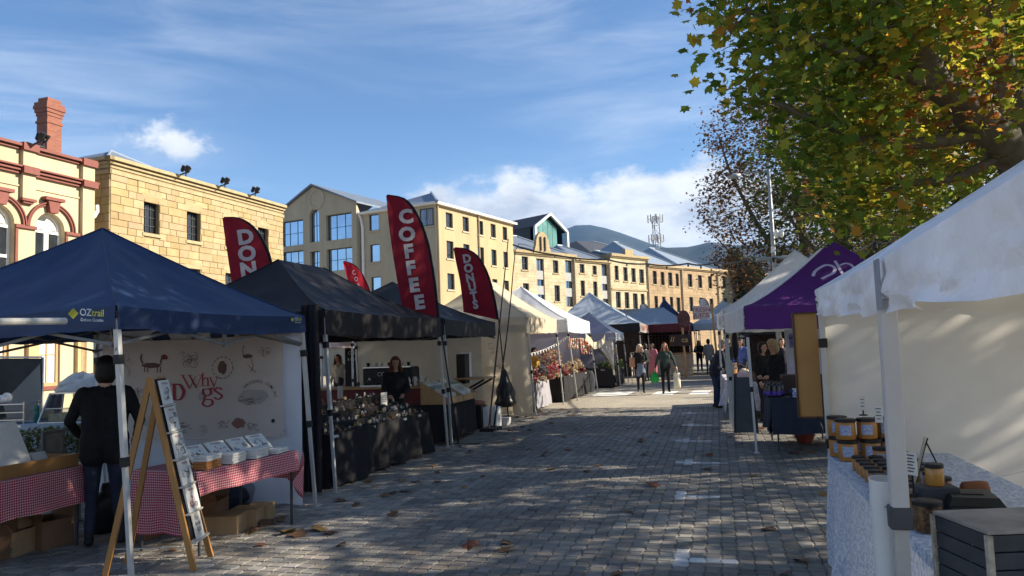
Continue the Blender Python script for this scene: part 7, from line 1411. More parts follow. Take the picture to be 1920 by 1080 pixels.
# ------------------------------------------------------------------ feather flags
M_fred = mat('red_flag_cloth', (.20, .006, .018), .75, .12, 4, .15, 8, trans=.25); M_fblk = mat('black_flag_edge', (.008, .008, .009), .8); M_fwhite = mat('flag_letter_white', (.50, .47, .48), .8, trans=.2); M_fgrey = mat('grey_flag_cloth', (.30, .31, .36), .8, trans=.2)
def flag(label, foot, X, edge, base, letters, red=M_fred, group='red feather flags', lh=.3, lcol=None, pole=True, lw=1., start=None, plane=None, bold=.05):
    """edge: pixels down the curved pole edge (top to bottom); base: pixels of the straight edge (top to bottom); all on one vertical plane"""
    on = (lambda px, py: onX(px, py, X)) if plane is None else (lambda px, py: onP(px, py, plane[0], plane[1]))
    E_ = [on(*q) for q in edge]; S_ = [on(*q) for q in base]; t = thing('feather_flag', label, 'flag', foot, 0, group)
    def samp(pl, s):
        k = s*(len(pl)-1); i = min(int(k), len(pl)-2); f = k-i; p0, p1, p2, p3 = pl[max(i-1, 0)], pl[i], pl[i+1], pl[min(i+2, len(pl)-1)]; return .5*((2*p1)+(p2-p0)*f+(2*p0-5*p1+4*p2-p3)*f*f+(3*p1-p0-3*p2+p3)*f**3)
    nn = (E_[-1]-E_[0]).cross(S_[-1]-E_[-1]).normalized()
    def S(u, v): # u 0 straight edge .. 1 pole edge, v 0 top .. 1 bottom
        return samp(S_, v).lerp(samp(E_, v), u)+nn*(.025*math.sin(v*7+u*2)*math.sin(math.pi*u)+.007*math.sin(v*24+u*7)*math.sin(math.pi*u)+.006*fbm((u*2.2, v*6, 1.7), 3))
    mb = MB(); mb.grid(lambda u, v: S(u*.94, v), 14, 34); mb.obj('flag_cloth', red, t, smooth=True)
    mb = MB(); mb.grid(lambda u, v: S(.94+.06*u, v), 2, 34); mb.obj('pole_sleeve', M_fblk, t, smooth=True)
    mb = MB(); pts = [S(1, i/16) for i in range(17)]; q = Vector(foot); pts += [pts[-1].lerp(q, k/3) for k in (1, 2, 3)]; mb.tube(pts, [.006+.010*i/len(pts) for i in range(len(pts))], 8); mb.obj('pole', M_lead, t, smooth=True)
    mb = MB()
    for a in range(4): an = a*math.pi/2+.4; mb.beam(q+V(0, 0, .03), q+V(.38*math.cos(an), .38*math.sin(an), .012), .03, .012)
    mb.obj('cross_base', M_lead, t)
    side = -1 if nn.dot(EYE-E_[0]) < 0 else 1
    for (ch, px, py, h, rot) in letters:
        c = on(px, py); 
        dn = ((S_[-1]-S_[0])+(E_[-1]-E_[0])*.35).normalized(); dn = dn.lerp(V(0, 0, -1), .45).normalized(); uy = -dn; ux = uy.cross(nn*side).normalized()
        vs, fs = textmesh(ch, bold); ca, sa = math.cos(rot), math.sin(rot); mb = MB(); mb.add([c+ux*((p.x*ca-p.y*sa)*h*lw)+uy*((p.x*sa+p.y*ca)*h)+nn*side*.048 for p in vs], fs); mb.obj('lettering', lcol or M_fwhite, t)
    return t
fC = g(838, 836)
def facing(x, y): return (V(x, y, 0), V(-math.sin(YAW+.18), math.cos(YAW+.18), 0))
flag('tall red feather flag reading COFFEE in white capitals', (-4.62, 12.95, 0), -4.66, [(726, 365), (760, 373), (784, 403), (803, 452), (815, 520), (824, 600)], [(724, 367), (729, 420), (737, 480), (748, 545), (752, 565), (755, 582)], [(c, px, py, .34, 0) for c, (px, py) in zip('COFFEE', [(761, 408), (763, 441), (766, 473), (770, 504), (776, 536), (786, 568)])], lw=1.05, plane=facing(-4.62, 12.9))
flag('short red feather flag reading DONUTS in white capitals', (-4.72, 16.7, 0), -4.66, [(853, 464), (876, 467), (898, 482), (916, 515), (928, 560), (935, 600)], [(850, 466), (855, 492), (862, 525), (866, 555), (868, 570), (869, 585)], [(c, px, py, .265, 0) for c, (px, py) in zip('DONUTS', [(875, 486), (878, 504), (881, 522), (885, 539), (888, 556), (891, 572)])], lw=.95, plane=facing(-4.75, 16.6))
flag('red feather flag reading DON above the black tent ridge', (-8.55, 13.6, 0), -8.6, [(420, 407), (450, 409), (478, 427), (500, 462), (511, 500), (514, 560)], [(417, 409), (421, 440), (427, 480), (433, 520), (437, 545), (440, 575)], [(c, px, py, .40, 0) for c, (px, py) in zip('DONUTS', [(461, 446), (464, 477), (467, 507), (471, 538), (474, 566), (478, 592)])], lw=1.05, plane=facing(-8.5, 13.4))
flag('small sunlit red feather flag seen edge-on behind the black tent', (-9.3, 20.5, 0), -8.9, [(645, 489), (660, 494), (674, 505), (686, 525), (694, 545), (698, 565)], [(643, 491), (646, 505), (651, 522), (656, 538), (664, 552), (670, 566)], [('C', 664, 512, .19, .2), ('O', 668, 524, .19, .2), ('F', 673, 536, .19, .2)], mat('sunlit_red_flag_cloth', (.42, .012, .03), .75, .12, 5, .2, 8, trans=.35), lw=.7, plane=facing(-9, 20.4), bold=.02)  # brighter copy of the flag red, with sunlight put into the colour
flag('grey feather flag with black edge left of the navy tent', (-4.0, 44.5, 0), -4.0, [(1200, 572), (1208, 569), (1214, 574), (1218, 582), (1220, 592), (1221, 604)], [(1199, 575), (1200, 580), (1202, 586), (1204, 591), (1207, 597), (1209, 604)], [], M_fgrey, 'grey feather flags', plane=(V(0, 43.8, 0), V(0, 1, 0)))
flag('grey feather flag with black edge above the juice sign', (-.4, 45.5, 0), -.4, [(1311, 562), (1319, 559), (1325, 563), (1329, 570), (1331, 580), (1332, 592)], [(1310, 565), (1311, 570), (1312, 575), (1314, 581), (1316, 587), (1318, 593)], [], M_fgrey, 'grey feather flags', plane=(V(0, 45, 0), V(0, 1, 0)))
t = thing('bare_flag_pole', 'straight thin reddish pole standing beside the donuts flag', 'pole', (-4.75, 16.3, 0)); mb = MB(); a = onX(953, 448, -4.72); b = onX(925, 722, -4.72); b2_ = a+(b-a)*(a.z/(a.z-b.z)); mb.tube([b2_, a], [.022, .012], 8); mb.obj('shaft', mat('reddish_pole', (.10, .035, .03), .6), t); mb = MB(); mb.box(b2_+V(0, 0, .03), (.3, .3, .06)); mb.obj('base_weight', M_blk, t)
t = thing('bare_flag_pole', 'curved black pole with drooping tip right of the donuts flag', 'pole', (-4.72, 17.5, 0)); pts = [onX(*q, -4.7) for q in ((1000, 464), (985, 459), (973, 457), (966, 470), (962, 510), (957, 570), (949, 640), (945, 668))]; e = pts[-1]+(pts[-1]-pts[-2]).normalized()*((pts[-1].z)/abs((pts[-1]-pts[-2]).normalized().z)); pts.append(e); mb = MB(); mb.tube(pts, [.006, .008, .009, .011, .013, .014, .016, .018, .02], 8); mb.obj('shaft', M_blk, t, smooth=True); mb = MB(); mb.box(e+V(0, 0, .03), (.3, .3, .06)); mb.obj('base_weight', M_blk, t)

# ------------------------------------------------------------------ honey stall under the near white tent
side_wall(tR1, (.82, 6.36), (3.78, 6.27), .08, 2.06, C_wall, amp=.035, seed=31)
A_ = ad(1662, 560, 2.62); B_ = ad(1690, 1080, 2.64); ft = A_+(B_-A_)*(A_.z/(A_.z-B_.z)); cl = ad(1688, 972, 2.63)
mb = MB(); mb.beam(cl, A_, .058, .05, up=(0, 1, 0)); lo = mb.obj('leg', mat('grey_pole', (.50, .50, .50), .45, .06, 6), tR1, bevel=.006); mb = MB(); mb.beam(ft, cl, .046, .042, up=(0, 1, 0)); mb.obj('lower_leg', M_alu, lo); mb = MB(); mb.beam(cl-V(0, 0, .035), cl+V(0, 0, .045), .074, .062, up=(0, 1, 0)); mb.obj('clamp', mat('grey_clamp', (.06, .065, .075), .5), lo, bevel=.006); mb = MB(); mb.box(ft+V(0, 0, .006), (.1, .1, .01)); mb.obj('foot_plate', M_alu, lo)
mb = MB()
for k in range(2): mb.grid(lambda u, v: V(.545-.006*k, 2.83+.06*u, lerp(1.83, 2.0, v)), 2, 4)
q0 = V(.560, 2.86, 0); mb = MB(); mb.bx((.548, 2.82, 1.825), (.556, 2.885, 2.0)); mb.obj('seam_strip', mat('grey_velcro', (.28, .30, .33), .9), tR1)
p = onX(1623, 533, .64); mb = MB(); mb.box(p, (.004, .10, .05)); mb.obj('logo_patch', mat('orange_logo', (.50, .30, .18), .8, .4, 40), tR1); lettering('OZtrail', p+V(-.004, 0, -.035), (0, -1, 0), (0, 0, 1), .035, M_ink, tR1, 'logo_lettering', 0)
t = thing('drain_pipe', 'white plastic pipe strapped upright to the near tent pole', 'pipe', ad(1664, 1000, 2.74)); t.location.z = 0; a = ad(1656, 897, 2.76); b = ad(1668, 1080, 2.76); e = a+(b-a)*(a.z/(a.z-b.z)); mb = MB(); mb.tube([e, a-V(0, 0, .0)], .048, 24); mb.tube([a-(a-b).normalized()*.10, a-(a-b).normalized()*.0], .0505, 24); mb.obj('tube', mat('white_pvc', (.66, .66, .64), .35, .05, 5), t, auto=40)
mb = MB(); c = ad(1661, 945, 2.76); mb.tube([c-V(0, 0, .004), c+V(0, 0, .004)], .0525, 24); mb.obj('strap', mat('grey_strap', (.35, .35, .34), .6), t)
cH = [(.76, 1.7), (.74, 6.02), (1.55, 6.05), (1.62, 1.7)]; zH = .86; table('long folding table of the honey stall', cH, zH, 'stall tables')
def lace_mat():
    m = mat('lace_cloth', (.42, .52, .72), .9, .1, 4, trans=.3); nt = m.node_tree; nd = nt.nodes; ln = nt.links; tc = nd.new('ShaderNodeTexCoord'); vo = nd.new('ShaderNodeTexVoronoi'); vo.feature = 'DISTANCE_TO_EDGE'; vo.inputs['Scale'].default_value = 26; n = nd.new('ShaderNodeTexNoise'); n.inputs['Scale'].default_value = 7; ln.new(tc.outputs['Object'], n.inputs['Vector']); mp = nd.new('ShaderNodeMix'); mp.data_type = 'VECTOR'; mp.inputs[0].default_value = .25; ln.new(tc.outputs['Object'], mp.inputs[4]); ln.new(n.outputs[1], mp.inputs[5]); ln.new(mp.outputs[1], vo.inputs['Vector'])
    cr = nd.new('ShaderNodeValToRGB'); cr.color_ramp.elements[0].position = .05; cr.color_ramp.elements[0].color = (.78, .81, .86, 1); cr.color_ramp.elements[1].position = .16; cr.color_ramp.elements[1].color = (.36, .45, .60, 1); ln.new(vo.outputs[0], cr.inputs[0]); b = nd['Principled BSDF']; ln.new(cr.outputs[0], b.inputs['Base Color'])  # white threads; blue skylight put into the colour of the gaps
    for l in list(nt.links):
        if l.to_node.type == 'BSDF_TRANSLUCENT': nt.links.remove(l)
    bp = nd.new('ShaderNodeBump'); bp.inputs['Strength'].default_value = .5; bp.inputs['Distance'].default_value = .004; bp.invert = True; ln.new(vo.outputs[0], bp.inputs['Height']); ln.new(bp.outputs[0], b.inputs['Normal']); return m
drape('lace_tablecloth', 'white lace cloth tinted by blue skylight over the honey stall table', cH, zH+.01, .80, lace_mat(), 3, .05)
M_honey = mat('honey', (.38, .17, .035), .3, .15, 6, spec=.5); M_lid = mat('black_lid', (.012, .012, .013), .4); M_label = mat('printed_label', (.45, .50, .60), .6, .5, 60, col2=(.16, .22, .42)); M_amber = mat('amber_honey', (.42, .20, .04), .2, .1, 5, spec=.6); M_granola = mat('granola', (.22, .11, .05), .8, .8, 70, .6, 60)
def jar(label, p, r, h, group, cont=M_honey, lidh=.018, lab=True, cat='jar', face=None, gl=False):
    p = Vector(p); t = thing('honey_jar', label, cat, p, 0, group); mb = MB(); mb.lathe([(r*.93, 0), (r, .006), (r*1.0, h*.9), (r*.93, h*.97), (r*.9, h)], p, 20); mb.obj('pot', cont, t, auto=40)
    mb = MB(); mb.lathe([(r*1.0, h*.965), (r*1.05, h*.97), (r*1.05, h*.97+lidh), (r*.95, h*.975+lidh+.003)], p, 20); mb.obj('lid', M_lid, t, auto=40)
    if lab:
        f = face if face is not None else math.atan2(EYE.y-p.y, EYE.x-p.x); mb = MB(); aa = [f-.55+1.1*k/8 for k in range(9)]; mb.grid(lambda u, v: p+V(r*1.012*math.cos(lerp(aa[0], aa[-1], u)), r*1.012*math.sin(lerp(aa[0], aa[-1], u)), lerp(h*.25, h*.8, v)), 8, 3); mb.obj('paper_label', M_label, t)
    return t
zt = zH+.018; big = [(.80, 5.86, 0), (.83, 5.66, 0), (.95, 5.90, 0), (.985, 5.70, 0), (.825, 5.68, 1), (.80, 5.88, 1), (.97, 5.72, 1), (1.11, 5.78, 0), (1.10, 5.80, 1)]
bl = ['large honey tub at the front corner of the lower layer', 'large honey tub nearest the camera in the lower layer', 'large honey tub behind the front corner in the lower layer', 'large honey tub second from the camera at the back of the lower layer', 'large honey tub nearest the camera in the upper layer', 'large honey tub at the far left of the upper layer', 'large honey tub in the middle of the upper layer', 'large honey tub furthest right in the lower layer', 'large honey tub furthest right in the upper layer']
for k, (x, y, l) in enumerate(big): jar(bl[k], (x, y, zt+l*.143), .066, .122, 'large honey tubs at the end of the table')
for k in range(8):
    for j in range(2): jar('small honey jar in the double row along the table front', (.83+.10*j, 5.26-.135*k, zt), .040, .075, 'small honey jars in rows', lidh=.014)
for k in range(7): jar('mid sized honey jar in the row behind the small jars', (1.07, 5.25-.15*k, zt), .048, .105, 'mid sized honey jars', lidh=.015)
p = g(1652, 878, zt); jar('honey jar with wide blue label standing by the tubs', (.98, 5.33, zt), .052, .12, None)
def sitat(px, py, z): q = g(px, py, z); return q
# near end: crate, cash box, block, samples
zc = zH+.02; TL = g(1750, 964, 1.10); FLc = g(1853, 1004, 1.10); d1 = (TL-FLc); d1.z = 0; Ld = d1.length; d1.normalize(); d2 = V(d1.y, -d1.x, 0)
if d2.x < 0: d2 = -d2
M_navyw = mat('scuffed_navy_paint', (.030, .036, .046), .6, .2, 8, .15, 30, col2=(.055, .06, .068)); M_scuff = mat('scuffed_edge', (.36, .33, .27), .8, .5, 30)
t = thing('wooden_crate', 'scuffed dark navy wooden crate on the near end of the honey table', 'crate', V(FLc.x, FLc.y, zc)); W_ = .55; H_ = 1.10-zc
for face in range(4):
    o_, u_, L_ = ((FLc, d2, W_), (FLc, d1, Ld), (FLc+d1*Ld, d2, W_), (FLc+d2*W_, d1, Ld))[face]; nrm = u_.cross(V(0, 0, 1)).normalized(); cc_ = FLc+d1*Ld/2+d2*W_/2
    if nrm.dot(o_+u_*L_/2-cc_) < 0: nrm = -nrm
    for k in range(4):
        z0, z1 = zc+H_*k/4+.002, zc+H_*(k+1)/4-.002; mb = MB(); A0 = V(o_.x, o_.y, z0); mb.prism([A0, A0+u_*L_, A0+u_*L_+V(0, 0, z1-z0), A0+V(0, 0, z1-z0)], -nrm*.012); mb.obj('slat', M_navyw, t, bevel=.003)
for q in (FLc, FLc+d2*W_, FLc+d1*Ld): mb = MB(); c = V(q.x, q.y, 0); mb.box((c.x, c.y, (zc+1.10)/2), (.018, .018, H_-.001), math.atan2(d2.y, d2.x)); mb.obj('corner_post', M_scuff, t)
mb = MB(); c0 = V(FLc.x, FLc.y, 1.101); mb.prism([c0-d1*.004-d2*.004, c0+d2*W_, c0+d2*W_+d1*Ld, c0+d1*Ld-d2*.004], (0, 0, .012)); mb.obj('lid', mat('worn_lid', (.25, .235, .21), .75, .35, 5, .2, 20), t, bevel=.003)
for k in range(7): mb = MB(); c = FLc+d2*random.uniform(.02, .5); mb.box(V(c.x, c.y, zc+random.uniform(.02, .2))-d1*.0005, (random.uniform(.008, .03), .002, random.uniform(.006, .03)), math.atan2(d2.y, d2.x)); mb.obj('paint_chip', M_scuff, t)
a, b = g(1782, 962, .92), g(1890, 966, .92); t = thing('cash_box', 'flat black cash box behind the navy crate', 'box', V(a.x, a.y, zc)); d = (b-a).normalized(); n = V(-d.y, d.x, 0); L_ = (b-a).length; A0 = V(a.x, a.y, zc)
mb = MB(); mb.prism([A0, A0+d*L_, A0+d*L_+n*.26, A0+n*.26], (0, 0, .07)); mb.obj('body', mat('black_box', (.012, .016, .014), .45), t, bevel=.01); mb = MB(); T0 = A0+V(0, 0, .071); mb.add([T0, T0+d*L_, T0+d*L_+n*.26, T0+n*.26]+[T0+d*.02+n*.03+V(0, 0, .035), T0+d*(L_-.02)+n*.03+V(0, 0, .035), T0+d*(L_-.02)+n*.24+V(0, 0, .035), T0+d*.02+n*.24+V(0, 0, .035)], [(0, 1, 5, 4), (1, 2, 6, 5), (2, 3, 7, 6), (3, 0, 4, 7), (4, 5, 6, 7)]); mb.obj('lid', mat('black_box', (.012, .016, .014), .45), t); mb = MB(); c = T0+d*L_*.5+n*.12+V(0, 0, .037); mb.box(c, (.09, .05, .006), math.atan2(d.y, d.x)); mb.obj('handle', M_blk, t)
q0 = g(1724, 962, .90); q1 = g(1780, 962, .90); mb = MB(); mb.box((q0.x+.1, q0.y+.1, zc+.065), (.17, .12, .13), .1); tag(mb.obj('display_block', M_navyw, at=(q0.x+.1, q0.y+.1, zc), bevel=.005), 'small dark block carrying the open honey jar', 'block')
jar('open honey jar with black lid standing on the dark block', (q0.x+.1, q0.y+.1, zc+.132), .040, .085, None, M_amber, .016, False)
t = thing('clay_pot', 'small brown clay pot lying on its side behind the cash box', 'pot', V(1.22, 4.35, zc)); mb = MB(); mb.lathe([(.03, -.06), (.045, -.05), (.048, .04), (.044, .06)], V(1.22, 4.35, zc+.05), 16, M=Matrix.Rotation(R(88), 3, 'Y')); mb.obj('body', mat('brown_clay', (.20, .075, .03), .6), t, smooth=True)
q = g(1733, 1000, zc); t = jar('large clear jar of granola with wide black lid by the pole', (q.x+.03, q.y+.05, zc), .058, .115, None, M_granola, .016, False)
mb = MB(); mb.lathe([(.0592, .004), (.0592, .112)], V(q.x+.03, q.y+.05, zc), 24); mb.obj('glass_wall', clearglass(), t)
jar('small jar of nuts with black lid behind the granola jar', (q.x+.02, q.y+.36, zc), .04, .09, None, M_granola, .014, False)
def cardstand(label, p, w, h, zbase, ztop, face, lines):
    p = Vector(p); t = thing('sign_card', label, 'sign', V(p.x, p.y, zbase)); u = V(-math.sin(face), math.cos(face), 0); mb = MB(); mb.tube([V(p.x, p.y, zbase), V(p.x, p.y, ztop-h*.6)], .005, 6); mb.lathe([(.03, 0), (.03, .006), (.01, .01)], V(p.x, p.y, zbase), 10); mb.obj('stem', M_blk, t); mb = MB(); n = V(math.cos(face), math.sin(face), 0); c = V(p.x, p.y, ztop-h/2)+n*.008; mb.prism([c-u*w/2-V(0, 0, h/2), c+u*w/2-V(0, 0, h/2), c+u*w/2+V(0, 0, h/2), c-u*w/2+V(0, 0, h/2)], n*.003); mb.obj('card', M_paper, t)
    for k in range(lines): mb = MB(); z = lerp(h/2, -h/2, (k+1)/(lines+1)); w_ = w*(.7 if k % 2 == 0 else .5); mb.prism([c-u*w_/2+V(0, 0, z)+n*.004, c+u*w_/2+V(0, 0, z)+n*.004, c+u*w_/2+V(0, 0, z+h*.05)+n*.004, c-u*w_/2+V(0, 0, z+h*.05)+n*.004], n*.001); mb.obj('text_line', M_ink, t)
    return t
q = g(1720, 985, zc); cardstand('white text card on a black stem beside the granola jar', (q.x, q.y+.02, 0), .075, .10, zc, 1.20, R(215), 6); cardstand('small price card among the large honey tubs', (1.0, 5.42, 0), .05, .11, zt, 1.27, R(235), 4); cardstand('tiny wire price tag on the furthest honey tubs', (.98, 5.88, 0), .035, .10, zt+.283, 1.30, R(250), 3)
q = g(1715, 925, zc+.05); t = thing('table_easel', 'small wire easel holding a leaning cream card', 'easel', (q.x, q.y, zc)); e0 = V(q.x, q.y, zc); mb = MB(); mb.prism([e0+V(-.03, -.10, .06), e0+V(.02, .12, .06), e0+V(.09, .10, .32), e0+V(.04, -.10, .30)], (-.006, 0, .0)); mb.obj('card', mat('cream_card', (.40, .35, .26), .8, .2, 10), t)
for (a, b) in (((-.04, -.08, 0), (.06, -.03, .3)), ((.0, .1, 0), (.09, .05, .32)), ((.2, .06, 0), (.075, .01, .3))): mb = MB(); mb.tube([e0+V(*a), e0+V(*b)], .004, 6); mb.obj('leg', M_lead, t)
mb = MB(); mb.tube([V(1.3, 4.4, zc+.1), V(2.0, 5.0, zc+.12), V(2.8, 5.8, zc+.08)], .003, 5); tag(mb.obj('guy_cord', mat('cord', (.5, .48, .44), .8), at=(1.3, 4.4, zc)), 'thin cord stretched along the white tent wall', 'cord')
# tan board hung on the far leg
t = thing('tan_board', 'tall narrow tan board with dark edges hung beside the near white tent', 'board', (.70, 6.55, 1.08)); mb = MB(); mb.bx((.605, 6.50, 1.09), (.785, 6.53, 1.93)); mb.obj('panel', M_tan, t)
for (a, b) in (((.598, 6.485, 1.085), (.612, 6.54, 1.935)), ((.612, 6.486, 1.925), (.785, 6.541, 1.938)), ((.612, 6.486, 1.082), (.785, 6.541, 1.096))): mb = MB(); mb.bx(a, b); mb.obj('edge_strip', mat('dark_edge', (.09, .045, .02), .7), t)
mb = MB(); mb.tube([V(.74, 6.48, 1.09), V(.77, 6.46, 1.0), V(.765, 6.46, .92)], .006, 6); mb.obj('hook', M_blk, t)
mb = MB(); mb.bx((.80, 6.47, 1.10), (.85, 6.50, 1.75)); tag(mb.obj('tan_plank', M_tan, at=(.82, 6.48, 1.1)), 'narrow tan plank behind the far leg of the near tent', 'plank')

# ------------------------------------------------------------------ mulled wine stall under the purple tent
def purple_logo():
    A, B = cR2[3], cR2[0]; pk = V(1.95, 13.6, 3.36)
    n_ = (B-A).cross(pk-A).normalized(); n_ = n_ if n_.dot(EYE-A) > 0 else -n_; mb = MB()
    on = lambda px, py: onP(px, py, A, n_)+n_*.10
    def cr(P_, n=8):
        out = []
        for i in range(len(P_)-1):
            a0, a1, a2, a3 = P_[max(i-1, 0)], P_[i], P_[i+1], P_[min(i+2, len(P_)-1)]
            for k in range(n): s = k/n; out.append(.5*((2*a1)+(a2-a0)*s+(2*a0-5*a1+4*a2-a3)*s*s+(3*a1-a0-3*a2+a3)*s**3))
        return out+[P_[-1]]
    for pts, w in (([(1524, 528), (1529, 518), (1545, 508), (1558, 508), (1565, 514), (1562, 522), (1550, 528), (1540, 533)], .05), ([(1565, 499), (1570, 507), (1576, 518), (1580, 524)], .045), ([(1574, 508), (1584, 504), (1594, 506), (1600, 512), (1606, 520)], .04)):
        q = cr([on(*p) for p in pts]); stroke(mb, q, w, n_)
    mb.obj('script_logo', mat('lilac_print', (.60, .50, .66), .8), tR2)
purple_logo()
cN = [(.74, 12.25), (.72, 13.6), (2.4, 13.6), (2.4, 12.25)]; zN = .80; table('table of the mulled wine stall under the purple tent', cN, zN, 'stall tables'); drape('navy_tablecloth', 'dark navy cloth on the mulled wine table', cN, zN+.01, .55, mat('navy_cloth', (.022, .027, .042), .9, .15, 6), 21, .035)
M_wineb = mat('dark_wine_glass', (.015, .008, .01), .15, spec=.6); M_plab = mat('violet_label', (.10, .06, .32), .6)
for k, (px, py) in enumerate(((1441, 738), (1436, 736), (1446, 740), (1461, 752), (1456, 750), (1467, 754), (1452, 748))):
    q = onY(px, py, 12.45+.12*(k % 3)); h = .27; t = thing('wine_bottle', 'dark wine bottle with violet label on the mulled wine table', 'bottle', (q.x, q.y, zN+.015), 0, 'wine bottles on the navy cloth'); mb = MB(); mb.lathe([(.036, 0), (.038, .01), (.038, h*.6), (.03, h*.7), (.014, h*.8), (.014, h), (.016, h+.002)], V(q.x, q.y, zN+.015), 14); mb.obj('bottle_glass', M_wineb, t, smooth=True); mb = MB(); mb.lathe([(.0388, .02), (.0388, .09)], V(q.x, q.y, zN+.015), 14); mb.obj('label_band', M_plab, t, smooth=True)
q = g(1462, 735, .98); t = thing('bottle_crate', 'dark wooden crate behind the wine bottles', 'crate', (1.25, 13.1, zN)); mb = MB(); mb.bx((.98, 12.9, zN+.016), (1.62, 13.4, zN+.32)); mb.obj('body', mat('dark_crate_wood', (.06, .035, .025), .7), t, bevel=.006)
for k in range(3): mb = MB(); mb.bx((.975, 12.885, zN+.03+.1*k), (1.625, 12.899, zN+.11+.1*k)); mb.obj('slat', mat('dark_crate_wood', (.06, .035, .025), .7), t)
a, b = onY(1485, 728, 12.4), onY(1512, 754, 12.4); t = thing('wine_sign', 'white card lettered MULLED WINE in blue', 'sign', (a.x, 12.4, zN)); mb = MB(); mb.bx((a.x, 12.39, zN+.012), (b.x+.02, 12.4, a.z)); mb.obj('card', mat('pale_blue_card', (.55, .60, .68), .7), t); zc_ = (a.z+zN)/2; M_bi = mat('blue_ink', (.03, .06, .25), .7); lettering('MULLED', V((a.x+b.x)/2, 12.387, lerp(zN, a.z, .68)), (1, 0, 0), (0, 0, 1), .075, M_bi, t, 'lettering', .006, off=0); lettering('WINE', V((a.x+b.x)/2, 12.387, lerp(zN, a.z, .3)), (1, 0, 0), (0, 0, 1), .085, M_bi, t, 'lettering', .006, off=0)
Y = 14.9; a, b = onY(1471, 618, Y), onY(1530, 690, Y); t = thing('hanging_sheet_sign', 'pale sheet with violet MULLED WINE panel at the back of the purple tent', 'sign', ((a.x+b.x)/2, Y, 0)); mb = MB(); mb.bx((a.x, Y, .95), (b.x+.3, Y+.015, a.z)); mb.obj('sheet', mat('pale_lilac_sheet', (.50, .50, .60), .8), t); p0, p1 = onY(1479, 626, Y), onY(1512, 651, Y); mb = MB(); mb.bx((p0.x, Y-.01, p1.z), (p1.x, Y-.002, p0.z)); mb.obj('panel', mat('violet_panel', (.20, .20, .42), .8), t); lettering('MULLED', V((p0.x+p1.x)/2, Y-.014, lerp(p1.z, p0.z, .68)), (1, 0, 0), (0, 0, 1), .085, M_bi, t, 'lettering', .004, off=0); lettering('WINE', V((p0.x+p1.x)/2, Y-.014, lerp(p1.z, p0.z, .3)), (1, 0, 0), (0, 0, 1), .10, M_bi, t, 'lettering', .004, off=0)
for x in (a.x+.01, b.x+.28): mb = MB(); mb.tube([V(x, Y+.03, 0), V(x, Y+.03, a.z)], .014, 6); mb.obj('pole', M_alu, t)
t = thing('black_easel', 'black a-frame board standing at the front of the purple tent', 'sign', g(1385, 800)); e0 = g(1376, 803); e1 = g(1402, 790); ap = V((e0.x+e1.x)/2+.1, (e0.y+e1.y)/2, 1.0)
mb = MB(); f0, f1, f2_, f3_ = V(.22, 14.55, .02), V(.62, 14.45, .02), V(.56, 14.75, 1.02), V(.28, 14.8, 1.02); mb.prism([f0, f1, f2_, f3_], (0, .02, 0)); mb.obj('front_board', mat('grey_board', (.07, .072, .075), .7), t)
for (p, q) in ((f0, f3_), (f1, f2_), (V(.24, 15.15, 0), f3_), (V(.64, 15.05, 0), f2_)): mb = MB(); mb.beam(p, q, .03); mb.obj('leg', M_blk, t)
# support posts beside the easel
t = thing('grey_post_pair', 'pair of slim grey posts with a clamp beside the easel', 'posts', (.15, 16.4, 0)); 
for px in (1375, 1383): a = g(px, 800); mb = MB(); mb.beam((a.x, a.y, 0), (a.x-.06, a.y, 1.32), .055); mb.obj('post', M_alu, t)
cS = [(.18, 17.2), (.05, 21.6), (1.2, 21.8), (1.3, 17.2)]; table('long table of the white tent stall behind the purple tent', cS, .76, 'stall tables'); drape('white_tablecloth', 'pale lilac patterned cloth on the table by the bending man', cS, .77, .62, mat('lilac_pattern_cloth', (.50, .47, .52), .85, .35, 14), 25, .08)
def basket(label, p, r, h, m, handle=True):
    p = Vector(p); t = thing('basket', label, 'basket', p, 0, 'baskets on the lilac cloth'); mb = MB(); mb.lathe([(r*.8, 0), (r, h*.9), (r*1.04, h), (r*.95, h), (r*.75, .02)], p, 18); mb.obj('weave', m, t, auto=50)
    if handle: mb = MB(); mb.tube([p+V(r*math.cos(a)*1.0, 0, h+r*1.1*math.sin(a)) for a in [math.pi*k/12 for k in range(13)]], .012, 6); mb.obj('handle', M_woodl, t)
M_wick = mat('wicker', (.36, .18, .06), .8, .4, 30, .4, 40)
q = g(1366, 700, .8); basket('tan wicker basket in front of the bending man', (.30, 19.6, .785), .14, .2, M_wick); q = g(1382, 690, .8); basket('basket with tall pale handle behind the slim posts', (.45, 18.6, .785), .2, .14, mat('dark_wicker', (.10, .06, .03), .8, .4, 30)); basket('square brown basket before the blond stallholder', (.80, 17.7, .785), .17, .2, mat('brown_wicker', (.17, .09, .06), .8, .4, 30), False)
for k, (x, y, r, c, lab) in enumerate(((.55, 18.1, .16, (.62, .45, .45), 'pink cloth bundle on the lilac cloth'), (.9, 18.9, .12, (.62, .6, .58), 'white cloth bundle on the lilac cloth'), (.62, 20.4, .13, (.5, .42, .3), 'cream parcel on the lilac cloth'), (1.45, 13.15, .10, (.62, .48, .2), 'yellow bundle on the dark wooden crate'))): mb = MB(); z0 = .785 if y > 15 else 1.12; mb.ball((x, y, z0+r*.7), (r, r, r*.75), 14, 10); o = mb.obj('cloth_bundle', mat('bundle_%d' % k, c, .85, .15, 9, .4, 10), at=(x, y, z0), smooth=True); tag(o, lab, 'bundle')
sack('red and white shopping bag under the mulled wine table', g(1497, 838)+V(.15, .5, 0), .15, .26, mat('red_bag', (.30, .06, .04), .6, .6, 5)); sack('pale blue plastic bag hanging by the far tent leg', V(.98, 7.2, .35), .10, .42, mat('pale_blue_bag', (.38, .50, .62), .6, trans=.3), tilt=.0)
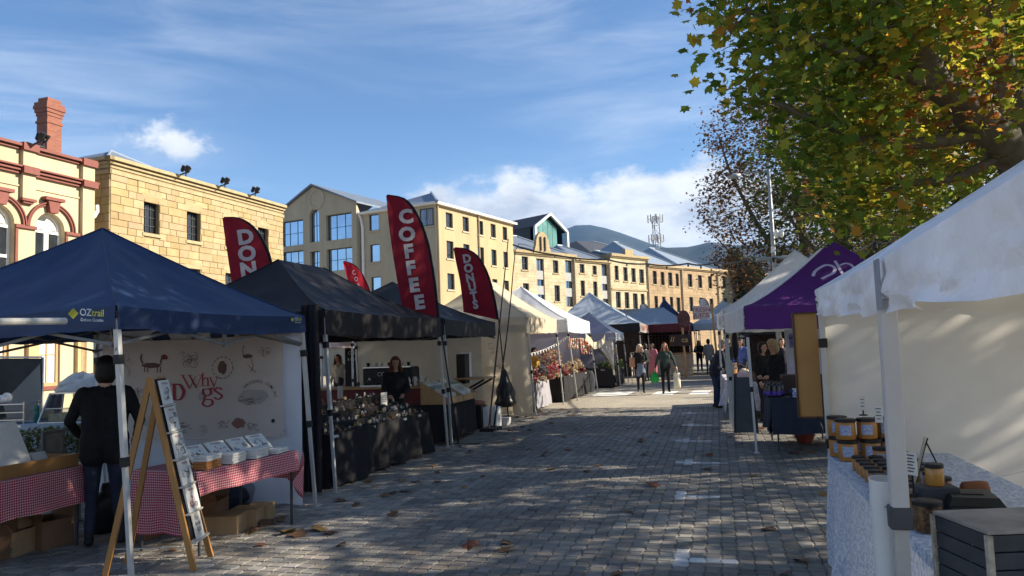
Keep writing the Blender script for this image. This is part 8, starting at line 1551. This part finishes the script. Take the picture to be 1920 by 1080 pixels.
mb = MB(); mb.ball((.33, 15.58, 1.62), (.07, .07, .3), 8, 8); tag(mb.obj('folded_umbrella', M_blk, at=(.33, 15.58, 1.3), smooth=True), 'black folded cloth tied to the corner leg of the purple tent', 'cloth')
lettering('TASMANIAN', V(.06, 17.2, 2.14), (0, -1, 0), (0, 0, 1), .30, mat('fascia_brown', (.20, .10, .08), .8), tR3, 'lettering', .01)
# clothes and dark stalls further down on the right
for k in range(3):
    y = 31.5+4.2*k; tt, _ = tent('market_tent', ('dark tent nearest beyond the white tent on the right', 'dark tent second beyond the white tent on the right', 'dark tent furthest down on the right')[k], rect(.9+.2*k, y, 4.1, y+3.2), 2.2, 3.0, (2.6, y+1.6), .3, [C_black if k != 1 else C_char]*4, (0, 0), group=RG, seed=40+k, truss=False); side_wall(tt, (4.0, y), (4.0, y+3.2), .1, 2.2, C_black, seed=44+k); side_wall(tt, (1.4, y+3.2), (4.0, y+3.2), .1, 2.2, mat('stock_backdrop', (.05, .035, .03), .9, .7, 12), seed=48+k)
# ------------------------------------------------------------------ people in the street
CAMW = lambda p: math.atan2(-(EYE.x-p[0]), EYE.y-p[1])
pA = g(1203, 737); person('white haired woman in black top with tan shoulder bag walking towards us', pA, CAMW(pA), 1.66, (.012, .012, .014), (.012, .012, .015), (.015, .015, .015), hair=(.60, .52, .40), longhair=.14, coat=.04, legs=(((-.09, .12, .52), (-.09, .02, .085)), ((.10, -.02, .50), (.10, -.14, .12))), arms=(((-.26, -.02, 1.16), (-.17, .20, 1.1)), ((.26, -.05, 1.14), (.24, .06, .90))))
t = thing('shoulder_bag', 'tan shoulder bag carried by the white haired woman', 'bag', (pA.x-.28, pA.y, .85)); mb = MB(); mb.box((pA.x-.27, pA.y-.02, 1.06), (.13, .30, .34), .4); mb.obj('body', mat('tan_leather', (.42, .22, .12), .6, .1, 8), t, bevel=.03); mb = MB(); mb.tube([V(pA.x-.27, pA.y-.1, 1.2), V(pA.x-.17, pA.y-.06, 1.42), V(pA.x-.2, pA.y+.08, 1.4), V(pA.x-.27, pA.y+.1, 1.2)], .012, 6); mb.obj('strap', mat('tan_leather', (.42, .22, .12), .6, .1, 8), t)
mb = MB(); mb.grid(lambda u, v: pA+V(.15*math.cos(lerp(-2.6, 1.2, u))*(1+.15*v), .13*math.sin(lerp(-2.6, 1.2, u))*(1+.15*v), 1.02-.38*v*(1+.2*math.sin(u*9))), 18, 6); tag(mb.obj('tied_jacket', mat('washed_denim', (.16, .20, .28), .9, .3, 9), at=pA, smooth=True), 'denim jacket tied round the waist of the white haired woman', 'jacket')
pB = g(1250, 738); person('auburn haired woman in green vest carrying a green bag and a white tote', pB, CAMW(pB), 1.68, (.030, .050, .044), (.010, .010, .011), (.02, .015, .012), hair=(.22, .09, .045), longhair=.18, legs=(((-.09, -.02, .50), (-.09, -.15, .12)), ((.10, .12, .52), (.10, .02, .085))), arms=(((-.29, -.02, 1.16), (-.36, .03, .92)), ((.29, -.03, 1.15), (.34, .04, .90))))
def carrier(label, p, w, h, m, flat=False):
    p = Vector(p); t = thing('carrier_bag', label, 'bag', p-V(0, 0, h), 0, 'bags carried by the auburn haired woman'); mb = MB()
    if flat: mb.grid(lambda u, v: p+V((u-.5)*w*(1+.12*v)*.5, -.05*math.sin(math.pi*u)+.02*math.sin(v*7), -.14-h*v), 10, 8); mb.grid(lambda u, v: p+V((u-.5)*w*(1+.12*v)*.5, .05*math.sin(math.pi*u), -.14-h*v), 10, 8)
    else:
        n_, m_ = 16, 10
        for i in range(m_+1):
            for j in range(n_): a = 2*math.pi*j/n_; v = i/m_; rr = w/2*(.25+.9*math.sin(min(1, v*1.1)*math.pi*.62))*(1+.2*fbm((math.cos(a)*2, math.sin(a)*2, v*3), 3))*(1 if v < .9 else .75); mb.v.append(p+V(rr*math.cos(a), rr*.7*math.sin(a), -.08-h*v))
        mb.f = [(i*n_+j, i*n_+(j+1) % n_, (i+1)*n_+(j+1) % n_, (i+1)*n_+j) for i in range(m_) for j in range(n_)]+[tuple(range(m_*n_, m_*n_+n_))]; mb.m = [0]*len(mb.f)
    mb.obj('body', m, t, smooth=True, solid=.004 if flat else 0); mb = MB(); mb.tube([p+V(-.05, 0, -.16), p+V(-.01, 0, 0), p+V(.03, 0, .0), p+V(.05, 0, -.16)], .008, 6); mb.obj('handle', m, t)
hB = lambda x: pB+V(x, -.02, .82)
carrier('bright green plastic bag full of shopping', hB(-.37), .27, .36, mat('green_plastic', (.03, .42, .10), .4, .15, 6, trans=.35)); carrier('long white tote bag hanging from the left hand', hB(.36), .42, .52, mat('cream_tote', (.66, .62, .50), .8, .06, 6), True)
pm = g(1345, 765); person('grey haired man in navy sweater and jeans bending to the stall', pm, R(-75), 1.76, (.012, .015, .026), (.022, .036, .075), (.015, .012, .01), hair=(.30, .22, .14), lean=.32, nod=.35, coat=.06, wide=1.08, arms=(((-.24, .12, 1.16), (-.14, .40, 1.04)), ((.24, .12, 1.16), (.14, .40, 1.04))), vox=.013)
person('blond stallholder in black behind the wine bottles', (1.02, 15.05), R(125), 1.68, (.010, .010, .011), (.02, .02, .02), hair=(.48, .36, .20), hairpuff=1.15, nod=.15, wide=1.08, arms=(((-.26, .03, 1.14), (-.12, .25, 1.06)), ((.26, .03, 1.14), (.12, .25, 1.06))))
person('dark haired woman talking to the blond stallholder', (.88, 16.55), R(-120), 1.64, (.012, .012, .012), (.02, .02, .03), hair=(.02, .015, .012), vox=.018)
for k, (x, y, h, c, hr, rz_, lab) in enumerate(((.75, 26.5, 1.72, (.07, .10, .30), (.05, .03, .02), 160, 'person in blue shirt behind the slim posts'), (1.9, 24.6, 1.70, (.02, .02, .025), (.10, .06, .04), 200, 'person in dark coat in the crowd behind the stallholder'), (2.4, 24.0, 1.66, (.05, .02, .02), (.25, .16, .1), 190, 'person in wine coloured top in the crowd right of the stallholder'), (.35, 28., 1.75, (.02, .02, .02), (.03, .02, .02), 170, 'person in black behind the bending man'))): person(lab, (x, y), R(rz_), h, c, (.03, .035, .06), hair=hr, vox=.02)
p = g(1226, 712); person('dark haired woman in pink dress at the grey roofed stall', (p.x, p.y), R(150), 1.66, (.50, .16, .20), (.40, .10, .14), (.05, .03, .03), hair=(.02, .012, .01), coat=.55, vox=.018)
p = g(1313, 698); person('blond person in dark clothes with folded arms far down the street', (p.x, p.y), R(175), 1.72, (.02, .02, .022), (.015, .015, .018), (.5, .5, .48), hair=(.42, .33, .2), longhair=.12, vox=.02, arms=(((-.27, .06, 1.14), (.02, .22, 1.12)), ((.27, .06, 1.14), (-.02, .24, 1.08))))
p = g(1331, 700); person('person in pale grey coat walking away far down the street', (p.x, p.y), R(10), 1.78, (.30, .30, .29), (.04, .04, .05), hair=(.03, .02, .02), coat=.2, vox=.02)
person('person in dark clothes at the far garment rack', (-3.1, 33.6), R(60), 1.66, (.02, .018, .02), (.02, .02, .025), hair=(.04, .03, .02), vox=.02)
# ------------------------------------------------------------------ lamp post, cable
t = thing('lamp_post', 'tall grey street lamp post with side arm in front of the half bare tree', 'lamp post', (2.2, 29.3, 0)); D = 28.2; a, b = ad(1440, 305, D), ad(1452, 500, D); e = a+(b-a)*(a.z/(a.z-b.z)); M_post = mat('grey_post', (.32, .33, .34), .5, .1, 6, metal=.3); mb = MB(); mb.tube([e, b, a], [.11, .085, .055], 12); mb.obj('pole', M_post, t, smooth=True)
mb = MB(); mb.tube([ad(1441, 322, D), ad(1405, 324, D), ad(1385, 328, D)], .03, 8); mb.obj('arm', M_post, t); mb = MB(); c0, c1 = ad(1388, 328, D), ad(1364, 333, D); mb.tube([c0, c0.lerp(c1, .4), c1], [.05, .11, .05], 10); mb.obj('lamp_head', M_post, t, smooth=True)
for px in (1456, 1465): c = ad(px, 438, D-.2); mb = MB(); mb.ball(c, (.09, .09, .16), 10, 8); mb.obj('floodlamp', M_white, t, smooth=True)
mb = MB(); mb.tube([ad(1450, 440, D), ad(1466, 440, D-.2)], .02, 6); mb.obj('lamp_bracket', M_post, t); mb = MB(); mb.tube([ad(1418, 487, D), ad(1500, 480, D)], .07, 8); mb.obj('cross_arm', M_post, t); mb = MB(); c = ad(1449, 468, D-.1); mb.box(c, (.12, .12, .22)); mb.obj('junction_box', M_white, t)
t = thing('festoon_cable', 'black festoon cable sagging across the street to the trees', 'cable', (0, 40, 0)); K = [((962, 459), 64), ((1040, 478), 60), ((1140, 487), 54), ((1215, 495), 47), ((1290, 494), 41), ((1340, 492), 37), ((1400, 487), 32), ((1450, 483), 28.1), ((1520, 479), 23), ((1580, 469), 18), ((1640, 452), 14.5), ((1700, 428), 11.5), ((1800, 370), 10.2)]; pts = [ad(*p, d) for p, d in K]; sm = []
for i in range(len(pts)-1):
    for k in range(6): sm.append(pts[i].lerp(pts[i+1], k/6)-V(0, 0, .12*math.sin(math.pi*k/6)))
sm.append(pts[-1]); mb = MB(); mb.tube(sm, [max(.014, .075*(1-i/len(sm))) for i in range(len(sm))], 6); mb.obj('cable', M_blk, t, smooth=True)
for i in range(3, len(sm)-3, 3): mb = MB(); q = sm[i]; mb.lathe([(.03, 0), (.045, -.06), (.05, -.12), (.02, -.17)], q-V(0, 0, .02), 8); mb.obj('lamp_holder', M_blk, t)
# ------------------------------------------------------------------ fallen leaves
M_dry = mat('dry_leaf', (.9, .9, .9), .8, .15, 30, attr='tone'); lm = []
for c in ((.20, .10, .04), (.13, .07, .035), (.26, .15, .05), (.16, .055, .03)):
    lv = leaf_local(); lv[:, 2] = .10*np.abs(lv[:, 0])+.10*np.sin(lv[:, 1]*4)+.12*(lv[:, 0]**2); me = bpy.data.meshes.new('fallen_leaf'); me.from_pydata(lv.tolist(), [], [(7, 8, 9, 10, 11, 12, 13, 0, 1, 2, 3, 4, 5, 6)]); me.materials.append(M_dry); setcol(me, np.array([c])); lm.append(me)
rl = random.Random(3); pix = [(1500, 1053), (757, 922), (737, 925), (1225, 912), (1207, 853), (1325, 880), (1370, 820), (880, 1027), (735, 967), (560, 1005), (600, 995), (620, 1000), (470, 1000), (500, 985), (540, 1000), (1490, 850), (1520, 850), (1500, 845), (1545, 930), (640, 940), (690, 905), (820, 905), (870, 915), (905, 895), (1035, 880), (1100, 885), (1020, 855), (1140, 845), (980, 800), (1240, 800), (1230, 812), (1330, 855), (1200, 830), (950, 1020), (1180, 960)]
for i in range(95):
    if i < len(pix): p = g(*pix[i])
    else:
        p = V(rl.choice((rl.uniform(-4.9, -3.6), rl.uniform(-5, 1))), rl.uniform(5.5, 20), 0)
    o = bpy.data.objects.new('fallen_leaf', lm[i % 4]); COL.objects.link(o); s = rl.uniform(.13, .22) if i < 20 else rl.uniform(.09, .16); o.scale = (s, s, s); o.location = (p.x, p.y, .012); o.rotation_euler = (rl.uniform(-.15, .15), rl.uniform(-.15, .15), rl.uniform(0, 6)); tag(o, 'dry brown plane leaf lying on the grey pavers', 'leaf', 'fallen leaves on the paving')

# ------------------------------------------------------------------ air
hz = MB(); hz.bx((-6100, -400, -1.1), (6100, 9100, 640)); ho = hz.obj('haze', [], None); tag(ho, kind='stuff')
hm = bpy.data.materials.new('haze_air'); hm.use_nodes = True; nd = hm.node_tree.nodes; nd.clear(); ou = nd.new('ShaderNodeOutputMaterial'); pv = nd.new('ShaderNodeVolumePrincipled'); pv.inputs['Color'].default_value = (.22, .50, 1.0, 1); pv.inputs['Density'].default_value = 1.0e-4; pv.inputs['Anisotropy'].default_value = .1; hm.node_tree.links.new(pv.outputs[0], ou.inputs['Volume']); ho.data.materials.append(hm)
